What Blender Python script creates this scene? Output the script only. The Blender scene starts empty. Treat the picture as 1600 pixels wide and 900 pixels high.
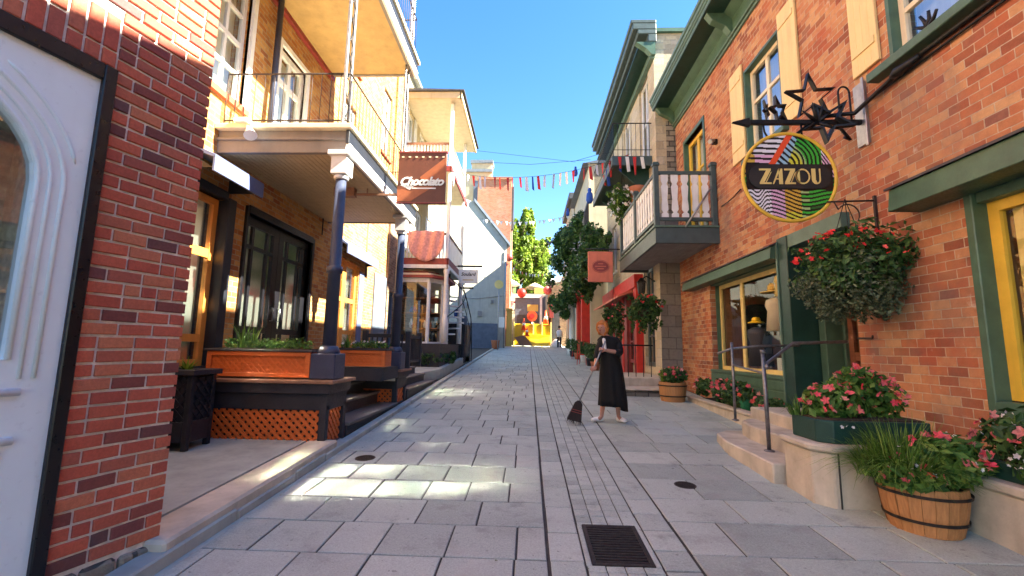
import bpy, bmesh, math, random
from mathutils import Vector, Matrix
D = bpy.data
S = bpy.context.scene
R = math.radians
rnd = random.Random(7)

# ---------------------------------------------------------------- camera, world, sun, exposure
def make_camera():
    P, ROLL, YAW = R(7.73), R(1.0), R(-2.161484727)
    f = Vector((math.sin(YAW)*math.cos(P), math.cos(YAW)*math.cos(P), math.sin(P)))
    r = Vector((math.cos(YAW), -math.sin(YAW), 0))
    u = r.cross(f)
    c, s = math.cos(ROLL), math.sin(ROLL)
    r2 = c*r + s*u; u2 = -s*r + c*u
    cam = D.cameras.new('camera'); o = D.objects.new('camera', cam); S.collection.objects.link(o)
    cam.sensor_width = 36; cam.lens = 36*700/1600; cam.clip_start = .05; cam.clip_end = 2000
    m = Matrix((r2, u2, -f)).transposed().to_4x4(); m.translation = (0, 0, 1.6)
    o.matrix_world = m; S.camera = o
make_camera()
SUN = Vector((1, -.13, .87)).normalized()          # towards the sun
w = D.worlds.new('World'); S.world = w; w.use_nodes = True
nt = w.node_tree; bg = nt.nodes['Background']
sky = nt.nodes.new('ShaderNodeTexSky'); sky.sky_type = 'NISHITA'; sky.sun_disc = False
sky.sun_elevation = math.asin(SUN.z); sky.sun_rotation = math.atan2(SUN.x, SUN.y)
sky.air_density = 1.15; sky.dust_density = .25; sky.ozone_density = 1.6; sky.altitude = 50
hs = nt.nodes.new('ShaderNodeHueSaturation'); hs.inputs['Saturation'].default_value = 1.34; hs.inputs['Hue'].default_value = .508; hs.inputs['Value'].default_value = .95
gm = nt.nodes.new('ShaderNodeGamma'); gm.inputs[1].default_value = 1.0
nt.links.new(sky.outputs[0], gm.inputs[0]); nt.links.new(gm.outputs[0], hs.inputs['Color']); nt.links.new(hs.outputs[0], bg.inputs[0]); bg.inputs[1].default_value = .045
sl = D.lights.new('sun', 'SUN'); sl.energy = 4.2; sl.angle = R(.5); sl.color = (1, .94, .76)
so = D.objects.new('sun', sl); S.collection.objects.link(so)
so.rotation_euler = SUN.to_track_quat('Z', 'Y').to_euler()
S.view_settings.view_transform = 'Standard'; S.view_settings.look = 'None'
S.view_settings.exposure = 3.45; S.view_settings.gamma = 1
S.cycles.blur_glossy = 0; S.cycles.sample_clamp_indirect = 0

# ---------------------------------------------------------------- materials
MATS = {}
def _new(name):
    m = D.materials.new(name); m.use_nodes = True
    n = m.node_tree; b = n.nodes['Principled BSDF']
    return m, n, b
def N(n, t, **kw):
    x = n.nodes.new(t)
    for k, v in kw.items():
        if hasattr(x, k) and not k.startswith('i_'): setattr(x, k, v)
    return x
def ramp(n, stops, interp='LINEAR'):
    r = n.nodes.new('ShaderNodeValToRGB'); r.color_ramp.interpolation = interp
    e = r.color_ramp.elements
    while len(e) < len(stops): e.new(.5)
    for i, (p, c) in enumerate(stops):
        e[i].position = p; e[i].color = (c[0], c[1], c[2], 1)
    return r
def mixc(n, a, b, fac, mode='MIX'):
    m = n.nodes.new('ShaderNodeMix'); m.data_type = 'RGBA'; m.blend_type = mode; L = n.links
    for sock, v in ((m.inputs[6], a), (m.inputs[7], b), (m.inputs[0], fac)):
        if hasattr(v, 'is_linked'): L.new(v, sock)
        elif isinstance(v, (int, float)): sock.default_value = v
        else: sock.default_value = (v[0], v[1], v[2], 1)
    return m.outputs[2]
def noise(n, vec, scale, detail=4, rough=.55):
    x = n.nodes.new('ShaderNodeTexNoise'); x.inputs['Scale'].default_value = scale
    x.inputs['Detail'].default_value = detail; x.inputs['Roughness'].default_value = rough
    if vec is not None: n.links.new(vec, x.inputs['Vector'])
    return x.outputs['Fac']
def mrange(n, v, a, b, c=0, d=1):
    x = n.nodes.new('ShaderNodeMapRange'); n.links.new(v, x.inputs[0])
    for i, q in enumerate((a, b, c, d)): x.inputs[i+1].default_value = q
    return x.outputs[0]
def wpos(n): return n.nodes.new('ShaderNodeNewGeometry').outputs['Position']
def uvpos(n): return n.nodes.new('ShaderNodeUVMap').outputs[0]
def bump(n, b, h, strength=.3, dist=.01):
    x = n.nodes.new('ShaderNodeBump'); x.inputs['Strength'].default_value = strength; x.inputs['Distance'].default_value = dist
    n.links.new(h, x.inputs['Height']); n.links.new(x.outputs[0], b.inputs['Normal']); return x
def scaled(n, v, s):
    m = n.nodes.new('ShaderNodeMapping'); m.inputs['Scale'].default_value = s; n.links.new(v, m.inputs[0]); return m.outputs[0]

def paint(name, col, rough=.5, var=.25, scale=6, bmp=.15, metal=0, grain=None, spec=.4, streak=.4):
    """painted / plain material: mottled tone, fine dirt, slight surface relief"""
    if name in MATS: return MATS[name]
    m, n, b = _new(name); p = wpos(n)
    f1 = noise(n, p, scale, 6); f2 = noise(n, p, scale*9, 3)
    if grain:                                   # stretched fibres / boards
        g = noise(n, scaled(n, p, grain), 1, 5); f1 = mixc(n, f1, g, .7)
    lo = [c*(1-var) for c in col]; hi = [min(1, c*(1+var*.6)) for c in col]
    c = mixc(n, lo, hi, mrange(n, f1, .3, .7))
    c = mixc(n, c, [x*.6 for x in col], mrange(n, f2, .62, .8, 0, .35))
    st = noise(n, scaled(n, p, (7, 7, .7)), 1, 4); c = mixc(n, c, [x*.55+.01 for x in col], mrange(n, st, .52, .75, 0, streak))
    n.links.new(c, b.inputs['Base Color'])
    n.links.new(mrange(n, f2, .3, .7, max(.05, rough-.1), min(1, rough+.12)), b.inputs['Roughness'])
    b.inputs['Metallic'].default_value = metal; b.inputs['Specular IOR Level'].default_value = spec
    bump(n, b, f2 if not grain else g, bmp, .004)
    MATS[name] = m; return m

def brick(name, stops, mortar, bw=.21, rh=.096, ms=.012, weather=(.5, .45, .35), wamt=.25, rough=.9, bdist=.012, big=.6, seed=0, vert=False, soot=0):
    m, n, b = _new(name); L = n.links; uv = uvpos(n)
    nz = n.nodes.new('ShaderNodeTexNoise'); nz.inputs['Scale'].default_value = 6; nz.inputs['Detail'].default_value = 3
    L.new(uv, nz.inputs['Vector'])
    va = n.nodes.new('ShaderNodeVectorMath'); va.operation = 'MULTIPLY_ADD'
    L.new(nz.outputs['Color'], va.inputs[0]); va.inputs[1].default_value = (.012, .009, 0); L.new(uv, va.inputs[2])
    vec = va.outputs[0]
    if vert:
        mp = n.nodes.new('ShaderNodeMapping'); mp.inputs['Rotation'].default_value = (0, 0, math.pi/2); L.new(vec, mp.inputs[0]); vec = mp.outputs[0]
    mp = n.nodes.new('ShaderNodeMapping'); mp.inputs['Location'].default_value = (seed*1.37, seed*.96, 0); L.new(vec, mp.inputs[0]); vec = mp.outputs[0]
    t = n.nodes.new('ShaderNodeTexBrick'); L.new(vec, t.inputs['Vector'])
    for k, v in (('Scale', 1), ('Mortar Size', ms/2), ('Mortar Smooth', .35), ('Bias', 0), ('Brick Width', bw), ('Row Height', rh)): t.inputs[k].default_value = v
    t.inputs['Color1'].default_value = (0, 0, 0, 1); t.inputs['Color2'].default_value = (1, 1, 1, 1); t.inputs['Mortar'].default_value = (.5, .5, .5, 1)
    r = ramp(n, stops); L.new(t.outputs['Color'], r.inputs[0])
    fine = noise(n, uv, 60, 4, .7); mid = noise(n, uv, 14, 4); lar = noise(n, uv, big, 5, .6)
    c = mixc(n, r.outputs[0], [.35]*3, mrange(n, mid, .45, .75, 0, .28), 'MULTIPLY')
    c = mixc(n, c, [1.5, 1.35, 1.2], mrange(n, fine, .5, .8, 0, .5), 'MULTIPLY')
    mo = mixc(n, mortar, [x*.6 for x in mortar], mrange(n, mid, .3, .7))
    c = mixc(n, c, mo, t.outputs['Fac'])
    c = mixc(n, c, weather, mrange(n, lar, .5, .75, 0, wamt))
    if soot:
        s1 = noise(n, scaled(n, uv, (1, .35, 1)), 1.1, 5, .65); c = mixc(n, c, [x*.4 for x in (.5, .35, .3)], mrange(n, s1, .5, .72, 0, soot))
        s2 = noise(n, uv, 4.5, 4, .6); c = mixc(n, c, (.62, .52, .42), mrange(n, s2, .64, .74, 0, .55))
        s3 = noise(n, uv, 2.2, 4, .6); c = mixc(n, c, (.42, .1, .05), mrange(n, s3, .5, .7, 0, soot*.8))
    L.new(c, b.inputs['Base Color']); b.inputs['Roughness'].default_value = rough; b.inputs['Specular IOR Level'].default_value = .2
    h = n.nodes.new('ShaderNodeMath'); h.operation = 'MULTIPLY_ADD'; L.new(t.outputs['Fac'], h.inputs[0]); h.inputs[1].default_value = -1
    h2 = n.nodes.new('ShaderNodeMath'); h2.operation = 'MULTIPLY'; L.new(fine, h2.inputs[0]); h2.inputs[1].default_value = .5
    L.new(h2.outputs[0], h.inputs[2]); bump(n, b, h.outputs[0], .8, bdist)
    MATS[name] = m; return m

def stone(name, cols, mortar, bw=.5, rh=.25, ms=.02, rough=.9, bdist=.03, seed=0):
    return brick(name, cols, mortar, bw, rh, ms, wamt=.2, rough=rough, bdist=bdist, seed=seed, weather=(.3, .28, .24))

def island(name, stops, rough=.8, fine=40, bmp=.4, spec=.3, dist=.003, speck=None, trans=0, coord=None):
    """colour picked per loose piece of the mesh (bricks, slabs, leaves, petals)"""
    m, n, b = _new(name); L = n.links
    g = n.nodes.new('ShaderNodeNewGeometry'); r = ramp(n, stops); L.new(g.outputs['Random Per Island'], r.inputs[0])
    f = noise(n, g.outputs['Position'], fine, 5, .7); f2 = noise(n, g.outputs['Position'], 1.3, 5)
    c = mixc(n, r.outputs[0], [.45]*3, mrange(n, f, .45, .8, 0, .5), 'MULTIPLY')
    c = mixc(n, c, [1.4]*3, mrange(n, f, .5, .25, 0, .4), 'MULTIPLY')
    c = mixc(n, c, [.6, .58, .55], mrange(n, f2, .5, .7, 0, .35), 'MULTIPLY')
    if speck:
        f3 = noise(n, g.outputs['Position'], speck, 2, .8); c = mixc(n, c, [.3]*3, mrange(n, f3, .6, .68, 0, .5), 'MULTIPLY')
        c = mixc(n, c, [1.7]*3, mrange(n, f3, .4, .3, 0, .5), 'MULTIPLY')
    L.new(c, b.inputs['Base Color']); b.inputs['Roughness'].default_value = rough; b.inputs['Specular IOR Level'].default_value = spec
    if bmp: bump(n, b, f, bmp, dist)
    if trans:
        tr = n.nodes.new('ShaderNodeBsdfTranslucent'); L.new(c, tr.inputs[0]); mx = n.nodes.new('ShaderNodeMixShader')
        mx.inputs[0].default_value = trans; L.new(b.outputs[0], mx.inputs[1]); L.new(tr.outputs[0], mx.inputs[2])
        L.new(mx.outputs[0], n.nodes['Material Output'].inputs[0])
    MATS[name] = m; return m

def granite(name, stops):
    m = island(name, stops, .66, 70, .45, spec=.4, dist=.003, speck=170); n = m.node_tree; b = n.nodes['Principled BSDF']; L = n.links
    src = b.inputs['Base Color'].links[0].from_socket; p = wpos(n)
    c = mixc(n, src, (.09, .09, .085), mrange(n, noise(n, p, 4.2, 6, .65), .54, .74, 0, .5))
    c = mixc(n, c, (.55, .54, .5), mrange(n, noise(n, p, 2.1, 6, .6), .56, .72, 0, .3))
    c = mixc(n, c, (.11, .11, .1), mrange(n, noise(n, p, 24, 3, .6), .66, .72, 0, .6))
    v = n.nodes.new('ShaderNodeTexVoronoi'); v.inputs['Scale'].default_value = 2.6; L.new(p, v.inputs['Vector'])
    c = mixc(n, c, (.07, .07, .065), mrange(n, v.outputs['Distance'], .03, .045, .75, 0))
    L.new(c, b.inputs['Base Color']); return m

def glass(name, tint=(.85, .9, .9), refl=.08, rough=.0, wav=.02):
    m = D.materials.new(name); m.use_nodes = True; n = m.node_tree; n.nodes.clear(); L = n.links
    out = n.nodes.new('ShaderNodeOutputMaterial'); tr = n.nodes.new('ShaderNodeBsdfTransparent'); tr.inputs[0].default_value = (*tint, 1)
    gl = n.nodes.new('ShaderNodeBsdfGlossy'); gl.inputs['Roughness'].default_value = rough
    ge = n.nodes.new('ShaderNodeNewGeometry'); dt = n.nodes.new('ShaderNodeVectorMath'); dt.operation = 'DOT_PRODUCT'; L.new(ge.outputs['Normal'], dt.inputs[0]); L.new(ge.outputs['Incoming'], dt.inputs[1])
    def mt(op, x, y=None):
        q = n.nodes.new('ShaderNodeMath'); q.operation = op; q.use_clamp = op == 'ADD'
        for i_, v in enumerate((x, y)):
            if v is None: continue
            if hasattr(v, 'is_linked'): L.new(v, q.inputs[i_])
            else: q.inputs[i_].default_value = v
        return q.outputs[0]
    a_ = mt('ADD', mt('MULTIPLY', mt('POWER', mt('SUBTRACT', 1.0, mt('ABSOLUTE', dt.outputs['Value'])), 5.0), .9), .05+refl)
    nz = noise(n, wpos(n), 2.5, 1); bp = n.nodes.new('ShaderNodeBump'); bp.inputs['Strength'].default_value = wav; bp.inputs['Distance'].default_value = .045
    L.new(nz, bp.inputs['Height']); L.new(bp.outputs[0], gl.inputs['Normal'])
    mx = n.nodes.new('ShaderNodeMixShader'); L.new(a_, mx.inputs[0]); L.new(tr.outputs[0], mx.inputs[1]); L.new(gl.outputs[0], mx.inputs[2])
    L.new(mx.outputs[0], out.inputs[0]); MATS[name] = m; return m

# ---------------------------------------------------------------- mesh helpers
class Frame:
    """wall frame: a runs along the wall, b is world height, c points out of the wall"""
    def __init__(s, o, t, n): s.o = Vector(o); s.t = Vector(t); s.n = Vector(n)
    def __call__(s, a, b, c): return s.o + s.t*a + s.n*c + Vector((0, 0, b))
ID = Frame((0, 0, 0), (1, 0, 0), (0, 1, 0))
SPLIT = {'skirt', 'cap', 'post', 'shutter', 'window', 'bracket', 'leg', 'pilaster', 'floor', 'red_edge', 'lower_post', 'door', 'stem', 'upright', 'handle', 'casing', 'door_casing', 'wall_lamp', 'tread', 'riser', 'step', 'pillar', 'side_wall', 'stone_block', 'rail', 'fascia', 'shelves', 'soil', 'pipe', 'hanger', 'interior_panel', 'roof_fascia', 'frame_post', 'window_surround', 'door_surround', 'wall_plate', 'panel', 'brown_board', 'cable', 'ears', 'eyes', 'battens', 'display_shelf', 'stubs', 'door_frame', 'threshold', 'foundation'}
class MB:
    def __init__(s, F=None): s.v = []; s.f = []; s.F = F; s.smooth = []; s.cols = None
    def p(s, q):
        q = tuple(q)
        s.v.append(tuple(s.F(q[0], q[1], q[2])) if s.F else q); return len(s.v)-1
    def poly(s, pts, sm=False):
        s.f.append([s.p(q) for q in pts]); s.smooth.append(sm); return s
    def box(s, x0, x1, y0, y1, z0, z1):
        i = [s.p(q) for q in ((x0,y0,z0),(x1,y0,z0),(x1,y1,z0),(x0,y1,z0),(x0,y0,z1),(x1,y0,z1),(x1,y1,z1),(x0,y1,z1))]
        for q in ((0,3,2,1),(4,5,6,7),(0,1,5,4),(1,2,6,5),(2,3,7,6),(3,0,4,7)): s.f.append([i[k] for k in q]); s.smooth.append(False)
        return s
    def prism(s, poly, vec):
        """polygon of points swept along vec, closed"""
        v = Vector(vec); a = [s.p(q) for q in poly]; n = len(a)
        if s.F: b = [len(s.v)+k for k in range(n)]; s.v += [tuple(s.F(*(Vector(q)+v))) for q in poly]
        else: b = [s.p(Vector(q)+v) for q in poly]
        s.f += [a[::-1], b]; s.smooth += [False, False]
        for k in range(n): s.f.append([a[k], a[(k+1) % n], b[(k+1) % n], b[k]]); s.smooth.append(False)
        return s
    def cyl(s, p0, p1, r0, r1=None, n=10, caps=True):
        return s.tube([p0, p1], [r0, r0 if r1 is None else r1], n, caps)
    def tube(s, path, r, n=8, caps=True):
        P = [Vector(s.F(*q)) if s.F else Vector(q) for q in path]; r = r if isinstance(r, (list, tuple)) else [r]*len(P)
        base = len(s.v); up = None
        for k, q in enumerate(P):
            d = (P[min(k+1, len(P)-1)] - P[max(k-1, 0)]); d = d.normalized() if d.length > 1e-9 else Vector((0, 0, 1))
            if up is None: up = Vector((0, 0, 1)) if abs(d.z) < .9 else Vector((0, 1, 0))
            e = d.cross(up).normalized(); g = e.cross(d).normalized(); up = g
            for j in range(n):
                t = 2*math.pi*(j+.5)/n; s.v.append(tuple(q + (e*math.cos(t) + g*math.sin(t))*r[k]))
        for k in range(len(P)-1):
            for j in range(n):
                a = base+k*n+j; b = base+k*n+(j+1) % n; s.f.append([a, b, b+n, a+n]); s.smooth.append(n > 4)
        if caps:
            s.f.append([base+j for j in range(n)][::-1]); s.smooth.append(False)
            s.f.append([base+(len(P)-1)*n+j for j in range(n)]); s.smooth.append(False)
        return s
    def lathe(s, c, prof, n=20, axis=None, sq=False):
        """prof: list of (radius, height); about a vertical axis through c"""
        base = len(s.v); c = Vector(c)
        for r, h in prof:
            for j in range(n):
                t = 2*math.pi*(j+.5)/n; q = (c.x+r*math.cos(t), c.y+r*math.sin(t), c.z+h)
                s.v.append(tuple(s.F(*q)) if s.F else q)
        for k in range(len(prof)-1):
            for j in range(n):
                a = base+k*n+j; b = base+k*n+(j+1) % n; s.f.append([a, b, b+n, a+n]); s.smooth.append(n > 6)
        s.f.append([base+j for j in range(n)][::-1]); s.smooth.append(False)
        s.f.append([base+(len(prof)-1)*n+j for j in range(n)]); s.smooth.append(False)
        return s
    def clusters(s, tol=.015):
        """split into pieces that do not touch one another"""
        par = list(range(len(s.v)))
        def find(a):
            while par[a] != a: par[a] = par[par[a]]; a = par[a]
            return a
        for f in s.f:
            for k in f[1:]: par[find(k)] = find(f[0])
        comp = {}
        for k, f in enumerate(s.f): comp.setdefault(find(f[0]), []).append(k)
        L = []
        for fs in comp.values():
            P = [s.v[i] for k in fs for i in s.f[k]]; L.append([fs, [min(q[i] for q in P) for i in range(3)], [max(q[i] for q in P) for i in range(3)]])
        ch = True
        while ch:
            ch = False
            for i in range(len(L)):
                for j in range(i+1, len(L)):
                    if all(L[i][1][k]-tol <= L[j][2][k] and L[j][1][k]-tol <= L[i][2][k] for k in range(3)):
                        L[i] = [L[i][0]+L[j][0], [min(L[i][1][k], L[j][1][k]) for k in range(3)], [max(L[i][2][k], L[j][2][k]) for k in range(3)]]; del L[j]; ch = True; break
                if ch: break
        out = []
        for fs, _, _ in L:
            q = MB(); mp = {}
            for k in sorted(fs):
                for i in s.f[k]:
                    if i not in mp: mp[i] = len(q.v); q.v.append(s.v[i])
                q.f.append([mp[i] for i in s.f[k]]); q.smooth.append(s.smooth[k])
            out.append(q)
        return out
    def build(s, name, m, parent=None, origin=None, bevel=0, recalc=True, label=None, cat=None, group=None, kind=None):
        if name in SPLIT and parent is not None:
            C_ = s.clusters()
            if len(C_) > 1: return [q._build(name, m, parent, origin, bevel, recalc, label, cat, group, kind) for q in C_][0]
        return s._build(name, m, parent, origin, bevel, recalc, label, cat, group, kind)
    def _build(s, name, m, parent=None, origin=None, bevel=0, recalc=True, label=None, cat=None, group=None, kind=None):
        me = D.meshes.new(name); o = D.objects.new(name, me); S.collection.objects.link(o)
        off = Vector((0, 0, 0))
        if parent is not None:
            o.parent = parent; q = parent
            while q is not None: off += q.location; q = q.parent
        elif origin is not None: off = Vector(origin); o.location = off
        elif s.v:
            n = len(s.v); zs = min(v[2] for v in s.v)
            xs = [v[0] for v in s.v]; ys = [v[1] for v in s.v]; off = Vector(((min(xs)+max(xs))/2, (min(ys)+max(ys))/2, zs)); o.location = off
        me.from_pydata([(v[0]-off.x, v[1]-off.y, v[2]-off.z) for v in s.v], [], s.f)
        me.polygons.foreach_set('use_smooth', s.smooth)
        if recalc:
            bm = bmesh.new(); bm.from_mesh(me); bmesh.ops.recalc_face_normals(bm, faces=bm.faces); bm.to_mesh(me); bm.free()
        uv = me.uv_layers.new(name='UVMap')
        for pl in me.polygons:
            nn = pl.normal
            if abs(nn.z) > .75:
                for li in pl.loop_indices:
                    v = me.vertices[me.loops[li].vertex_index].co; uv.data[li].uv = (v.x+off.x, v.y+off.y)
            else:
                tx, ty = -nn.y, nn.x; l = math.hypot(tx, ty) or 1; tx /= l; ty /= l
                for li in pl.loop_indices:
                    v = me.vertices[me.loops[li].vertex_index].co; uv.data[li].uv = (tx*(v.x+off.x)+ty*(v.y+off.y), v.z+off.z)
        me.materials.append(m if not isinstance(m, str) else MATS[m])
        if bevel:
            b = o.modifiers.new('bevel', 'BEVEL'); b.width = bevel; b.segments = 1; b.limit_method = 'ANGLE'; b.angle_limit = R(40)
        tag(o, label, cat, group, kind)
        return o
def tag(o, label=None, cat=None, group=None, kind=None):
    if label: o['label'] = label
    if cat: o['category'] = cat
    if group: o['group'] = group
    if kind: o['kind'] = kind
    return o
def thing(name, loc, label, cat, group=None):
    o = D.objects.new(name, None); S.collection.objects.link(o); o.location = loc; o.empty_display_size = .2
    return tag(o, label, cat, group)
def dup(o, loc=None, label=None, parent=None):
    c = o.copy(); S.collection.objects.link(c)
    if parent is not None: c.parent = parent
    if loc is not None: c.location = loc
    if label: c['label'] = label
    for ch in [x for x in D.objects if x.parent == o]: dup(ch, parent=c)
    return c
def gz(y): return .05*y

def wall(F, parent, m, a0, a1, b0, b1, holes, t=.25, name='wall', c0=0):
    """wall slab with rectangular openings (a0,a1,b0,b1); front face at c0"""
    A = sorted(set([a0, a1]+[min(max(h[k], a0), a1) for h in holes for k in (0, 1)])); mb = MB(F)
    for i in range(len(A)-1):
        x0, x1 = A[i], A[i+1]; xm = (x0+x1)/2
        cut = sorted([(max(h[2], b0), min(h[3], b1)) for h in holes if h[0] < xm < h[1]]); z = b0
        for c in cut:
            if c[0] > z+1e-4: fbox(mb, x0, x1, z, c[0], c0-t, c0)
            z = max(z, c[1])
        if z < b1-1e-4: fbox(mb, x0, x1, z, b1, c0-t, c0)
    return mb.build(name, m, parent)
def fbox(mb, a0, a1, b0, b1, c0, c1):
    """box in wall-frame coordinates (along, height, out)"""
    i = [mb.p(q) for q in ((a0,b0,c0),(a1,b0,c0),(a1,b0,c1),(a0,b0,c1),(a0,b1,c0),(a1,b1,c0),(a1,b1,c1),(a0,b1,c1))]
    for q in ((0,3,2,1),(4,5,6,7),(0,1,5,4),(1,2,6,5),(2,3,7,6),(3,0,4,7)): mb.f.append([i[k] for k in q]); mb.smooth.append(False)
    return mb
def window(F, parent, a0, a1, b0, b1, m='white_trim', fw=.06, dep=.12, mull=(), trans=(), pane='pane_glass', sill=None, name='window', bar=.025, backing=None, sm=None):
    """frame part > pane and sill sub-parts.  mull/trans: bar positions as fractions"""
    mb = MB(F); c1 = -dep; c0 = c1-.06
    for q in ((a0, a0+fw, b0, b1), (a1-fw, a1, b0, b1), (a0+fw, a1-fw, b0, b0+fw), (a0+fw, a1-fw, b1-fw, b1)): fbox(mb, *q, c0, c1)
    for k in mull:
        wd = bar if not isinstance(k, tuple) else k[1]; k = k if not isinstance(k, tuple) else k[0]
        x = a0+(a1-a0)*k; fbox(mb, x-wd, x+wd, b0+fw, b1-fw, c0+.012, c1-.008)
    for k in trans:
        wd = bar if not isinstance(k, tuple) else k[1]; k = k if not isinstance(k, tuple) else k[0]
        z = b0+(b1-b0)*k; fbox(mb, a0+fw, a1-fw, z-wd, z+wd, c0+.009, c1-.005)
    fr = mb.build(name, m, parent)
    g = MB(F); g.poly([(a0+fw-.01, b0+fw-.01, c0+.028), (a1-fw+.01, b0+fw-.01, c0+.028), (a1-fw+.01, b1-fw+.01, c0+.028), (a0+fw-.01, b1-fw+.01, c0+.028)]); g.build('pane', pane, fr, recalc=False)
    if backing:
        g = MB(F); fbox(g, a0+fw*.5, a1-fw*.5, b0+fw*.5, b1-fw*.5, c0-.12, c0-.1); g.build('curtain', backing, fr)
    if sill:
        sx, sh, sd = sill; g = MB(F); fbox(g, a0-sx, a1+sx, b0-sh, b0, -.02, sd); g.build('sill', sm or m, fr)
    return fr

def leaves(mb, c, rad, n, size, rg, shell=.55, up=.3, squash=None, droop=0, aspect=.5, clump=0):
    """n loose leaf blades through an ellipsoid volume, denser towards its surface"""
    c = Vector(c); cl = None
    if clump:
        cl = []
        for _ in range(clump):
            d = Vector((rg.gauss(0, 1), rg.gauss(0, 1), rg.gauss(0, 1))).normalized()
            q = rg.uniform(.45, .98); cl.append((Vector((d.x*rad[0]*q, d.y*rad[1]*q, d.z*rad[2]*q)), rg.uniform(.22, .42)))
    for _ in range(n):
        if cl:
            k, cr = rg.choice(cl); d = Vector((rg.gauss(0, 1), rg.gauss(0, 1), rg.gauss(0, 1))).normalized()*rg.random()**.4*cr
            q = c + k + Vector((d.x*rad[0], d.y*rad[1], d.z*rad[2])); d = (q-c).normalized() if (q-c).length > 1e-5 else Vector((0, 0, 1))
        else:
            d = Vector((rg.gauss(0, 1), rg.gauss(0, 1), rg.gauss(0, 1))).normalized(); t = shell+(1-shell)*rg.random()**.6 if rg.random() < .8 else rg.random()
            t *= 1+.12*math.sin(d.x*7+d.y*5)*math.sin(d.z*6+2); q = c + Vector((d.x*rad[0], d.y*rad[1], d.z*rad[2]))*t
        s = size*rg.uniform(.6, 1.35)
        nrm = (d*.8 + Vector((rg.gauss(0, .6), rg.gauss(0, .6), rg.gauss(0, .6)+up))).normalized()
        tn = nrm.cross(Vector((rg.gauss(0, 1), rg.gauss(0, 1), rg.gauss(0, 1)))).normalized(); bn = nrm.cross(tn)
        q = q - Vector((0, 0, droop*rg.random()))
        a = q-tn*s; b = q+bn*s*aspect+nrm*s*.12; e = q+tn*s; f = q-bn*s*aspect+nrm*s*.12
        i = [mb.p(x) for x in (a, b, e, f)]; mb.f += [[i[0], i[1], i[2]], [i[0], i[2], i[3]]]; mb.smooth += [False, False]
def blossoms(mb, pts, size, rg, petals=5):
    for q in pts:
        q = Vector(q); s = size*rg.uniform(.7, 1.25); nrm = Vector((rg.gauss(0, .5), rg.gauss(0, .5)-.5, rg.gauss(.5, .4))).normalized()
        t = nrm.orthogonal().normalized(); b = nrm.cross(t); c0 = mb.p(q)
        ring = []
        m_ = petals*3; rot = rg.random()*6
        for k in range(m_):
            an = 2*math.pi*k/m_; rr = s*(.62, 1, .95)[k % 3]*rg.uniform(.85, 1.1); an += rot; ring.append(mb.p(q+(t*math.cos(an)+b*math.sin(an))*rr+nrm*s*rg.uniform(.0, .5)))
        for k in range(m_): mb.f.append([c0, ring[k], ring[(k+1) % m_]]); mb.smooth.append(False)
def shell_pts(c, rad, n, rg, fn=None):
    out = []
    while len(out) < n:
        d = Vector((rg.gauss(0, 1), rg.gauss(0, 1), rg.gauss(0, 1))).normalized()
        if fn and not fn(d): continue
        q = rg.uniform(.9, 1.05); out.append((c[0]+d.x*rad[0]*q, c[1]+d.y*rad[1]*q, c[2]+d.z*rad[2]*q))
    return out
def blades(mb, c, n, length, rg, width=.012, spread=.6, base=.1):
    """arching grass-like blades from a tuft"""
    for _ in range(n):
        an = rg.uniform(0, 2*math.pi); L = length*rg.uniform(.5, 1.15); sp = rg.uniform(.2, 1)*spread
        p = Vector((c[0]+math.cos(an)*base*rg.random(), c[1]+math.sin(an)*base*rg.random(), c[2])); h = Vector((math.cos(an), math.sin(an), 0)); sd = Vector((-h.y, h.x, 0))
        prev = None
        for k in range(5):
            t = k/4; q = p + h*(L*sp*t**1.4) + Vector((0, 0, L*(t*1.1-.75*sp*1.3*t*t))); wd = width*(1-t*.92)
            cur = (mb.p(q-sd*wd), mb.p(q+sd*wd))
            if prev: mb.f.append([prev[0], prev[1], cur[1], cur[0]]); mb.smooth.append(False)
            prev = cur
def text_mesh(s, size, shear=0, offset=0, extrude=.004, space=1):
    cu = D.curves.new('lettering', 'FONT'); cu.body = s; cu.size = size; cu.align_x = 'CENTER'; cu.align_y = 'CENTER'
    cu.shear = shear; cu.offset = offset; cu.extrude = extrude; cu.space_character = space; cu.resolution_u = 3
    o = D.objects.new('lettering', cu); S.collection.objects.link(o)
    me = D.meshes.new_from_object(o.evaluated_get(bpy.context.evaluated_depsgraph_get())); D.objects.remove(o); return me
def lettering(s, size, loc, m, parent, rot=(R(90), 0, 0), name='lettering', **kw):
    me = text_mesh(s, size, **kw); off = Vector((0, 0, 0)); q = parent
    while q is not None: off += q.location; q = q.parent
    M = Matrix.Translation(Vector(loc)-off) @ __import__('mathutils').Euler(rot).to_matrix().to_4x4(); me.transform(M)
    me.materials.clear(); me.materials.append(MATS[m]); o = D.objects.new(name, me); S.collection.objects.link(o); o.parent = parent; return o
# ---------------------------------------------------------------- palette
brick('brick_orange', [(0, (.36,.13,.04)), (.35, (.46,.21,.06)), (.7, (.55,.31,.1)), (1, (.3,.1,.04))], (.5,.42,.26), .205, .078, .012, weather=(.6,.42,.18), wamt=.35, seed=2)
brick('brick_right', [(0, (.22,.075,.045)), (.2, (.37,.13,.065)), (.45, (.46,.21,.1)), (.7, (.52,.3,.15)), (.85,(.42,.14,.065)), (1, (.22,.1,.075))], (.6,.47,.33), .215, .0955, .012, weather=(.62,.3,.13), wamt=.45, seed=5, bdist=.014, big=.9, soot=.75)
brick('brick_brown', [(0, (.16,.09,.05)), (.5, (.25,.15,.09)), (1, (.32,.2,.12))], (.35,.3,.24), .21, .08, .012, seed=3)
brick('brick_tower', [(0, (.4,.13,.07)), (.5, (.5,.2,.11)), (1, (.42,.2,.13))], (.5,.36,.26), .23, .085, .014, seed=1)
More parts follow.
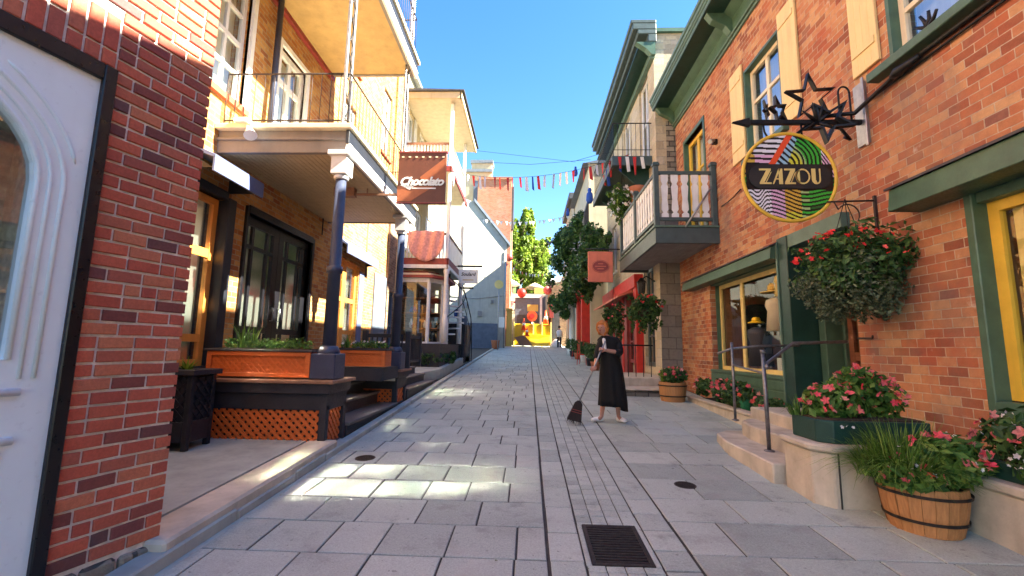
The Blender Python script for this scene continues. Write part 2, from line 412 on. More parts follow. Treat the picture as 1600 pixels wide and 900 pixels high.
stone('stone_pale', [(0, (.42,.36,.25)), (.5, (.55,.47,.32)), (1, (.5,.45,.36))], (.5,.46,.38), .55, .24, .018, seed=4)
stone('stone_side', [(0, (.36,.29,.2)), (.4, (.5,.4,.27)), (.7, (.42,.34,.26)), (1, (.56,.46,.33))], (.5,.42,.3), .34, .15, .02, seed=6)
stone('stone_grey', [(0, (.2,.185,.16)), (.5, (.28,.26,.22)), (1, (.24,.22,.2))], (.16,.15,.13), .42, .3, .02, seed=7)
stone('stone_rubble', [(0, (.13,.12,.1)), (.5, (.28,.25,.2)), (1, (.36,.32,.25))], (.1,.09,.08), .3, .16, .035, seed=8)
island('near_brick', [(0, (.48,.10,.06)), (.3, (.56,.135,.075)), (.5, (.42,.09,.06)), (.65, (.6,.2,.1)), (.78, (.38,.1,.07)), (.88, (.2,.06,.05)), (.95, (.13,.07,.07)), (1, (.36,.07,.055))], .85, 55, .8, dist=.004)
paint('mortar_grey', (.78,.74,.68), .95, .25, 20, .6)
granite('granite', [(0, (.30,.345,.315)), (.25, (.37,.42,.38)), (.55, (.42,.465,.42)), (.75, (.34,.385,.35)), (.9, (.38,.42,.38)), (1, (.45,.495,.445))])
paint('joint_dark', (.05,.048,.045), .95, .4, 12, .4)
paint('concrete', (.38,.4,.36), .9, .22, 3, .5)
paint('concrete_pale', (.5,.44,.35), .9, .25, 4, .5)
paint('slab_grey', (.34,.38,.37), .8, .2, 3, .4)
paint('slate_floor', (.2,.2,.21), .85, .3, 4, .4)
paint('white_trim', (.74,.74,.73), .45, .1, 5, .1)
paint('white_door', (.78,.86,.88), .38, .05, 3, .05, streak=.08)
paint('cream_trim', (.72,.62,.42), .5, .12, 4, .1)
paint('cream_shutter', (.74,.55,.25), .55, .1, 4, .12, grain=(14, 14, 1))
paint('black_frame', (.007,.007,.01), .35, .3, 5, .1)
paint('iron_black', (.012,.012,.013), .45, .3, 20, .3, metal=.3)
paint('iron_rust', (.05,.032,.026), .7, .4, 20, .3, metal=.3)
paint('navy', (.04,.05,.09), .4, .2, 5, .1)
paint('navy_dark', (.014,.017,.026), .45, .3, 6, .15)
paint('blue_awning', (.1,.13,.26), .6, .1, 5, .1)
paint('green_trim', (.06,.125,.08), .42, .22, 5, .12)
paint('green_pale', (.1,.17,.125), .45, .2, 5, .12)
paint('green_dark', (.014,.05,.038), .4, .25, 6, .12)
paint('green_grey', (.06,.09,.09), .45, .2, 6, .12)
paint('yellow_trim', (.72,.46,.05), .42, .12, 5, .08)
paint('yellow_pale', (.75,.58,.2), .45, .12, 5, .08)
paint('wood_brown', (.2,.07,.03), .55, .3, 5, .3, grain=(3, 3, 40))
paint('wood_interior', (.3,.13,.05), .6, .3, 5, .3, grain=(30, 3, 3))
paint('orange_wood', (.6,.14,.03), .5, .2, 5, .25, grain=(3, 3, 40))
paint('orange_frame', (.66,.26,.05), .45, .15, 6, .15)
paint('charcoal_wood', (.028,.028,.036), .6, .35, 6, .3, grain=(3, 60, 3))
paint('cap_wood', (.27,.14,.085), .6, .3, 6, .3, grain=(6, 60, 60))
paint('tread_wood', (.13,.115,.105), .7, .35, 6, .4, grain=(50, 2, 50))
paint('barrel_wood', (.46,.21,.075), .6, .3, 5, .35, grain=(60, 60, 2))
paint('soffit_tan', (.45,.3,.12), .6, .15, 4, .1)
paint('soffit_board', (.48,.38,.22), .6, .18, 4, .2, grain=(2, 60, 2))
paint('soffit_grey', (.32,.3,.28), .7, .2, 4, .2, grain=(2, 2, 2))
paint('fascia_grey', (.19,.17,.16), .55, .15, 4, .1)
paint('galv', (.34,.35,.36), .38, .2, 15, .15, metal=.75)
paint('steel_rail', (.2,.2,.21), .42, .3, 20, .2, metal=.7)
paint('soil', (.045,.03,.02), 1, .4, 30, .8)
paint('terracotta', (.45,.16,.08), .8, .2, 8, .3)
paint('red_paint', (.55,.03,.02), .42, .18, 5, .1)
paint('red_sign', (.6,.16,.09), .5, .1, 5, .1)
paint('dark_red', (.25,.04,.035), .5, .2, 5, .1)
paint('roof_dark', (.06,.06,.065), .7, .3, 4, .3)
paint('roof_metal', (.25,.27,.28), .45, .2, 4, .2, metal=.4)
paint('interior_dark', (.07,.055,.045), .9, .3, 3, .1)
paint('curtain', (.68,.7,.66), .9, .12, 6, .2, grain=(1, 30, 1))
paint('stucco_cream', (.48,.41,.27), .9, .1, 3, .4)
paint('stucco_white', (.56,.5,.38), .9, .1, 3, .4)
paint('stucco_blue', (.5,.48,.4), .9, .1, 3, .4)
paint('slate_blue', (.12,.15,.2), .6, .2, 4, .2)
paint('cloth_white', (.75,.73,.7), .9, .08, 5, .2)
paint('cloth_red', (.55,.04,.04), .9, .12, 5, .2)
paint('cloth_blue', (.03,.09,.4), .9, .12, 5, .2)
paint('cloth_pink', (.62,.3,.27), .9, .3, 14, .3)
paint('cloth_black', (.003,.003,.0035), .8, .3, 12, .3)
paint('skin', (.45,.22,.15), .55, .1, 12, .08)
paint('hair', (.5,.16,.03), .6, .35, 30, .5)
paint('shoe', (.75,.73,.7), .7, .15, 20, .2)
paint('straw', (.03,.022,.02), .9, .4, 20, .6, grain=(120, 120, 6))
paint('sign_brown', (.135,.04,.02), .5, .15, 6, .08)
paint('sign_orange', (.36,.1,.035), .5, .15, 6, .08)
paint('sign_white', (.8,.79,.74), .5, .05, 6, .05)
paint('sign_dark', (.02,.02,.02), .5, .1, 6, .05)
paint('yellow_plastic', (.8,.5,.01), .4, .08, 5, .05)
paint('orange_plastic', (.8,.09,.02), .4, .1, 5, .05)
paint('cast_iron', (.045,.035,.03), .6, .4, 25, .5, metal=.5)
paint('bark', (.09,.06,.04), .95, .4, 15, 1)
paint('straw_hat', (.62,.44,.12), .9, .2, 30, .5)
paint('ceramic_green', (.05,.3,.14), .3, .1, 6, .05)
island('leaf_dark', [(0, (.016,.045,.012)), (.4, (.04,.1,.024)), (.75, (.075,.16,.04)), (1, (.12,.21,.055))], .5, 30, .0, trans=.25)
island('leaf_mid', [(0, (.03,.09,.015)), (.4, (.07,.17,.03)), (.8, (.14,.27,.05)), (1, (.24,.34,.07))], .5, 30, .0, trans=.3)
island('leaf_grey', [(0, (.035,.055,.03)), (.5, (.1,.13,.065)), (1, (.19,.23,.13))], .5, 30, .0, trans=.2)
island('leaf_sunny', [(0, (.07,.13,.012)), (.4, (.15,.24,.02)), (.8, (.26,.36,.04)), (1, (.36,.4,.07))], .5, 30, .0, trans=.4)
island('leaf_grass', [(0, (.05,.12,.015)), (.4, (.1,.2,.03)), (.8, (.17,.3,.05)), (1, (.3,.4,.1))], .5, 30, .0, trans=.35)
island('petal_red', [(0, (.75,.02,.02)), (.6, (.85,.05,.05)), (1, (.88,.14,.1))], .5, 90, 0, trans=.2)
island('petal_pink', [(0, (.72,.06,.1)), (.5, (.8,.2,.2)), (.8, (.75,.1,.06)), (1, (.85,.42,.38))], .5, 90, 0, trans=.2)
island('petal_white', [(0, (.8,.78,.74)), (1, (.7,.62,.6))], .5, 90, 0, trans=.2)
glass('pane_glass', refl=.12, wav=.03)
glass('pane_shop', tint=(.8, .83, .8), refl=.03, wav=.01)
glass('pane_lit', tint=(.92, .95, .92), refl=.1, wav=.02, rough=.02)
glass('pane_mirror', tint=(.9, .95, .92), refl=.62, wav=.0, rough=.095)  # reflectivity raised so these panes throw sun patches onto the paving
glass('pane_sky', tint=(.8, .85, .9), refl=.35, wav=.03)

# ---------------------------------------------------------------- ground (one sloping sheet) and paving
g = MB(); ys = [-120, -20, 0, 20, 40, 60, 90, 400]
for i in range(len(ys)-1):
    z0, z1 = gz(min(ys[i], 60)), gz(min(ys[i+1], 60)); g.poly([(-300, ys[i], z0-.012), (300, ys[i], z0-.012), (300, ys[i+1], z1-.012), (-300, ys[i+1], z1-.012)])
g.build('ground', 'joint_dark', origin=(0, 0, 0), recalc=False, kind='structure')

def slab(mb, x0, x1, y0, y1, rg, gap=.0075, top=.0):
    """one paving stone with a chamfered top, set on the slope"""
    j = rg.uniform(-.0015, .0015); q = gap*rg.uniform(.7, 1.3); x0 += q; x1 -= q; y0 += q; y1 -= q; c = .006
    if x1-x0 < .03 or y1-y0 < .03: return
    t = rg.uniform(-.0012, .0012); pts = []
    for (x, y) in ((x0, y0), (x1, y0), (x1, y1), (x0, y1)): pts.append((x, y, gz(y)-.011))
    for (x, y) in ((x0, y0), (x1, y0), (x1, y1), (x0, y1)): pts.append((x, y, gz(y)+top-.004+j))
    for (x, y, s) in ((x0+c, y0+c, 1), (x1-c, y0+c, -1), (x1-c, y1-c, -1), (x0+c, y1-c, 1)): pts.append((x, y, gz(y)+top+j+s*t))
    i = [mb.p(q) for q in pts]
    for k in range(4): mb.f.append([i[k], i[(k+1) % 4], i[4+(k+1) % 4], i[4+k]]); mb.f.append([i[4+k], i[4+(k+1) % 4], i[8+(k+1) % 4], i[8+k]]); mb.smooth += [False, False]
    mb.f.append(i[8:12]); mb.smooth.append(False)
rg = random.Random(3)
pv = MB(); y = 1.31; row = 0
XL, XR = -2.335, 4.15
while y < 37.5:                                     # left field: half-metre slabs in staggered rows
    d = .5 if y < 24 else .5; off = (row*.21 + rg.uniform(-.03, .03)) % .5
    xs = [XL]; x = XL+off
    while x < .155-.12:
        if x-xs[-1] > .12: xs.append(x)
        x += .5+rg.choice((0, 0, 0, .12, -.1))
    xs.append(.155)
    for i in range(len(xs)-1): slab(pv, xs[i], xs[i+1], y, y+d, rg, top=0)
    y += d; row += 1
y = 1.31
while y < 37.5:                                     # narrow strip beside the drain line
    d = rg.choice((.5, .5, .42, .35)); slab(pv, .165, .41, y, y+d, rg); y += d
y = 1.31
while y < 37.5:                                     # narrow strip on its other side
    d = rg.choice((.32, .32, .27)); slab(pv, .925, 1.175, y, y+d, rg); y += d
y = 1.31; row = 0
while y < 37.5:                                     # right field, larger stones
    d = rg.choice((.45, .5, .55)); xs = [1.185]; x = 1.185+rg.uniform(.25, .7)
    while x < XR-.2: xs.append(x); x += rg.choice((.5, .62, .75, .75))
    xs.append(XR)
    for i in range(len(xs)-1):
        if not (xs[i] > 2.8 and 0): slab(pv, xs[i], xs[i+1], y, y+d, rg)
    y += d
pv.build('street_paving', 'granite', origin=(0, 0, 0), recalc=True, kind='structure')
pv = MB(); y = 1.31                                 # small setts between the strips
while y < 37.5:
    if y < 3.2 < y+.125:
        for k in range(4): slab(pv, .415+k*.1265, .415+(k+1)*.1265, y, 3.266, rg, gap=.004)
    elif y < 3.895 < y+.125:
        for k in range(4): slab(pv, .415+k*.1265, .415+(k+1)*.1265, 3.894, y+.125, rg, gap=.004)
    elif not (3.2 < y < 3.895):
        for k in range(4): slab(pv, .415+k*.1265, .415+(k+1)*.1265, y, y+.125, rg, gap=.004)
    y += .125
slab(pv, .413, .454, 3.266, 3.894, rg, gap=.002); slab(pv, .881, .922, 3.266, 3.894, rg, gap=.002)
pv.build('sett_strip', 'granite', origin=(0, 0, 0), kind='structure')

# drain grate
t = thing('drain_grate', (.667, 3.58, gz(3.58)), 'rectangular rusty iron drain grate set in the paving in front', 'drain grate')
mb = MB()
for q in ((.455, .485, 3.27, 3.89), (.85, .88, 3.27, 3.89), (.485, .85, 3.27, 3.30), (.485, .85, 3.86, 3.89)):
    mb.prism([(q[0], q[2], gz(q[2])-.01), (q[1], q[2], gz(q[2])-.01), (q[1], q[3], gz(q[3])-.01), (q[0], q[3], gz(q[3])-.01)], (0, 0, .013))
mb.build('frame', 'cast_iron', t, bevel=.002)
mb = MB(); y = 3.315
while y < 3.85: mb.prism([(.485, y, gz(y)-.01), (.85, y, gz(y)-.01), (.85, y+.018, gz(y+.018)-.01), (.485, y+.018, gz(y+.018)-.01)], (0, 0, .009)); y += .038
mb.build('bars', 'cast_iron', t, bevel=.001)
def cover(x, y, r, label):
    t = thing('manhole_cover', (x, y, gz(y)), label, 'manhole cover', 'small round covers in the paving')
    mb = MB(); ring = lambda rr, z: [(x+rr*math.cos(a*math.pi/12), y+rr*math.sin(a*math.pi/12), gz(y+rr*math.sin(a*math.pi/12))+z) for a in range(24)]
    mb.prism(ring(r, -.011), (0, 0, .014)); mb.build('lid', 'cast_iron', t, bevel=.002)
    mb = MB()
    for k in range(-3, 4): h = math.sqrt(max(0, 1-(k/3.6)**2))*r*.85; mb.prism([(x-h, y+k*r/4-.004, gz(y+k*r/4)+.001), (x+h, y+k*r/4-.004, gz(y+k*r/4)+.001), (x+h, y+k*r/4+.004, gz(y+k*r/4)+.001), (x-h, y+k*r/4+.004, gz(y+k*r/4)+.001)], (0, 0, .005))
    mb.build('ribs', 'cast_iron', t)
cover(1.63, 4.89, .11, 'round dark manhole cover on the right of the drain lines')
cover(-1.93, 5.52, .12, 'round brown manhole cover near the lattice porch on the left')

# left kerb, raised platform
mb = MB(); rg = random.Random(11); y = 5.75
while y < 34:
    L = rg.uniform(.9, 1.3); x = -2.34+.006*max(0, y-14)*0; mb.prism([(x-.13, y+.006, gz(y)-.05), (x, y+.006, gz(y)-.05), (x, y+L-.006, gz(y+L)-.05), (x-.13, y+L-.006, gz(y+L)-.05)], (0, 0, .12)); y += L
mb.build('kerb', 'concrete', origin=(-2.4, 12, 0), bevel=.012, kind='structure')
mb = MB(); h = .155
mb.prism([(-2.70, 3.05, gz(3.05)), (-2.36, 3.05, gz(3.05)), (-2.36, 5.72, gz(5.72)), (-2.70, 5.72, gz(5.72))], (0, 0, h))
mb.build('platform_edge', 'concrete_pale', origin=(-2.5, 4, 0), bevel=.02, kind='structure')
mb = MB(); mb.prism([(-4.36, 2.2, gz(2.2)), (-2.72, 2.2, gz(2.2)), (-2.72, 5.72, gz(5.72)), (-4.36, 5.72, gz(5.72))], (0, 0, h-.004))
mb.build('platform', 'slab_grey', origin=(-3.5, 4, 0), kind='structure')
# rough stone footing below the platform lip
mb = MB(); y = .2
while y < 5.6:
    L = rg.uniform(.5, 1.1); o = rg.uniform(0, .02)
    mb.prism([(-2.5, y, gz(y)-.03), (-2.345+o*.5, y, gz(y)-.03), (-2.345+o*.3, y+L-.015, gz(y+L)-.03), (-2.5, y+L-.015, gz(y+L)-.03)], (0, 0, rg.uniform(.09, .125)))
    y += L
mb.build('footing', 'concrete', origin=(-2.4, 3, 0), bevel=.012, kind='structure')
mb = MB(); mb.prism([(-2.335, .5, gz(.5)-.01), (-2.29, .5, gz(.5)-.01), (-2.29, 34, gz(34)-.01), (-2.335, 34, gz(34)-.01)], (0, 0, .012)); mb.build('gutter_strip', 'concrete', origin=(-2.3, 10, 0), kind='structure')
# ================================================================ near left building: real bricks, white arched door
NA = R(15); ND = Vector((math.sin(NA), math.cos(NA), 0)); NN = Vector((math.cos(NA), -math.sin(NA), 0))
NC = Vector((-2.471, 3.138, 0)); F1 = Frame(NC, ND, NN)
nb = thing('brick_building', (-3.6, .5, 0), 'dark red brick building at the left edge with a white arched door', 'building')
mb = MB()                                          # masonry body behind the brick skin, door bay left open
for (a0, a1, b0, b1, c0) in ((-.62, -.012, .05, 8.2, -.014), (-9, -.62, 3.31, 8.2, -.014), (-9, -2.75, .05, 3.31, -.014)):
    mb2 = MB(F1); fbox(mb2, a0, a1, b0, b1, c0-.5, c0)
    n0 = len(mb.v); mb.v += mb2.v; mb.f += [[k+n0 for k in f] for f in mb2.f]; mb.smooth += mb2.smooth
mb2 = MB(F1); fbox(mb2, -9, -.012, .0, 8.2, -4.5, -1.2); n0 = len(mb.v); mb.v += mb2.v; mb.f += [[k+n0 for k in f] for f in mb2.f]; mb.smooth += mb2.smooth
mb2 = MB(F1); fbox(mb2, -.5, -.013, .0, 8.2, -1.21, -.5); n0 = len(mb.v); mb.v += mb2.v; mb.f += [[k+n0 for k in f] for f in mb2.f]; mb.smooth += mb2.smooth
mb.build('wall', 'mortar_grey', nb)
rg = random.Random(21); bk = MB(F1); BL, BH, JT = .205, .0835, .0165
def onebrick(mb, a0, a1, b0, b1):
    o = rg.uniform(-.0025, .003); t = rg.uniform(-.002, .002); c = .005
    q = [(a0,b0+t,-.015),(a1,b0-t,-.015),(a1,b1-t,-.015),(a0,b1+t,-.015),(a0,b0+t,o-.004),(a1,b0-t,o-.004),(a1,b1-t,o-.004),(a0,b1+t,o-.004),(a0+c,b0+c+t,o),(a1-c,b0+c-t,o),(a1-c,b1-c-t,o),(a0+c,b1-c+t,o)]
    i = [mb.p(x) for x in q]
    for k in range(4): mb.f.append([i[k], i[(k+1)%4], i[4+(k+1)%4], i[4+k]]); mb.f.append([i[4+k], i[4+(k+1)%4], i[8+(k+1)%4], i[8+k]]); mb.smooth += [False]*2
    mb.f.append(i[8:]); mb.smooth.append(False)
b = .30; r = 0
while b < 8.1:
    lo = -.62 if b < 3.28 else (-.62 if b < 3.66 else -4.6)
    a = -.0-(BL*.5 if r % 2 else 0); edges = [0] if r % 2 == 0 else [0, -BL*.5]
    a = edges[-1]
    while a > lo+.03:
        n = max(lo, a-BL*(1 if rg.random() > .12 else .5)); 
        if n-lo < .05: n = lo
        edges.append(n); a = n
    for k in range(len(edges)-1): onebrick(bk, edges[k+1]+JT/2, edges[k]-JT/2 if k else edges[k], b+JT/2, b+BH-JT/2)
    b += BH; r += 1
a = -.62                                           # soldier course over the door, two bricks high with staggered joints
while a > -4.6:
    w_ = .089; cut = rg.choice((3.42, 3.5, 3.55)); onebrick(bk, a-w_+JT/2, a-JT/2, 3.315, cut-JT/2); onebrick(bk, a-w_+JT/2, a-JT/2, cut+JT/2, 3.655); a -= w_
skin = bk.build('brick_facing', 'near_brick', nb, recalc=True); tag(skin, kind=None)
mb = MB(F1); y = -.62
fb = MB(F1)
for (a0, a1) in ((-.24, .01), (-.44, -.26), (-.64, -.46)): fbox(fb, a0, a1, .02, .29+rg.uniform(-.02, .01), -.3, rg.uniform(.012, .03))
fb.build('foundation', 'stone_rubble', nb, bevel=.015)
mb = MB(F1)                                        # black surround
fbox(mb, -.69, -.62, .1, 3.30, -.4, .03); fbox(mb, -2.75, -.69, 3.20, 3.30, -.4, .03); fbox(mb, -2.75, -2.68, .1, 3.2, -.4, .03)
mb.build('door_surround', 'black_frame', nb, bevel=.006)
# white door leaf with a tall arched light
dm = MB(F1); cx, cr, sp, rz = -1.72, .80, 2.47, .55; bot = 1.5; c0, c1 = -.065, .0
ring = [(cx+cr*math.cos(R(t)), sp+rz*math.sin(R(t))) for t in range(0, 181, 10)]
x0, x1, z0, z1 = -2.68, -.69, .1, 3.20
path = [(cx+cr, bot)] + ring + [(cx-cr, bot)]
def strip(mb, inner, outer, c0, c1):
    for k in range(len(inner)-1): mb.prism([(inner[k][0], inner[k][1], c0), (inner[k+1][0], inner[k+1][1], c0), (outer[k+1][0], outer[k+1][1], c0), (outer[k][0], outer[k][1], c0)], (0, 0, c1-c0))
outer = []
for (x, z) in path:
    if z <= sp+.001: outer.append((x1 if x > cx else x0, z))
    else:
        dx, dz = x-cx, z-sp; s = 1e9
        if dx > 1e-6: s = min(s, (x1-cx)/dx)
        if dx < -1e-6: s = min(s, (x0-cx)/dx)
        if dz > 1e-6: s = min(s, (z1-sp)/dz)
        outer.append((cx+dx*s, sp+dz*s))
# add the two top corners by splitting
strip(dm, path, outer, c0, c1)
fbox(dm, x0, x1, z0, bot, c0, c1); fbox(dm, x1-.35, x1, 2.85, z1, c0-.02, c1-.0008); fbox(dm, x0, x0+.35, 2.85, z1, c0-.02, c1-.0008)
door = dm.build('door', 'white_door', nb)
def ringpath(off, zb=bot): return [(cx+cr+off, zb)] + [(cx+(cr+off)*math.cos(R(t)), sp+(rz+off)*math.sin(R(t))) for t in range(0, 181, 6)] + [(cx-cr-off, zb)]
mo = MB(F1)
for off, r_ in ((.015, .014), (.07, .011), (.13, .012)):
    mo.tube([(x, z, c1+.002) for x, z in ringpath(off, bot-.1 if off > .04 else bot)], r_, 8)
mo.tube([(cx+(cr+.19)*math.cos(R(t)), sp+(rz+.21)*math.sin(R(t)), c1) for t in range(12, 54, 3)], [.003]+[.011]*12+[.003], 8)
for (a0, a1, z) in ((-2.6, -.84, 1.33), (-2.6, -.84, 1.08)): mo.tube([(a0, z, c1+.004), (a1, z, c1+.004)], .022, 8)
for z0_, z1_ in ((.45, 1.02),): mo.tube([(-2.55, z0_, c1), (-.88, z0_, c1), (-.88, z1_, c1), (-2.55, z1_, c1), (-2.55, z0_, c1)], .014, 8)
mo.build('moulding', 'white_door', door)
gm = MB(F1); gp = ringpath(.015); gm.poly([(x, z, c0+.03) for x, z in gp]); gm.build('pane', 'pane_glass', door, recalc=False)
im = MB(F1); fbox(im, -2.7, -.68, .1, 3.25, -1.19, -1.1); fbox(im, -2.4, -1.1, .2, 1.9, -.8, -.7); im.build('hallway', 'wood_interior', nb)

# ================================================================ the hotel-like brick house with verandah
F2 = Frame((-4.36, 0, 0), (0, 1, 0), (1, 0, 0))
ho = thing('brick_house', (-6, 8, 0), 'orange brick house with blue columns, white sash windows and two balconies', 'building')
H2 = [(3.75,5.0,1.4,4.0), (5.30,6.10,1.3,3.62), (6.56,8.62,1.2,3.62), (9.75,11.2,1.2,3.62), (5.42,6.18,5.12,7.0), (7.0,7.88,4.7,6.78), (12.3,13.05,7.3,9.3), (12.35,13.5,1.5,3.6), (9.6,10.4,5.3,7.4), (5.4,6.2,8.6,10.6), (7.2,8.0,7.75,9.9), (9.6,10.4,8.4,10.4)]  # first opening is for the added out-of-view window
wall(F2, ho, 'brick_orange', 2.0, 13.35, .1, 11.3, H2, t=.3)
mb = MB(); mb.box(-9, -5.5, 1.0, 13.35, 0, 11.3); mb.box(-5.5, -4.66, 1.0, 2.2, 0, 11.3); mb.box(-5.5, -4.66, 13.0, 13.349, 0, 11.3); mb.box(-5.5, -4.67, 2.2, 13, 4.1, 4.3); mb.box(-5.5, -4.67, 2.2, 13, 7.45, 7.6); mb.box(-5.5, -4.67, 6.25, 6.4, .1, 4.1)
mb.build('rear_walls', 'interior_dark', ho)
mb = MB(); mb.box(-9.1, -4.02, 1.0, 13.4, 11.3, 11.5); mb.box(-4.05, -3.9, 1, 13.4, 11.28, 11.55); mb.build('roof', 'roof_metal', ho)
def sash(a0, a1, b0, b1, m='white_trim', sill=True, back='curtain'):
    return window(F2, ho, a0, a1, b0, b1, m, .075, .07, (.5,), ((.52, .035), .27, .77), 'pane_glass', (.08, .09, .06) if sill else None, sm='sill_brick', backing=back)
paint('sill_brick', (.5,.11,.05), .7, .2, 8, .2)
sash(5.42,6.18,5.12,7.0); sash(12.3,13.05,7.3,9.3); sash(9.6,10.4,5.3,7.4); sash(5.4,6.2,8.6,10.6); sash(9.6,10.4,8.4,10.4)
window(F2, ho, 7.0,7.88,4.7,6.78, 'white_trim', .11, .05, ((.5,.05),), (.34,(.72,.05)), 'pane_glass', name='balcony_door', backing='curtain')
window(F2, ho, 7.2,8.0,7.75,9.9, 'white_trim', .1, .05, ((.5,.05),), (.34,(.72,.05)), 'pane_glass', name='balcony_door', backing='curtain')
# white casing around upper sash
mb = MB(F2); fbox(mb, 5.32,5.42,5.12,7.1,-.05,.05); fbox(mb, 6.18,6.27,5.12,7.1,-.05,.05); fbox(mb, 5.32,6.27,7.0,7.1,-.05,.045); fbox(mb, 6.9,7.0,4.65,6.88,-.05,.05); fbox(mb, 7.88,7.98,4.65,6.88,-.05,.05); fbox(mb, 6.9,7.98,6.78,6.88,-.05,.045); mb.build('casing', 'white_trim', ho, bevel=.006)
paint('shadow_box', (.05,.045,.04), .9)
# orange display windows, the first an unseen added reflector, and the paired dark doors
window(F2, ho, 3.75,5.0,1.4,4.0, 'orange_frame', .08, .03, ((.6,.11),(.12,.06)), ((.45,.04),(.64,.07),(.84,.06)), 'pane_mirror', name='shop_window', backing='curtain')  # out-of-view window, added to bounce sunlight onto the paving
window(F2, ho, 5.30,6.0,1.3,3.62, 'orange_frame', .09, .06, (), ((.66,.06),(.16,.05)), 'pane_mirror', name='shop_window', backing='curtain')
mb = MB(F2); fbox(mb, 6.0,6.16,.4,3.66,-.15,.1); fbox(mb, 5.2,5.30,.4,3.66,-.15,.08); fbox(mb, 5.3,6.0,3.62,3.74,-.15,.085); fbox(mb, 5.3,6.0,.6,1.3,-.15,.03); mb.build('window_surround', 'navy_dark', ho, bevel=.008)
mb = MB(F2); fbox(mb, 6.5,6.56,1.17,3.72,-.2,.04); fbox(mb, 8.62,8.7,1.17,3.72,-.2,.04); fbox(mb, 6.56,8.62,3.62,3.74,-.2,.042); mb.build('door_surround', 'black_frame', ho, bevel=.006)
for a0, a1 in ((6.56, 7.585), (7.595, 8.62)):
    d = window(F2, ho, a0, a1, 1.2, 3.62, 'black_frame', .15, .06, ((.3,.03),(.7,.03)), ((.8,.03),(.26,.05)), 'pane_mirror', name='double_door', backing='curtain')
    mb = MB(F2); mb.tube([(a0+.1 if a0 > 7 else a1-.1, 2.0, -.05), (a0+.1 if a0 > 7 else a1-.1, 2.0, .0), (a0+.1 if a0 > 7 else a1-.1, 2.22, .0), (a0+.1 if a0 > 7 else a1-.1, 2.22, -.05)], .01, 6); mb.build('handle', 'galv', d)
window(F2, ho, 9.75,10.45,1.2,3.62, 'orange_frame', .1, .06, ((.5,.03),), ((.62,.05),), 'pane_mirror', name='shop_window', backing='curtain')
window(F2, ho, 10.45,11.2,1.2,3.62, 'orange_frame', .1, .06, (), ((.3,.05),(.62,.05)), 'pane_mirror', name='shop_door', backing='curtain')
mb = MB(F2); fbox(mb, 12.3,13.3,1.2,3.66,-.1,.05); mb.build('shutter', 'slate_blue', ho, bevel=.008)
mb = MB(F2); fbox(mb, 11.22,11.5,1.2,3.5,-.02,.03); mb.build('pilaster', 'blue_awning', ho, bevel=.006)
# little blue awnings over the display windows
def awning(a0, a1, zb, label, dp=.5):
    t = thing('window_awning', F2((a0+a1)/2, zb, 0), label, 'awning', 'small blue awnings')
    mb = MB(F2); mb.prism([(a0, zb+.2, .0), (a0, zb+.28, .0), (a0, zb+.06, dp), (a0, zb+.02, dp-.01)], (a1-a0, 0, 0)); mb.build('canopy', 'blue_awning', t, bevel=.004)
    mb = MB(F2); fbox(mb, a0, a1, zb-.15, zb+.04, dp-.03, dp); mb.build('valance', 'blue_awning', t, bevel=.003)
    mb = MB(F2)
    for a in (a0+.02, a1-.04): mb.prism([(a, zb-.1, 0), (a, zb+.19, 0), (a, zb-.1, dp-.04)], (.015, 0, 0))
    mb.build('bracket', 'navy_dark', t)
awning(5.1, 6.12, 3.85, 'small pale blue awning over the orange window beside the near red brick wall')
awning(9.7, 11.75, 3.82, 'long pale blue awning over the far orange windows under the verandah', .3)
# brick apron pieces and wires
mb = MB(F2); mb.tube([(9.0, 3.9, .02), (9.0, 5.0, .02)], .012, 6); mb.tube([(10.9, 4.02, .02), (12.4, 4.02, .02)], .01, 6); mb.tube([(11.6, 3.4, .02), (11.6, 5.0, .02)], .01, 6); mb.build('cable', 'navy_dark', ho)

# verandah: slab with mouldings
OX = 1.86                                          # outward reach of the balcony
def balcony(label, y0, y1, zb, soff, th=.37, lower=True):
    t = thing('balcony', F2((y0+y1)/2, zb, 0), label, 'balcony', 'balconies of the orange brick house')
    mb = MB(F2); fbox(mb, y0+.04, y1-.04, zb, zb+.03, .0, OX-.06); mb.build('soffit', soff, t)
    if lower:
        s = MB(F2); x = .06
        while x < OX-.1: fbox(s, y0+.06, y1-.06, zb-.006, zb+.001, x, x+.068); x += .076
        s.build('boards', 'soffit_board', t)
    mb = MB(F2)
    for q in ((y0+.03, y0+.10), (y1-.10, y1-.03)): fbox(mb, q[0], q[1], zb-.02, zb+th-.07, .0, OX-.03)
    fbox(mb, y0+.10, y1-.10, zb-.02, zb+th-.07, OX-.1, OX-.03); fbox(mb, y0, y1, zb+th*.42, zb+th*.52, .0, OX)
    mb.build('fascia', 'fascia_grey', t, bevel=.005)
    mb = MB(F2); fbox(mb, y0-.06, y1+.06, zb+th-.07, zb+th, .0, OX+.06); mb.build('cap', 'cream_trim', t, bevel=.008)
    mb = MB(F2); fbox(mb, y0-.01, y1+.01, zb-.05, zb+.045, OX-.03, OX+.015); fbox(mb, y0, y1, zb+.045, zb+.10, OX-.03, OX+.035); mb.build('moulding', 'white_trim', t, bevel=.008)
    mb = MB(F2); fbox(mb, y0-.02, y1+.02, zb+.10, zb+.29, OX-.03, OX+.02); mb.build('dark_band', 'navy_dark', t, bevel=.004)
    return t
bal1 = balcony('lower verandah roof balcony with beadboard soffit resting on blue columns', 5.73, 9.35, 4.25, 'soffit_board')
bal2 = balcony('upper balcony of the orange brick house with plain tan soffit', 4.7, 8.95, 7.42, 'soffit_tan', lower=False)
mb = MB(F2); fbox(mb, 4.7, 8.95, 7.33, 7.42, .0, .07); mb.build('ledger', 'dark_red', bal2)
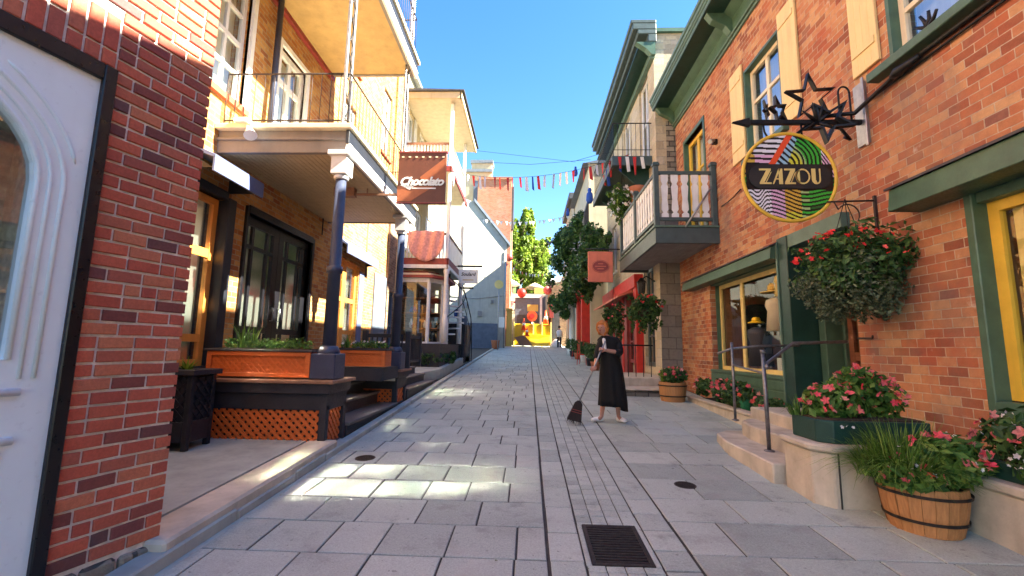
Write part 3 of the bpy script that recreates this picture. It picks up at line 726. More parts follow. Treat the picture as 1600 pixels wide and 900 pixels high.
def column(y, label):
    t = thing('column', (-2.58, y, 1.18), label, 'column', 'blue verandah columns'); c = (-2.58, y, 0)
    mb = MB(); mb.box(-2.74, -2.42, y-.16, y+.16, 1.18, 1.5); mb.lathe(c, [(.15, 1.5), (.13, 1.55), (.105, 1.6)], 16); mb.build('plinth', 'navy', t, bevel=.01)
    mb = MB(); mb.lathe(c, [(.085, 1.58), (.08, 2.55), (.1, 2.56), (.105, 2.6), (.1, 2.64), (.075, 2.65), (.07, 3.86)], 18); mb.build('shaft', 'navy', t)
    mb = MB(); mb.lathe(c, [(.09, 3.84), (.1, 3.87), (.09, 3.9)], 16); mb.box(-2.69, -2.47, y-.11, y+.11, 3.9, 4.16); mb.box(-2.73, -2.43, y-.15, y+.15, 4.15, 4.22); mb.build('capital', 'fascia_white', t, bevel=.008)
paint('fascia_white', (.6,.6,.6), .5, .1)
column(5.78, 'blue column with white capital in front, at the near corner of the porch')
column(8.72, 'blue column with white capital behind, beside the second orange planter')
# iron railing and trellis posts
def railing(name, label, pts, z0, h, m='iron_rust', step=.13, group=None, cat='railing'):
    t = thing(name, (pts[0][0], pts[0][1], z0), label, cat, group); mb = MB()
    for i in range(len(pts)-1):
        for z in (z0+.08, z0+h): mb.tube([(*pts[i], z), (*pts[i+1], z)], .013, 6)
    mb.build('rail', m, t); mb = MB()
    for i in range(len(pts)-1):
        a, b = Vector(pts[i]), Vector(pts[i+1]); n = max(1, int((b-a).length/step))
        for k in range(n+1): q = a+(b-a)*(k/n); mb.cyl((q.x, q.y, z0+.0), (q.x, q.y, z0+h), .006, n=5)
    mb.build('balusters', m, t); return t
railing('balcony_railing', 'thin wrought iron railing around the lower balcony with the sash window', [(-4.3, 5.76), (-2.54, 5.76), (-2.54, 9.3), (-4.3, 9.3)], 4.62, .78, 'iron_rust')
railing('balcony_railing', 'thin wrought iron railing on the uppermost balcony at the roof', [(-4.3, 4.76), (-2.54, 4.76), (-2.54, 8.9), (-4.3, 8.9)], 7.79, .95, 'iron_rust')
def trellis(x, y, z0, z1, label):
    t = thing('trellis_post', (x, y, z0), label, 'iron post', 'iron trellis posts between the balconies')
    for dy in (-.09, .09): mb = MB(); mb.box(x-.02, x+.02, y+dy-.018, y+dy+.018, z0, z1); mb.build('upright', 'galv', t, bevel=.003)
    mb = MB(); z = z0+.05; k = 0
    while z < z1-.3:
        s = .075 if k % 2 else -.075; mb.tube([(x, y+s, z), (x, y-s*.2, z+.13), (x, y-s, z+.3)], .008, 5); mb.tube([(x, y-s, z+.04), (x, y, z+.1), (x, y+s, z+.26)], .006, 5); z += .3; k += 1
    mb.build('scrollwork', 'iron_black', t)
trellis(-2.6, 5.62+.2, 4.62, 7.42, 'iron lattice post rising from the near corner of the lower balcony')
trellis(-2.6, 8.6, 4.62, 7.42, 'iron lattice post rising from the far corner of the lower balcony')
trellis(-2.6, 8.8, 7.79, 10.6, 'iron lattice post of the uppermost balcony beside the sky')
mb = MB(F2); mb.cyl((6.72, 4.66, .12), (6.72, 7.4, .12), .05, n=12); mb.build('downpipe', 'navy', ho)
# white flood lamp on the balcony corner
t = thing('flood_lamp', (-3.85, 5.68, 4.5), 'white flood lamp hanging on the near edge of the lower balcony', 'lamp')
mb = MB(); mb.tube([(-4.0, 5.69, 4.66), (-3.86, 5.66, 4.66), (-3.8, 5.62, 4.58), (-3.8, 5.6, 4.5)], .018, 8); mb.box(-4.08, -3.9, 5.64, 5.7, 4.63, 4.69); mb.build('bracket', 'white_trim', t)
mb = MB(); a = Vector((-3.86, 5.64, 4.55)); d = Vector((.45, -.35, -.8)).normalized(); mb.tube([a-d*.02, a+d*.06, a+d*.14, a+d*.2], [.02, .035, .06, .085], 14); mb.build('lamp_shade', 'white_trim', t)
# ================================================================ porch in front of the brick house
def lattice(mb, P0, U, V, w, h, pitch=.072, bw=.04, t=.012, n=None):
    """crossed diagonal slats filling a w x h panel; U,V unit vectors, n outward"""
    P0, U, V, n = Vector(P0), Vector(U), Vector(V), Vector(n)
    for sgn, lift in ((1, 0), (-1, t)):
        s = -h if sgn > 0 else 0
        while s < w+(h if sgn < 0 else 0):
            # line u = s + sgn*v
            vs = [0, h]
            lo, hi = 0, h
            if sgn > 0: lo = max(lo, -s); hi = min(hi, w-s)
            else: lo = max(lo, s-w); hi = min(hi, s)
            if hi-lo > .02:
                a = P0+U*(s+sgn*lo)+V*lo+n*lift; b = P0+U*(s+sgn*hi)+V*hi+n*lift; d = (b-a).normalized(); q = d.cross(n)*bw/2
                mb.prism([a-q, a+q, b+q, b-q], n*t)
            s += pitch*math.sqrt(2)
def block(mb, x0, x1, y0, y1, z0, z1): mb.box(x0, x1, y0, y1, z0, z1)
po = thing('porch', (-3.4, 7, .35), 'dark raised wooden porch with orange lattice skirts and steps to the street', 'porch')
mb = MB(); mb.box(-4.35, -2.52, 5.64, 6.24, .3, .31)
for y in (5.62, 8.62): 
    y1 = y+.62 if y < 6 else y+.68
    mb.box(-4.36, -2.47, y, y+.09, gz(y)+.02, gz(y)+.08) if y < 6 else None
    mb.box(-2.58, -2.49, y, y+.09, gz(y), .86); mb.box(-2.58, -2.49, y1-.09, y1, gz(y), .86)
    mb.box(-4.36 if y < 6 else -3.3, -2.49, y+.002, y1-.002, .80, 1.0); mb.box(-4.36 if y < 6 else -3.3, -2.455, y-.03, y1+.03, 1.0, 1.125)
    mb.box(-2.575, -2.495, y+.09, y1-.09, gz(y), gz(y)+.10)
mb.box(-4.34, -2.62, 5.72, 6.2, .3, .8); mb.box(-3.3, -2.62, 8.72, 9.2, .4, .8)
mb.build('skirt', 'charcoal_wood', po, bevel=.006)
mb = MB(); lattice(mb, (-4.3, 5.66, gz(5.6)+.08), (1, 0, 0), (0, 0, 1), 1.72, .46, n=(0, -1, 0)); mb.build('lattice', 'orange_wood', po)
mb = MB(); lattice(mb, (-2.55, 5.71, gz(5.7)+.09), (0, 1, 0), (0, 0, 1), .44, .46, n=(1, 0, 0)); mb.build('lattice', 'orange_wood', po)
mb = MB(); lattice(mb, (-3.3, 8.66, gz(8.6)+.05), (1, 0, 0), (0, 0, 1), .72, .36, n=(0, -1, 0)); mb.build('lattice', 'orange_wood', po)
mb = MB(); lattice(mb, (-2.55, 8.71, gz(8.7)+.09), (0, 1, 0), (0, 0, 1), .5, .3, n=(1, 0, 0)); mb.build('lattice', 'orange_wood', po)
mb = MB(); mb.box(-4.36, -2.40, 5.55, 6.3, 1.125, 1.172); mb.box(-4.36, -2.40, 8.55, 9.36, 1.125, 1.172); mb.build('cap', 'cap_wood', po, bevel=.008)
mb = MB(); mb.box(-4.36, -3.35, 6.24, 8.62, 1.1, 1.165); mb.box(-4.36, -3.3, 9.34, 12.6, 1.1, 1.165); mb.box(-4.3, -3.36, 6.24, 12.5, .4, 1.1); mb.build('deck', 'charcoal_wood', po, bevel=.004)
mb = MB(); tr = MB()
for k, (x0, x1, z) in enumerate(((-2.86, -2.44, .56), (-3.14, -2.80, .77), (-3.42, -3.08, .97))):
    tr.box(x0, x1, 6.26, 8.6, z-.045, z); mb.box(x0+.02, x1-.04, 6.28, 8.6, .28, z-.045)
tr.build('tread', 'tread_wood', po, bevel=.008); mb.build('riser', 'charcoal_wood', po)

def trough(label, x0, x1, y0, y1, z0, z1, mbody='orange_wood', group='planter boxes on the porch', plants=True, seed=1):
    t = thing('planter_box', ((x0+x1)/2, (y0+y1)/2, z0), label, 'planter box', group); mb = MB()
    mb.box(x0, x1, y0+.012, y1, z0+.02, z1-.03); mb.build('box', mbody, t, bevel=.005)
    mb = MB(); f = .035
    for q in ((x0, x0+.06, z0+.02, z1-.03), (x1-.06, x1, z0+.02, z1-.03), (x0+.06, x1-.06, z0+.02, z0+.07), (x0+.06, x1-.06, z1-.085, z1-.03)): mb.box(q[0], q[1], y0-.022, y0, q[2], q[3])
    mb.build('frame', mbody, t, bevel=.004)
    mb = MB(); lattice(mb, (x0+.06, y0+.01, z0+.07), (1, 0, 0), (0, 0, 1), x1-x0-.12, z1-z0-.155, .055, .022, .006, n=(0, -1, 0)); mb.build('lattice', mbody, t)
    mb = MB(); mb.box(x0-.03, x1+.03, y0-.04, y1+.03, z1-.03, z1); mb.build('rim', 'charcoal_wood', t, bevel=.005)
    mb = MB(); mb.box(x0+.04, x1-.04, y0+.03, y1-.03, z1, z1+.012); mb.build('soil', 'soil', t)
    return t
def trough_plants(label, x0, x1, y0, y1, z, seed, n=520, h=.13, tall=None, white=0, mat='leaf_mid'):
    rg = random.Random(seed); t = thing('trough_plants', ((x0+x1)/2, (y0+y1)/2, z), label, 'plants', 'plants in the porch boxes'); mb = MB()
    k = 0
    while k < n:
        cx_, cy_ = rg.uniform(x0, x1), rg.uniform(y0, y1); m = rg.randint(10, 26); s = rg.uniform(.05, .11); leaves(mb, (cx_, cy_, z+s*.7), (s, s, h*rg.uniform(.5, 1)), m, .028, rg); k += m
    if tall: 
        for (x, y, L) in tall: blades(mb, (x, y, z), 26, L, rg, .014, .45, .05)
    mb.build('foliage', mat, t, recalc=False)
    if white:
        mb = MB(); blossoms(mb, [(rg.uniform(x0, x1), rg.uniform(y0, y1), z+h*rg.uniform(.7, 1.3)) for _ in range(white)], .022, rg); mb.build('flowers', 'petal_white', t, recalc=False)
trough('orange lattice planter box in front, on the near end of the porch', -4.08, -2.74, 5.64, 5.98, 1.175, 1.54)
trough('orange lattice planter box farther back, behind the near blue column', -3.28, -2.42, 7.62, 7.96, 1.24, 1.56)
mb = MB(); mb.box(-3.32, -2.46, 7.6, 8.62, 1.02, 1.238); mb.box(-3.3, -2.5, 7.62, 8.6, .4, 1.02) if 0 else None; 
trough_plants('leafy plants with tall yellow-green shoots in the near orange planter', -4.0, -2.82, 5.72, 5.92, 1.55, 5, 620, .09, [(-3.75, 5.8, .42), (-3.62, 5.82, .34)])
trough_plants('low white-flowered plants in the far orange planter', -3.22, -2.5, 7.7, 7.9, 1.57, 6, 420, .09, [(-3.15, 7.8, .25)], white=22)
mb.build('shelf', 'charcoal_wood', po, bevel=.005)
# dark stand planter between near wall and porch
t = thing('planter_stand', (-4.0, 5.2, .41), 'dark blue wooden planter stand with lattice front beside the near brick wall', 'planter')
mb = MB(); X0, X1, Y0, Y1 = -4.3, -3.78, 5.02, 5.42
for x in (X0, X1-.06):
    for y in (Y0, Y1-.06): mb.box(x, x+.06, y, y+.06, .41, 1.28)
mb.build('leg', 'navy_dark', t, bevel=.005)
mb = MB(); mb.box(X0+.02, X1-.02, Y0+.02, Y1-.02, .50, 1.22); mb.box(X0+.06, X1-.06, Y0-.005, Y0+.02, .5, .72); mb.box(X1-.02, X1+.004, Y0+.06, Y1-.06, .5, .73); mb.build('box', 'navy_dark', t, bevel=.005)
mb = MB(); lattice(mb, (X0+.06, Y0+.016, .72), (1, 0, 0), (0, 0, 1), .4, .5, .075, .02, .008, n=(0, -1, 0)); lattice(mb, (X1-.016, Y0+.06, .73), (0, 1, 0), (0, 0, 1), .28, .48, .075, .02, .008, n=(1, 0, 0)); mb.build('lattice', 'navy_dark', t)
mb = MB(); mb.box(X0-.04, X1+.04, Y0-.04, Y0+.05, 1.24, 1.3); mb.box(X0-.04, X1+.04, Y1-.05, Y1+.04, 1.24, 1.3); mb.box(X0-.04, X0+.05, Y0+.05, Y1-.05, 1.24, 1.299); mb.box(X1-.05, X1+.04, Y0+.05, Y1-.05, 1.24, 1.299); mb.build('rim', 'charcoal_wood', t, bevel=.005)
mb = MB(); mb.box(X0+.05, X1-.05, Y0+.05, Y1-.05, 1.2, 1.27); mb.build('soil', 'soil', t)
rg = random.Random(9); t = thing('potted_plant', (-4.02, 5.2, 1.27), 'small light green rosette plant in the dark blue planter stand', 'plant'); mb = MB(); blades(mb, (-4.0, 5.2, 1.27), 46, .19, rg, .018, .8, .05); mb.build('foliage', 'leaf_sunny', t, recalc=False)
# railing of the porch behind, small notice
t = thing('porch_railing', (-3, 9.4, 1.17), 'black wooden porch railing beside the far blue column', 'railing')
mb = MB()
for (x, y) in ((-2.45, 9.15), (-3.25, 8.9), (-2.45, 10.1)): mb.box(x-.05, x+.05, y-.05, y+.05, 1.17, 1.92)
mb.build('post', 'charcoal_wood', t, bevel=.004); mb = MB(); mb.box(-3.2, -2.5, 8.87, 8.93, 1.78, 1.85); mb.box(-2.48, -2.42, 9.2, 10.05, 1.78, 1.85); mb.box(-2.48, -2.42, 9.2, 10.05, 1.28, 1.33); mb.build('rail', 'charcoal_wood', t)
mb = MB()
for k in range(7): mb.box(-3.12+k*.1, -3.095+k*.1, 8.885, 8.915, 1.17, 1.78)
for k in range(7): mb.box(-2.465, -2.435, 9.28+k*.12, 9.305+k*.12, 1.33, 1.78)
mb.build('balusters', 'charcoal_wood', t)
t = thing('notice_board', (-2.62, 8.53, .95), 'small white scalloped notice hung on the dark porch above the lattice', 'sign')
mb = MB(); pts = [(-2.80, .96), (-2.5, .96), (-2.5, 1.1), (-2.54, 1.13), (-2.6, 1.13), (-2.63, 1.16), (-2.67, 1.16), (-2.7, 1.13), (-2.76, 1.13), (-2.80, 1.1)]
mb.prism([(x, 8.535, z) for x, z in pts], (0, -.015, 0)); mb.build('board', 'sign_white', t)
mb = MB()
for z, h_ in ((1.09, .1), (1.065, .12), (1.035, .08), (1.005, .11)): mb.box(-2.65-h_, -2.65+h_, 8.516, 8.519, z, z+.008)
mb.build('faded_lines', 'navy', t)

# second flight of steps and pavement slab beyond the porch
t = thing('entrance_steps', (-3.1, 10.8, .5), 'dark wooden steps beyond the far orange planter', 'steps'); mb = MB()
for k, (x1, z) in enumerate(((-2.5, .74), (-2.75, .92), (-3.0, 1.1))): mb.box(-3.35, x1, 9.45, 12.0+.0*k, .3, z-.04)
mb.build('riser', 'charcoal_wood', t); mb = MB()
for k, (x1, z) in enumerate(((-2.47, .74), (-2.72, .92), (-2.97, 1.1))): mb.box(x1-.32, x1, 9.43, 12.02, z-.04, z)
mb.build('tread', 'tread_wood', t, bevel=.006)

# hanging brown sign with the lettering
t = thing('shop_sign', (-1.84, 7.2, 4.0), 'square brown hanging sign lettered Chocolato in white script under the balcony', 'sign')
mb = MB(); mb.box(-2.235, -1.42, 7.18, 7.22, 4.0, 4.88); mb.build('panel', 'sign_brown', t, bevel=.004)
mb = MB(); Yf = 7.174
mb.prism([(-1.42, Yf, 4.80), (-1.42, Yf, 4.36), (-1.80, Yf, 4.36), (-1.86, Yf, 4.44)], (0, .005, 0)); mb.prism([(-2.235, Yf, 4.28), (-2.235, Yf, 4.02), (-2.0, Yf, 4.02), (-1.62, Yf, 4.28)], (0, .005, 0)); mb.build('ribbon', 'sign_orange', t)
mb = MB(); mb.box(-2.25, -1.405, 7.17, 7.23, 4.875, 4.9); mb.box(-2.25, -1.405, 7.17, 7.23, 3.985, 4.005); mb.build('trim', 'dark_red', t)
mb = MB()
for k in range(7): mb.lathe((0, 0, 0), [(0, 0)], 3) if 0 else mb.prism([(-2.16+k*.115+.024*math.cos(a), 7.172, 4.80+.013*math.sin(a)) for a in [j*math.pi/5 for j in range(10)]], (0, .006, 0))
mb.build('studs', 'cream_trim', t)
lettering('Chocolato', .2, (-1.83, 7.168, 4.36), 'sign_white', t, shear=.35, offset=.007, extrude=.004, space=.86)
mb = MB(); mb.box(-1.98, -1.58, 7.168, 7.174, 4.235, 4.255); mb.prism([(-2.19, 7.171, 4.30), (-2.02, 7.171, 4.22), (-1.94, 7.171, 4.29)], (0, .004, 0)); mb.build('underline', 'sign_white', t)
mb = MB(); mb.box(-3.25, -2.25, 7.18, 7.22, 4.12, 4.16); mb.box(-3.3, -2.95, 7.14, 7.26, 4.10, 4.245); mb.cyl((-2.75, 7.2, 4.16), (-2.75, 7.2, 4.25), .012, n=6); mb.build('arm', 'cap_wood', t)

# ================================================================ brown brick house and white gallery house beyond
F3 = Frame((-4.3, 0, 0), (0, 1, 0), (1, 0, 0))
gh = thing('gallery_house', (-6, 15.5, .6), 'cream house with white posts, a bay window and roofed galleries', 'building')
wall(F3, gh, 'brick_brown', 13.37, 14.3, .1, 6.2, [(13.55, 14.15, 1.2, 3.3)], t=.3)
window(F3, gh, 13.55, 14.15, 1.2, 3.3, 'slate_blue', .07, .06, (.5,), (.5,), 'pane_glass', name='door')
wall(F3, gh, 'stucco_cream', 14.3, 20.4, 4.3, 11.2, [(14.7,15.4,5.0,7.0), (16.3,17.2,4.5,6.8), (18.1,18.9,5.0,7.0), (14.7,15.4,8.0,9.9), (16.3,17.2,7.8,10.0), (18.1,18.9,8.0,9.9)], t=.3, name='upper_wall')
wall(F3, gh, 'brick_orange', 13.37, 14.3, 6.2, 11.2, [], t=.3, name='upper_wall')
wall(F3, gh, 'brick_brown', 14.3, 20.4, .1, 4.3, [(16.4, 17.3, 1.8, 3.9)], t=.3)
for (a0, a1, b0, b1) in ((14.7,15.4,5.0,7.0), (18.1,18.9,5.0,7.0), (14.7,15.4,8.0,9.9), (18.1,18.9,8.0,9.9)): sash2 = window(F3, gh, a0, a1, b0, b1, 'white_trim', .09, .05, (.5,), (.5,), sill=(.06,.08,.06), backing='curtain')
for (a0, a1, b0, b1) in ((16.3,17.2,4.5,6.8), (16.3,17.2,7.8,10.0), (16.4,17.3,1.8,3.9)): window(F3, gh, a0, a1, b0, b1, 'white_trim', .12, .05, ((.5,.04),), (.3,), name='door', backing='curtain')
mb = MB(); mb.box(-9, -5.4, 13.36, 20.4, 0, 11.2); mb.box(-5.4, -4.6, 13.36, 13.5, 0, 11.19); mb.box(-5.4, -4.6, 20.2, 20.39, 0, 11.19); mb.build('rear_walls', 'stucco_cream', gh)
mb = MB(); mb.box(-9, -4.1, 13.42, 20.5, 11.2, 11.34); mb.build('roof', 'roof_metal', gh)
# shutters beside the upper windows
mb = MB(F3)
for a in (14.35, 15.43, 17.78, 18.93):
    for b in (5.0, 8.0): fbox(mb, a, a+.3, b, b+1.95, .002, .04)
mb.build('shutter', 'white_trim', gh, bevel=.006)
ga = thing('gallery', (-3.4, 16, 4.4), 'roofed white gallery with red floor edges on the cream house', 'gallery')
GX = -2.72
mb = MB(); mb.box(-4.3, GX+.02, 14.45, 18.2, 4.36, 4.5); mb.box(-4.3, GX+.02, 14.45, 18.2, 7.55, 7.68); mb.build('floor', 'cream_trim', ga)
mb = MB(); mb.box(-4.3, GX+.06, 14.38, 14.45, 4.3, 4.52); mb.box(GX+.02, GX+.08, 14.38, 18.25, 4.3, 4.52); mb.box(-4.3, GX+.06, 14.38, 14.45, 7.52, 7.7); mb.box(GX+.02, GX+.08, 14.38, 18.25, 7.52, 7.7); mb.build('red_edge', 'dark_red', ga, bevel=.006)
mb = MB(); mb.box(-4.3, GX+.06, 14.37, 14.44, 4.18, 4.3); mb.box(GX+.02, GX+.078, 14.37, 18.26, 4.18, 4.3); mb.build('fascia', 'white_trim', ga)
for (x, y) in ((GX, 14.5), (GX, 17.6)):
    mb = MB(); mb.box(x-.055, x+.055, y-.055, y+.055, 4.5, 10.0); mb.build('post', 'white_trim', ga, bevel=.008)
    mb = MB(); mb.lathe((x, y, 0), [(.1, 1.75), (.1, 2.5), (.085, 2.55), (.075, 4.0), (.1, 4.05), (.1, 4.18)], 10); mb.build('lower_post', 'white_trim', ga)
def picket(z, y0, y1):
    mb = MB(); mb.box(GX-.03, GX+.03, y0, y1, z+.82, z+.9); mb.box(-4.25, GX, 14.47, 14.52, z+.82, z+.9); mb.build('handrail', 'cap_wood', ga)
    mb = MB(); y = y0+.1
    while y < y1-.05: mb.box(GX-.014, GX+.014, y, y+.045, z+.05, z+.82); y += .11
    x = -4.2
    while x < GX-.08: mb.box(x, x+.045, 14.48, 14.51, z+.05, z+.82); x += .11
    mb.build('pickets', 'white_trim', ga)
picket(4.5, 14.55, 17.55); picket(7.68, 14.55, 17.55)
mb = MB(); mb.box(-4.3, -2.42, 14.2, 18.4, 10.02, 10.08); mb.build('roof_soffit', 'soffit_cream', ga) if 'soffit_cream' in MATS else (paint('soffit_cream', (.56,.5,.38), .7, .1), mb.build('roof_soffit', 'soffit_cream', ga))
mb = MB(); mb.box(-4.3, -2.36, 14.12, 14.2, 10.0, 10.24); mb.box(-2.42, -2.34, 14.12, 18.46, 10.0, 10.24); mb.build('roof_fascia', 'stucco_cream', ga, bevel=.01)
mb = MB(); mb.prism([(-4.3, 14.05, 10.34), (-2.26, 14.05, 10.28), (-2.26, 14.05, 10.24), (-4.3, 14.05, 10.24)], (0, 4.5, 0)); mb.build('roof', 'roof_dark', ga)
# cloth hung on the gallery rail
t = thing('hanging_cloth', (-3.2, 14.35, 4.4), 'pink and white patterned cloth draped over the lower gallery rail', 'cloth'); mb = MB(); nx, nz = 24, 10; I = {}
for i in range(nx+1):
    for j in range(nz+1):
        u, v = i/nx, j/nz; x = -4.0+u*1.2; sag = .25+.75*math.sin(math.pi*u)**.5; z = 5.42-(.18+.85*sag)*v; I[i, j] = mb.p((x, 14.33+.035*math.sin(u*22+v*3)-.02*v, z))
for i in range(nx):
    for j in range(nz): mb.f.append([I[i, j], I[i+1, j], I[i+1, j+1], I[i, j+1]]); mb.smooth.append(True)
o = mb.build('fabric', 'cloth_pink', t, recalc=False); md = o.modifiers.new('thick', 'SOLIDIFY'); md.thickness = .01
# bay window
bw = thing('bay_window', (-3.5, 15, 1.8), 'white framed bay window with a striped red roof under the gallery', 'bay window')
P = [(-4.3, 13.9), (-3.95, 13.95), (-3.05, 14.75), (-3.05, 16.0), (-3.6, 16.5), (-4.3, 16.5)]
P = [(-4.3, 14.42), (-3.25, 14.42), (-2.88, 14.95), (-2.88, 16.1), (-3.3, 16.6), (-4.3, 16.6)]
mb = MB(); mb.prism([(x, y, .8) for x, y in P], (0, 0, .78)); mb.build('base', 'charcoal_wood', bw)
mb = MB(); mb.prism([(x, y, 1.58) for x, y in P], (0, 0, .2)); mb.prism([(x, y, 3.72) for x, y in P], (0, 0, .14)); mb.build('sill', 'white_trim', bw)
mb = MB(); Q = [((x+4.3)*1.14-4.3, (y-15.5)*1.12+15.5) for x, y in P]; 
for k in range(4):
    s0, s1 = 1-.12*k, 1-.12*(k+1); a = [((x+4.3)*s0-4.3, (y-15.5)*s0+15.5, 3.86+.085*k) for x, y in Q]
    if k % 2 == 0: mb.prism(a, (0, 0, .084))
mb.build('roof', 'dark_red', bw); mb = MB()
for k in (1, 3):
    s0 = 1-.12*k; mb.prism([((x+4.3)*s0-4.3, (y-15.5)*s0+15.5, 3.86+.085*k) for x, y in Q], (0, 0, .084))
mb.build('roof_bands', 'cream_trim', bw)
mb = MB(); gl_ = MB()
for k in range(len(P)-1):
    a, b = Vector((*P[k], 0)), Vector((*P[k+1], 0)); L = (b-a).length; d = (b-a)/L; nn = Vector((d.y, -d.x, 0)); F = Frame(a, d, nn)
    for q in ((0, .07), (L-.07, L)):
        m2 = MB(F); fbox(m2, q[0], q[1], 1.78, 3.72, -.07, -.002); n0 = len(mb.v); mb.v += m2.v; mb.f += [[i+n0 for i in f] for f in m2.f]; mb.smooth += m2.smooth
    m2 = MB(F); m2.poly([(.06, 1.78, -.035), (L-.06, 1.78, -.035), (L-.06, 3.72, -.035), (.06, 3.72, -.035)]); n0 = len(gl_.v); gl_.v += m2.v; gl_.f += [[i+n0 for i in f] for f in m2.f]; gl_.smooth += m2.smooth
fr = mb.build('frame', 'white_trim', bw, bevel=.004); gl_.build('pane', 'pane_shop', fr)
rg = random.Random(31)
mb = MB()
for k in range(3): mb.box(-4.2, -3.0, 14.6, 16.4, 2.2+k*.5, 2.23+k*.5)
mb.build('shelves', 'wood_interior', bw)
for k in range(12):
    c = (rg.uniform(-3.9, -3.2), rg.uniform(14.55, 14.8), (1.78, 2.23, 2.73)[k % 3]); h_ = rg.uniform(.14, .3); r_ = rg.uniform(.05, .09); mm = ('ceramic_green', 'terracotta', 'cloth_red', 'yellow_plastic', 'sign_white', 'cloth_blue')[k % 6]
    mb = MB(); mb.lathe(c, [(r_*.6, 0), (r_, h_*.4), (r_*.5, h_*.75), (r_*.35, h_)], 10); tag(mb.build('vase', mm), 'vase behind the bay window glass on the left', 'vase', 'vases in the bay window')
# dark recess, ground-level terrace, planters before the bay
t = thing('terrace_base', (-3.3, 15, .7), 'grey-blue stone terrace kerb with dark planting below the bay window', 'terrace')
mb = MB(); mb.prism([(-4.3, 12.2, gz(12.2)), (-2.95, 12.2, gz(12.2)), (-2.6, 13.4, gz(13.4)), (-2.6, 20, gz(20)), (-4.3, 20, gz(20))], (0, 0, .3)); mb.build('stone', 'concrete', t, bevel=.015)
mb = MB(); mb.box(-4.3, -2.75, 14.0, 18.8, 1.0, 1.72); mb.build('skirt', 'charcoal_wood', t)
rg = random.Random(41); b_ = thing('shrub', (-3, 14.2, 1.05), 'dark low shrubs along the terrace under the bay window', 'shrub'); mb = MB(); leaves(mb, (-3.3, 14.0, 1.25), (.75, .25, .22), 700, .04, rg, clump=9); leaves(mb, (-2.65, 15.6, 1.3), (.14, 1.4, .22), 700, .04, rg, clump=9); mb.build('foliage', 'leaf_dark', b_, recalc=False)
mb = MB(); 
for (x, y) in ((-3.6, 14.0), (-3.1, 14.0), (-2.65, 15.2), (-2.65, 16.2)): mb.cyl((x, y, .95), (x, y, 1.25), .02, n=6)
mb.build('stem', 'bark', b_)
# spiral stair (dark) with pale treads
st = thing('spiral_stair', (-2.95, 16.9, .9), 'dark spiral iron stair with pale treads behind the white gallery posts', 'stair')
mb = MB(); C_ = (-3.0, 16.6); mb.cyl((*C_, 1.0), (*C_, 4.4), .05, n=10); mb.build('pole', 'iron_black', st)
mb = MB(); mt = MB()
for k in range(15):
    an = R(200+k*24); z = 1.2+k*.215; p = [(C_[0], C_[1], z), (C_[0]+.62*math.cos(an-.2), C_[1]+.62*math.sin(an-.2), z), (C_[0]+.62*math.cos(an+.2), C_[1]+.62*math.sin(an+.2), z)]
    mt.prism(p, (0, 0, .05))
mt.build('tread', 'white_trim', st)
mb.tube([(C_[0]+.62*math.cos(R(200+k*12)), C_[1]+.62*math.sin(R(200+k*12)), 2.0+k*.1075) for k in range(30)], .018, 6); mb.build('handrail', 'iron_black', st)
t = thing('stair_rail', (-2.4, 18.5, 1.2), 'curved black handrail running down beyond the spiral stair', 'railing'); mb = MB()
cv = [(-2.72, 17.8, 4.3), (-2.66, 18.1, 4.0), (-2.55, 18.5, 3.5), (-2.45, 19.0, 2.9), (-2.42, 19.2, 2.3), (-2.42, 19.3, 1.0)]; mb.tube(cv, .022, 6); mb.tube([(x-.0, y-.1, z-.55 if z > 1.6 else z) for x, y, z in cv[:-1]], .014, 6)
for k in range(4): mb.cyl((cv[k][0], cv[k][1], cv[k][2]), (cv[k][0], cv[k][1], 1.0), .01, n=5)
mb.build('rail', 'iron_black', t)
mb = MB(); mb.box(-3.9, -2.6, 18.4, 20.3, 1.0, 2.6); mb.box(-3.4, -2.55, 18.2, 18.35, 1.0, 1.75); t = tag(mb.build('market_stand', 'charcoal_wood', bevel=.02), 'dark covered display stand in the shade beyond the spiral stair', 'stand')
for k, (x, y, z, c) in enumerate(((-2.9, 18.0, 3.1, 'cloth_blue'), (-2.75, 18.1, 2.6, 'cloth_black'), (-2.6, 18.2, 2.85, 'slate_blue'))):
    mb = MB(); mb.prism([(x-.1, y, z-.3), (x+.1, y, z-.34), (x+.12, y, z), (x+.04, y, z+.06), (x-.04, y, z+.06), (x-.12, y, z)], (0, .05, 0)); tag(mb.build('hanging_garment', c, bevel=.01), ('blue', 'black', 'grey-blue')[k]+' garment hung for display beyond the spiral stair', 'garment')
# small hanging shop board
t = thing('hanging_sign', (-2.2, 16, 4.3), 'pale hanging signboard lettered Soulard before the blue shaded gable', 'sign')
mb = MB(); mb.box(-2.55, -1.85, 15.98, 16.02, 3.92, 4.42); mb.build('board', 'sign_white', t, bevel=.01); mb = MB(); mb.box(-2.6, -1.7, 15.97, 16.03, 4.52, 4.58); mb.box(-2.5, -2.0, 15.97, 16.03, 3.72, 3.78); mb.cyl((-2.4, 16, 4.4), (-2.4, 16, 4.55), .01, n=5); mb.cyl((-2.0, 16, 4.4), (-2.0, 16, 4.55), .01, n=5); mb.cyl((-2.75, 16, 4.55), (-2.6, 16, 4.55), .015, n=5); mb.build('bracket', 'iron_black', t)
lettering('Soulard', .17, (-2.2, 15.975, 4.25), 'sign_dark', t, shear=.2, offset=.004, extrude=.003)
mb = MB(); mb.box(-2.4, -2.0, 15.973, 15.979, 4.03, 4.06); mb.build('rule', 'straw_hat', t)

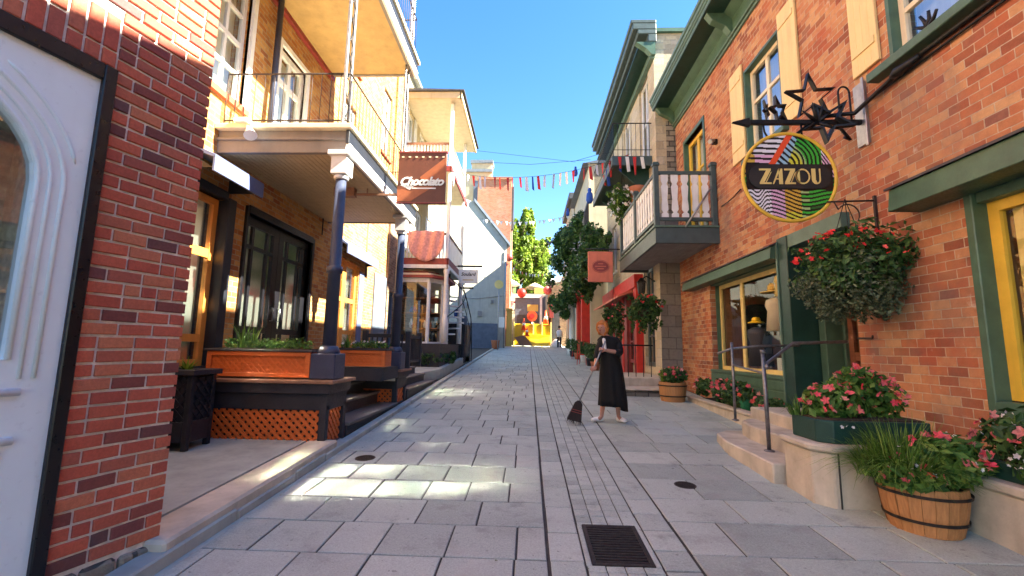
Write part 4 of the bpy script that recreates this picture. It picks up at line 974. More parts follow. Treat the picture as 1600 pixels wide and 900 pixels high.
# ================================================================ gable house, chimney houses, brick tower
gN = Vector((math.sin(R(16)), -math.cos(R(16)), 0)); gT = Vector((math.cos(R(16)), math.sin(R(16)), 0))
F4 = Frame((-1.7, 33.2, 0), gT, gN)
gb = thing('gable_house', (-5, 34, 1.6), 'cream stucco house whose plain gable wall is half in blue shade', 'building')
mb = MB(F4); A = [(-9.5, 1.3, 0), (0, 1.3, 0), (0, 9.55, 0), (-2.6, 12.55, 0), (-6.5, 13.4, 0), (-9.5, 13.4, 0)]; mb.prism(A, (0, 0, -4.5)) ; mb.build('wall', 'stucco_blue', gb)
mb = MB(F4); mb.prism([(.22, 9.28, .18), (.22, 9.52, .18), (-2.6, 12.78, .18), (-2.6, 12.52, .18)], (0, 0, -4.7)); mb.build('roof', 'slate_blue', gb)
mb = MB(F4); fbox(mb, -1.15, -.95, 4.9, 5.15, 0, .2); fbox(mb, -3.4, -2.9, 4.5, 4.9, 0, .12); mb.build('wall_lamp', 'galv', gb)
mb = MB(F4); fbox(mb, -4.5, -.6, 1.4, 3.4, .3, .38); (lambda q: (q.tube([(-.12, 1.6, .08), (-.12, 8.9, .08)], .05, 8), q.tube([(-6, 5.4, .03), (-2.2, 5.2, .03), (-.2, 5.5, .03)], .02, 5), fbox(q, -2.1, -1.8, 3.9, 4.3, 0, .12), q.build('pipework', 'galv', gb)))(MB(F4))
tag(mb.build('fence', 'slate_blue', bevel=.02), 'dark blue board fence at the foot of the gable wall', 'fence')
hb = thing('chimney_house', (-5, 38, 1.8), 'cream house with a broad chimney rising behind the gable', 'building')
mb = MB(); mb.box(-9, -3.45, 38, 42, 1, 17.2); mb.box(-5.2, -3.4, 37.9, 39, 17.2, 17.9); mb.build('wall', 'stucco_cream', hb); mb = MB(); mb.box(-9, -3.35, 37.8, 38.4, 17.1, 17.35); mb.box(-5.3, -3.3, 37.8, 39.1, 17.9, 18.2); mb.build('roof', 'roof_metal', hb)
mb = MB(); mb.box(-5.0, -4.5, 37.95, 38.0, 14.5, 16.3); mb.build('window', 'slate_blue', hb)
tw = thing('brick_tower_house', (-2.5, 37, 1.8), 'tall narrow red brick house beyond the gable house', 'building')
mb = MB(); mb.box(-4.4, -1.55, 36.2, 40, 1, 15.75); mb.build('wall', 'brick_tower', tw); mb = MB(); mb.box(-4.45, -1.5, 36.1, 40.1, 15.75, 15.95); mb.build('roof', 'brick_tower', tw)
mb = MB(); mb.box(-1.55, -1.35, 36.4, 36.9, 11.5, 15.2); mb.build('gutter', 'roof_dark', tw)
mb = MB(); mb.box(-1.55, -1.5, 37.0, 37.8, 6, 8); mb.box(-1.55, -1.5, 37.0, 37.8, 10, 12); mb.box(-1.55, -1.5, 37.0, 37.8, 2.5, 4.5); mb.build('window', 'roof_dark', tw)
# lamp-like sign post by the fence
t = thing('sign_post', (-2.02, 30, 1.5), 'thin post with a round yellow sign beside the gable wall', 'sign post'); mb = MB(); mb.cyl((-2.02, 30, 1.5), (-2.02, 30, 5.7), .035, n=8); mb.build('post', 'galv', t); mb = MB(); mb.cyl((-2.02, 29.93, 5.9), (-2.02, 29.98, 5.9), .3, n=18); mb.build('disc', 'yellow_pale', t); mb = MB(); mb.box(-1.98, -1.6, 29.95, 29.99, 3.0, 3.7); mb.build('plate', 'sign_white', t)
mb = MB(); mb.lathe((-2.25, 31, 1.56), [(.22, 0), (.3, .55), (.32, .6)], 12); pt = tag(mb.build('flower_pot', 'terracotta'), 'terracotta pot at the corner of the gable house', 'pot')
# ================================================================ right building (ZAZOU shop)
F5 = Frame((4.2, 0, 0), (0, 1, 0), (-1, 0, 0))
zb = thing('brick_shop', (6, 5, 0), 'weathered orange brick shop with green trim, yellow window frames and cream shutters', 'building')
H5 = [(7.30,10.46,1.22,3.2), (5.88,7.30,.78,3.3), (-.2,4.31,1.0,3.2), (7.12,8.38,5.25,7.1), (2.6,4.98,4.96,6.9), (10.42,11.75,4.1,7.2), (-.6,1.4,5.0,6.9)]
wall(F5, zb, 'brick_right', -9, 12.44, .0, 8.62, H5, t=.35)
mb = MB(); mb.box(6.2, 10, -9, 12.44, 0, 8.9); mb.box(4.55, 6.2, 12.1, 12.439, 0, 8.88); mb.box(4.55, 6.2, -9, -8.6, 0, 8.88); mb.box(4.552, 6.2, -8.6, 12.1, 3.5, 3.8); mb.box(4.552, 6.2, 4.9, 5.3, 0, 3.5); mb.box(4.552, 6.2, 9.2, 9.6, 3.8, 8.6); mb.build('rear_walls', 'wood_interior', zb)
mb = MB(); mb.box(3.62, 10, -9, 12.5, 8.9, 9.0); mb.build('roof', 'roof_dark', zb)
# green cornice
mb = MB(F5)
fbox(mb, -9, 12.52, 8.60, 8.66, -.02, .62); mb.build('cornice_soffit', 'green_dark', zb)
mb = MB(F5); fbox(mb, -9, 12.46, 8.16, 8.60, 0, .06); mb.prism([(-9, 8.60, .06), (-9, 8.45, .06), (-9, 8.52, .14), (-9, 8.60, .22)], (21.46, 0, 0)); mb.build('frieze', 'green_trim', zb)
mb = MB(F5); fbox(mb, -9, 12.47, 8.04, 8.10, 0, .05); fbox(mb, -9, 12.47, 8.10, 8.155, 0, .09); mb.build('bed_mould', 'green_pale', zb, bevel=.006)
mb = MB(F5)
for k, (z0, z1, c) in enumerate(((8.62, 8.70, .63), (8.70, 8.76, .655), (8.76, 8.86, .68), (8.86, 8.95, .71))): fbox(mb, -9, 12.54, z0, z1, .4, c)
mb.build('cornice_fascia', 'green_pale', zb, bevel=.012)
for a in (12.3, 8.6, 4.4):
    mb = MB(F5); mb.prism([(a, 8.16, .0), (a, 8.16, .1), (a, 8.3, .2), (a, 8.44, .46), (a, 8.6, .58), (a, 8.6, .0)], (.16, 0, 0)); mb.build('bracket', 'green_trim', zb, bevel=.008)
# soldier arches over windows as slightly proud brick panels
# shop window 1
w1 = window(F5, zb, 7.36, 10.46, 1.22, 3.12, 'yellow_pale', .085, .2, ((.655,.055),), (), 'pane_shop', name='shop_window')
mb = MB(F5); fbox(mb, 7.36, 10.52, .45, 1.18, -.1, .02); fbox(mb, 7.36, 10.5, 1.17, 1.225, -.2, .05)
for k in range(4): fbox(mb, 7.4, 10.5, .5+.165*k, .64+.165*k, .02, .035)
mb.build('stall_riser', 'green_trim', zb, bevel=.005)
mb = MB(F5); fbox(mb, 10.43, 10.463, 1.2, 3.2, -.3, -.12); fbox(mb, 7.36, 10.5, 3.12, 3.23, -.3, -.02); mb.build('window_reveal', 'green_trim', zb)
def canopy(a0, a1, zb_, out, h, name='lintel_canopy'):
    mb = MB(F5); mb.prism([(a0, zb_, out), (a0, zb_+h, out-.03), (a0, zb_+h+.09, 0), (a0, zb_+h-.03, 0), (a0, zb_+.0, 0)], (a1-a0, 0, 0)); o = mb.build(name, 'green_trim', zb, bevel=.006)
    mb = MB(F5); mb.prism([(a0-.03, zb_+h+.0, out), (a0-.03, zb_+h+.025, out), (a0-.03, zb_+h+.125, 0), (a0-.03, zb_+h+.095, 0)], (a1-a0+.06, 0, 0)); mb.build('flashing', 'roof_dark', o); return o
canopy(7.37, 11.6, 3.14, .26, .2); canopy(-.6, 4.82, 3.13, .34, .24)
# corner pillar and deep door recess
mb = MB(F5); fbox(mb, 7.08, 7.36, .45, 3.46, -.5, .14); mb.build('pillar', 'green_dark', zb, bevel=.008)
mb = MB(F5); fbox(mb, 7.33, 7.37, .5, 3.4, .13, .16); fbox(mb, 5.86, 7.08, 3.26, 3.46, -.3, .12); mb.build('pillar_bead', 'green_pale', zb)
mb = MB(F5); fbox(mb, 5.9, 7.1, 0, .83, -1.4, .05); mb.build('threshold', 'concrete', zb, bevel=.01)
window(F5, zb, 6.02, 6.86, .84, 3.0, 'wood_brown', .1, .55, ((.35, .03),), ((.34,.06),), 'pane_shop', name='shop_door')
mb = MB(F5); fbox(mb, 6.86, 7.1, .84, 3.26, -.62, -.5); fbox(mb, 5.9, 6.02, .84, 3.26, -.62, -.5); fbox(mb, 6.02, 6.86, 3.0, 3.26, -.62, -.5); fbox(mb, 6.9, 7.05, .84, 3.2, -.5, -.25); mb.build('door_frame', 'green_trim', zb, bevel=.006)
# big near window
w2 = window(F5, zb, .2, 4.25, 1.22, 3.04, 'yellow_trim', .1, .12, ((.5,.05),), (), 'pane_shop', name='shop_window')
mb = MB(F5); fbox(mb, 4.25, 4.33, .9, 3.16, -.15, .02); fbox(mb, -.2, 4.25, .85, 1.21, -.15, .03); fbox(mb, -.2, 4.25, 3.04, 3.16, -.15, -.02); fbox(mb, -.2, .2, .85, 3.16, -.15, .035); mb.build('window_surround', 'green_trim', zb, bevel=.008)
mb = MB(F5); fbox(mb, 4.02, 4.1, 1.3, 2.95, -.3, -.19); fbox(mb, .3, 4.1, 1.23, 1.3, -1.0, -.2); fbox(mb, .3, 4.0, 2.2, 2.23, -.75, -.35); mb.build('display_shelf', 'yellow_pale', zb)
mb = MB(F5); fbox(mb, 4.2, 4.26, 1.25, 3.1, -1.5, -.2); fbox(mb, 10.35, 10.45, 1.25, 3.1, -1.5, -.28); fbox(mb, 7.4, 10.4, 1.2, 1.26, -1.5, -.28); mb.build('interior_panel', 'wood_interior', zb)
mb = MB(F5); fbox(mb, 3.7, 3.98, 1.32, 1.5, -.25, -.22); tag(mb.build('paper_sign', 'sign_white', bevel=.002), 'small pale notice standing in the near yellow shop window', 'notice')
# upper windows with shutters
def upper(a0, a1, b0, b1, nm=2, tr=(.62,), name='window', mf='cream_trim'):
    f = window(F5, zb, a0, a1, b0, b1, mf, .07, .1, [(k/nm, .04) for k in range(1, nm)], [(t, .03) for t in tr], 'pane_sky', name=name, backing='curtain')
    m2 = MB(F5); fbox(m2, a0-.05, a0, b0, b1, -.2, .012); fbox(m2, a1, a1+.05, b0, b1, -.2, .012); fbox(m2, a0-.05, a1+.05, b1, b1+.05, -.2, .013); m2.build('casing', 'green_trim', f)
    m2 = MB(F5); fbox(m2, a0-.15, a1+.15, b0-.09, b0, -.2, .10); m2.build('sill', 'green_trim', f, bevel=.006); return f
upper(7.17, 8.33, 5.3, 7.05, 2, (.62,)); 
def shutter(a0, a1, b0, b1):
    m2 = MB(F5); fbox(m2, a0, a1, b0, b1, .006, .045); o = m2.build('shutter', 'cream_shutter', zb, bevel=.006)
    m2 = MB(F5); n = 4; wd = (a1-a0)/n
    for k in range(1, n): fbox(m2, a0+k*wd-.004, a0+k*wd+.004, b0+.02, b1-.02, .045, .047)
    for z in (b0+.25, b1-.3): fbox(m2, a0+.03, a1-.03, z, z+.09, .045, .06)
    m2.build('battens', 'cream_shutter', o)
shutter(8.40, 8.92, 5.38, 7.3); shutter(6.62, 7.10, 5.3, 7.3); shutter(5.10, 5.53, 5.12, 7.2)
upper(2.65, 4.93, 5.0, 6.85, 3, (.3, .6))
mb = MB(F5); fbox(mb, 2.2, 5.2, 4.86, 4.97, -.2, .14); mb.build('long_sill', 'green_trim', zb, bevel=.008)
# balcony door
window(F5, zb, 10.46, 11.72, 4.12, 7.15, 'yellow_trim', .09, .1, ((.5,.06),), (.7,), 'pane_glass', name='balcony_door', backing='curtain')
mb = MB(F5); fbox(mb, 10.36, 10.45, 4.1, 7.25, -.1, .02); fbox(mb, 11.73, 11.82, 4.1, 7.25, -.1, .02); fbox(mb, 10.36, 11.82, 7.2, 7.3, -.1, .022); mb.build('door_casing', 'green_trim', zb)
# wall fittings
t = thing('security_light', (4.1, 9.73, 6.3), 'small grey security light on the brick wall between balcony and shutters', 'lamp'); mb = MB(); mb.box(4.1, 4.2, 9.68, 9.78, 6.25, 6.36); mb.build('bracket', 'iron_black', t, bevel=.006); mb = MB(); mb.tube([(4.12, 9.7, 6.33), (4.0, 9.62, 6.26)], [.04, .05], 10); mb.build('head', 'galv', t)
t = thing('conduit', (4.15, 5, 4.8), 'black pipe with a junction knob running under the upper green sill', 'pipe')
mb = MB(F5); mb.tube([(2.2, 4.80, .04), (3.4, 4.8, .04), (4.7, 4.8, .045), (5.45, 4.62, .12), (5.5, 4.6, .5)], .028, 8); mb.tube([(2.2, 4.74, .03), (5.3, 4.72, .03)], .015, 6); mb.build('pipe', 'iron_black', t)
mb = MB(F5); mb.tube([(4.55, 4.78, .06), (4.72, 4.76, .09), (4.8, 4.75, .1), (4.88, 4.74, .1)], [.03, .045, .06, .03], 12); mb.build('knob', 'iron_black', t)
t = thing('bird_ornament', (4.1, 4.4, 4.98), 'small black metal hand-shaped ornament on the green window sill', 'ornament'); mb = MB(F5)
for (da, dz) in ((-.14, .1), (-.05, .16), (.05, .17), (.13, .1)): mb.tube([(4.4, 4.98, .08), (4.4+da*.6, 4.98+dz*.6, .09), (4.4+da, 4.98+dz, .11)], [.03, .018, .014], 7)
mb.build('figure', 'iron_black', t)
mb = MB(F5); mb.tube([(5.9, 1.81, 0), (5.62, 1.80, .03), (5.58, 1.83, .05)], .012, 6); tag(mb.build('wall_hook', 'iron_rust'), 'short rusty iron hook on the bricks beside the shop door', 'hook')
mb = MB(F5); pts = [(9.6, 4.76, .02), (9.2, 4.72, .06), (8.9, 4.74, .06), (8.7, 4.82, .02)]; mb.tube(pts, .012, 6); tag(mb.build('cable', 'iron_black'), 'drooping black cable on the wall between the balcony and the round sign', 'cable')

# displays inside window 1 and window 2
def hat(x, y, z, r, m, label, tilt=0):
    t = thing('hat', (x, y, z), label, 'hat'); mb = MB(); mb.lathe((x, y, z), [(r*.2, .0), (r, -.02), (r, -.005), (r*.55, .02)], 18); mb.build('brim', m, t); mb = MB(); mb.lathe((x, y, z), [(r*.55, .015), (r*.5, r*.45), (r*.35, r*.62), (.01, r*.66)], 16); mb.build('crown', m, t)
hat(4.52, 8.3, 2.72, .26, 'straw_hat', 'pale straw hat hanging highest in the far shop window'); hat(4.46, 8.95, 2.2, .15, 'yellow_plastic', 'small yellow hat on the dummy in the far shop window')
def garment(x, y, z, w_, h_, m, label, name='garment'):
    mb = MB(); pr = [(w_*.25, 0), (w_*.5, -.05), (w_*.55, -.14), (w_*.45, -.4*h_), (w_*.55, -h_)]; mb.lathe((x, y, z), [(r_, h) for r_, h in pr][::-1], 14); return tag(mb.build(name, m), label, 'clothing')
garment(4.52, 8.95, 2.1, .42, .75, 'charcoal_wood', 'dark brown coat on a dummy behind the glass of the far shop window'); garment(4.5, 8.25, 2.6, .36, .6, 'stucco_cream', 'cream scarf garment hanging behind the glass of the far shop window'); garment(4.45, 7.8, 2.7, .3, .8, 'navy', 'dark blue garment near the green pillar in the shop window'); garment(4.5, 7.75, 1.95, .34, .3, 'cloth_white', 'short white garment low beside the green pillar in the shop window'); garment(4.75, 9.5, 2.6, .5, 1.1, 'cloth_black', 'black coat at the back of the far shop window'); garment(4.48, 8.0, 3.0, .25, .4, 'yellow_pale', 'yellow scarf at the top of the far shop window')
hat(4.65, 3.55, 2.42, .2, 'straw_hat', 'wide straw hat above the shelf in the near shop window'); garment(4.62, 3.55, 2.98, .2, .3, 'straw_hat', 'tan bag hanging at the top of the near shop window', 'bag')
mb = MB(); mb.prism([(4.55, 3.9, 1.85), (4.55, 3.3, 1.95), (4.55, 3.3, 2.12), (4.55, 3.62, 2.02), (4.55, 3.9, 2.0)], (.12, 0, 0)); tag(mb.build('bag', 'straw_hat', bevel=.02), 'tan bag below the shelf in the near shop window', 'bag')
rg = random.Random(77)
for k in range(5):
    x, y = 4.55+.1*rg.random(), 3.35+.13*k; mb = MB(); mb.lathe((x, y, 2.235), [(.03, 0), (.045, .03), (.05, .1), (.02, .11)], 10); tag(mb.build('cup', 'sign_white'), 'small white cup on the shelf of the near shop window', 'cup', 'cups on the shelf')
for k, (y, m_) in enumerate(((7.6, 'sign_white'), (7.95, 'yellow_pale'), (8.3, 'sign_white'))):
    mb = MB(); mb.box(4.5, 4.66, y-.07, y+.07, 1.26, 1.42+.05*k); tag(mb.build('box', m_, bevel=.006), ('white box nearest the pillar', 'yellow box in the middle', 'taller white box farthest from the pillar')[k]+' on the far shop window ledge', 'box')

# balcony of the shop
bt = thing('green_balcony', (3.5, 11.7, 3.86), 'dark green wooden balcony with white fretwork boards on the brick shop', 'balcony')
mb = MB(); mb.box(2.8, 4.2, 9.8, 13.7, 4.16, 4.2) if 0 else None
mb.box(2.86, 4.2, 9.86, 12.44, 4.06, 4.12); mb.box(2.86, 3.66, 12.44, 13.64, 4.06, 4.12); x = 2.9
while x < 4.15:
    y1 = 12.43 if x > 3.58 else 13.63; mb.box(x, x+.085, 9.88, y1, 4.048, 4.06); x += .1
mb.build('soffit', 'soffit_grey', bt)
mb = MB(); mb.box(2.8, 4.2, 9.80, 9.87, 3.98, 4.34); mb.box(2.8, 2.86, 9.87, 13.7, 3.98, 4.34); mb.box(2.8, 3.66, 13.63, 13.7, 3.98, 4.34); mb.build('fascia', 'green_grey', bt, bevel=.006)
mb = MB(); mb.box(2.77, 4.2, 9.77, 9.9, 4.34, 4.38); mb.box(2.77, 2.9, 9.9, 13.72, 4.34, 4.379); mb.box(2.9, 4.19, 9.9, 12.43, 4.2, 4.36); mb.build('deck', 'green_pale', bt)
mb = MB()
for (x, y) in ((2.85, 9.86), (4.13, 9.86), (2.85, 13.6), (2.85, 11.75)): mb.box(x-.055, x+.055, y-.055, y+.055, 4.36, 5.78); mb.box(x-.075, x+.075, y-.075, y+.075, 5.78, 5.84); mb.prism([(x-.06, y-.06, 5.84), (x+.06, y-.06, 5.84), (x+.06, y+.06, 5.84), (x-.06, y+.06, 5.84)], (0, 0, .03))
mb.build('post', 'green_grey', bt, bevel=.006)
mb = MB(); mb.box(2.9, 4.08, 9.83, 9.89, 5.58, 5.66); mb.box(2.9, 4.08, 9.83, 9.89, 4.5, 4.58); mb.box(2.82, 2.88, 9.9, 13.55, 5.58, 5.66); mb.box(2.82, 2.88, 9.9, 13.55, 4.5, 4.58); mb.build('rail', 'green_grey', bt, bevel=.004)
def fret(U0, d, n, parent):
    for k in range(n):
        c = Vector(U0)+Vector(d)*k; u = Vector(d).normalized(); prof = [(.078, 4.56), (.078, 4.66), (.035, 4.70), (.075, 4.76), (.072, 4.84), (.055, 5.0), (.078, 5.3), (.045, 5.36), (.08, 5.44), (.08, 5.6)]
        pts = [c+u*w_+Vector((0, 0, z)) for w_, z in prof]+[c-u*w_+Vector((0, 0, z)) for w_, z in prof[::-1]]
        nn = Vector((u.y, -u.x, 0))*.02; mb = MB(); mb.prism(pts, nn); mb.build('fret_board', 'white_trim', parent)
fret((3.04, 9.87, 0), (.226, 0, 0), 5, bt); fret((2.85, 10.05, 0), (0, .233, 0), 15, bt)
mb = MB(); mb.tube([(3.45, 9.78, 4.34), (4.05, 9.79, 5.25)], .022, 8); tag(mb.build('leaning_pole', 'galv'), 'grey metal pole leaning across the end of the green balcony', 'pole')

# ------------------------------------------------ ZAZOU hanging sign and wrought iron bracket
br = thing('sign_bracket', (4.1, 5.47, 4.2), 'black iron arrow bracket decorated with stars above the round sign', 'sign bracket')
mb = MB(); mb.box(2.78, 4.16, 5.445, 5.495, 4.475, 4.535); mb.prism([(2.78, 5.445, 4.445), (2.78, 5.445, 4.565), (2.56, 5.445, 4.505)], (0, .05, 0)); mb.build('bar', 'iron_black', br, bevel=.004)
mb = MB(); mb.box(4.16, 4.2, 5.38, 5.56, 4.2, 5.02); mb.box(4.14, 4.16, 5.36, 5.40, 4.16, 5.06); mb.build('wall_plate', 'galv', br, bevel=.004)
def star(c, r, ri, th, depth, rot=0, name='star', filled=False, tilt=0):
    P = []
    for k in range(10): a = R(90+36*k)+rot; rr = r if k % 2 == 0 else ri; P.append((math.cos(a)*rr, math.sin(a)*rr))
    mb = MB(); y0 = c[1]-depth/2; f = 1-th/r*1.6
    for k in range(10):
        a, b = P[k], P[(k+1) % 10]; q = [(a[0], a[1]), (b[0], b[1]), (b[0]*f, b[1]*f), (a[0]*f, a[1]*f)]
        mb.prism([(c[0]+x*math.cos(tilt), y0+x*math.sin(tilt), c[2]+z) for x, z in q], (0, depth, 0))
    mb.build(name, 'iron_black', br)
star((3.56, 5.46, 4.84), .33, .13, .03, .06, R(4)); star((3.17, 5.5, 4.68), .2, .085, .04, .06, R(20), tilt=.5); star((2.98, 5.44, 4.66), .13, .055, .035, .05, R(40), tilt=.8)
star((3.72, 5.42, 4.5), .3, .12, .045, .07, R(30), tilt=-.4)
mb = MB()
for a in (40, 75, 110, 150, 210, 330): d = Vector((math.cos(R(a)), -.25, math.sin(R(a)))); c = Vector((3.62, 5.46, 4.5)); mb.tube([c, c+d*.13, c+d*.25], [.03, .022, .006], 6)
mb.tube([(3.98+.07*math.cos(R(a)), 5.47, 4.9+.09*math.sin(R(a))) for a in range(0, 181, 15)]+[(3.91, 5.47, 4.6)], .012, 6); mb.tube([(4.05, 5.47, 4.9), (4.05, 5.47, 4.53)], .012, 6)
mb.tube([(3.5, 5.47, 4.47), (3.3, 5.46, 4.3), (3.42, 5.45, 4.25)], .02, 6); mb.tube([(3.85, 5.45, 4.47), (4.0, 5.45, 4.26), (3.92, 5.45, 4.3)], .02, 6); mb.build('scrollwork', 'iron_black', br)
mb = MB(); mb.tube([(2.95, 5.47, 4.475), (2.96, 5.47, 4.38), (3.0, 5.47, 4.3)], .012, 6); mb.tube([(3.42, 5.47, 4.475), (3.42, 5.47, 4.33)], .012, 6); mb.build('hanger', 'iron_black', br)
zs = thing('round_sign', (3.21, 5.47, 3.2), 'round multicoloured striped sign lettered ZAZOU in yellow on a black band', 'sign')
c = Vector((3.215, 5.47, 3.775)); RX = .565; mb = MB()
ringo = [(c.x+RX*math.cos(a*math.pi/32), 5.445, c.z+RX*math.sin(a*math.pi/32)) for a in range(64)]; mb.prism(ringo, (0, .05, 0)); mb.build('disc', 'sign_dark', zs)
mb = MB(); pts = [(c.x+RX*math.cos(a*math.pi/32), 5.445, c.z+RX*math.sin(a*math.pi/32)) for a in range(65)]; mb.tube(pts, .022, 8, caps=False); mb.build('rim', 'yellow_trim', zs)
# striped face, coloured stripe by stripe as strips of thin board
pal = {'w': (.75,.75,.8), 'p': (.68,.42,.6), 'r': (.75,.08,.02), 'b': (.28,.5,.65), 'y': (.62,.62,.05), 'g': (.04,.4,.04), 'd': (.01,.12,.02), 'o': (.6,.38,.05), 'k': (.004,.004,.004), 'l': (.35,.5,.2)}
def face(u, v):
    """u,v in -1..1 on the disc: which colour the painted face has there"""
    if abs(v) < .30 and abs(u) < .93: return 'k'
    if v > 0:
        red = -.35+(v-.3)*.62
        if abs(u-red-.0) < .075: return 'r'
        if u < red: 
            s = (v*1.0+u*.05)*8.2
            if s % 1 < .42: return 'k'
            return 'w' if v > .5 and u > -.75 else ('p' if u > -.72 else 'o')
        if u < red+.33-.2*(v-.3): return 'k' if ((v+(u-red)*.6)*10) % 1 < .45 else 'b'
        rr = math.hypot(u+.02, (v-.18)*.72); s = (rr+.02*math.sin(v*9))*11.5
        if u > .72: return 'k' if ((u*1.6+v)*9) % 1 < .5 else ('p' if v < .5 else 'w')
        if s % 1 < .45: return 'k'
        return 'y' if rr < .34 else ('l' if rr < .42 else 'g')
    s = (v + .10*math.sin(u*4.2+.5)+.16*u*(u > .0))*11
    if u < -.45: s += .9*math.sin(u*16)
    if s % 1 < .45: return 'k'
    if u < -.9: return 'g'
    if u < -.42: return 'w'
    if u < -.12: return 'p'
    if u < .22: return 'o' if v > -.8 else 'y'
    return 'g' if int(s) % 2 else 'l' if u < .4 else 'd' if int(s) % 3 == 0 else 'g'
me = D.meshes.new('painted_face'); vs, fs, cs = [], [], []; n = 150
for i in range(n):
    for j in range(n):
        u, v = (i+.5)/n*2-1, (j+.5)/n*2-1
        if u*u+v*v > .95: continue
        k = len(vs); h = 1/n
        for (a, b) in ((-h, -h), (h, -h), (h, h), (-h, h)): vs.append(((u+a)*RX+c.x-3.21, 5.4435-5.47, (v+b)*RX+c.z-3.2))
        fs.append((k, k+1, k+2, k+3)); cs.append(pal[face(u, v)])
me.from_pydata(vs, [], fs); ca = me.color_attributes.new('paint', 'FLOAT_COLOR', 'CORNER')
for pl in me.polygons:
    for li in pl.loop_indices: ca.data[li].color = (*cs[pl.index], 1)
m, nn_, b_ = _new('sign_paint'); at = nn_.nodes.new('ShaderNodeVertexColor'); at.layer_name = 'paint'; nn_.links.new(at.outputs[0], b_.inputs['Base Color']); b_.inputs['Roughness'].default_value = .35; MATS['sign_paint'] = m
me.materials.append(m); o = D.objects.new('painted_face', me); S.collection.objects.link(o); o.parent = zs
mb = MB(); hw, hh = .50, .155; pp = []
for a in range(-90, 91, 10): pp.append((c.x+hw-hh+.0+hh*math.cos(R(a)), c.z+hh*math.sin(R(a))))
for a in range(90, 271, 10): pp.append((c.x-hw+hh+hh*math.cos(R(a)), c.z+hh*math.sin(R(a))))
mb.prism([(x, 5.4425, z) for x, z in pp], (0, -.012, 0)); mb.build('black_band', 'sign_dark', zs)
mb = MB(); Z0, Z1 = c.z-.1, c.z+.1; yf = 5.430
def pg(*p): mb.prism([(c.x+x, yf, z) for x, z in p], (0, -.006, 0))
def Zl(x, w_): pg((x, Z1-.022), (x, Z1), (x+w_, Z1), (x+w_, Z1-.022)); pg((x, Z0), (x, Z0+.022), (x+w_, Z0+.022), (x+w_, Z0)); pg((x+.0, Z0+.022), (x+.055, Z0+.022), (x+w_, Z1-.022), (x+w_-.055, Z1-.022)); pg((x+.07, Z0+.022), (x+.08, Z0+.022), (x+w_-.0+.012, Z1-.04), (x+w_+.0, Z1-.045))
Zl(-.37, .14)
pg((-.215, Z0), (-.2, Z0), (-.11, Z1), (-.135, Z1)); pg((-.135, Z1), (-.09, Z1), (-.09, Z0), (-.135, Z0)); pg((-.185, Z0+.06), (-.135, Z0+.06), (-.135, Z0+.075), (-.18, Z0+.075))
Zl(-.065, .13)
for k in range(18):
    a0, a1 = R(k*20), R(k*20+20); q = lambda a, r_: (.155+math.cos(a)*r_*.088, c.z+math.sin(a)*r_*.1); pg(q(a0, 1), q(a1, 1), q(a1, .82), q(a0, .82))
pg(*[(.155+math.cos(R(a))*.085, c.z+math.sin(R(a))*.1) for a in range(115, 246, 10)])
pg((.262, Z1), (.31, Z1), (.31, Z0+.06), (.262, Z0+.06)); pg((.355, Z1), (.37, Z1), (.37, Z0+.06), (.355, Z0+.06))
for k in range(9):
    a0, a1 = R(180+k*20), R(200+k*20); q = lambda a, r_: (.316+math.cos(a)*r_*.054, Z0+.06+math.sin(a)*r_*.06); pg(q(a0, 1), q(a1, 1), q(a1, .7 if k > 3 else .2), q(a0, .7 if k > 4 else .2))
mb.build('lettering', 'yellow_pale', zs)

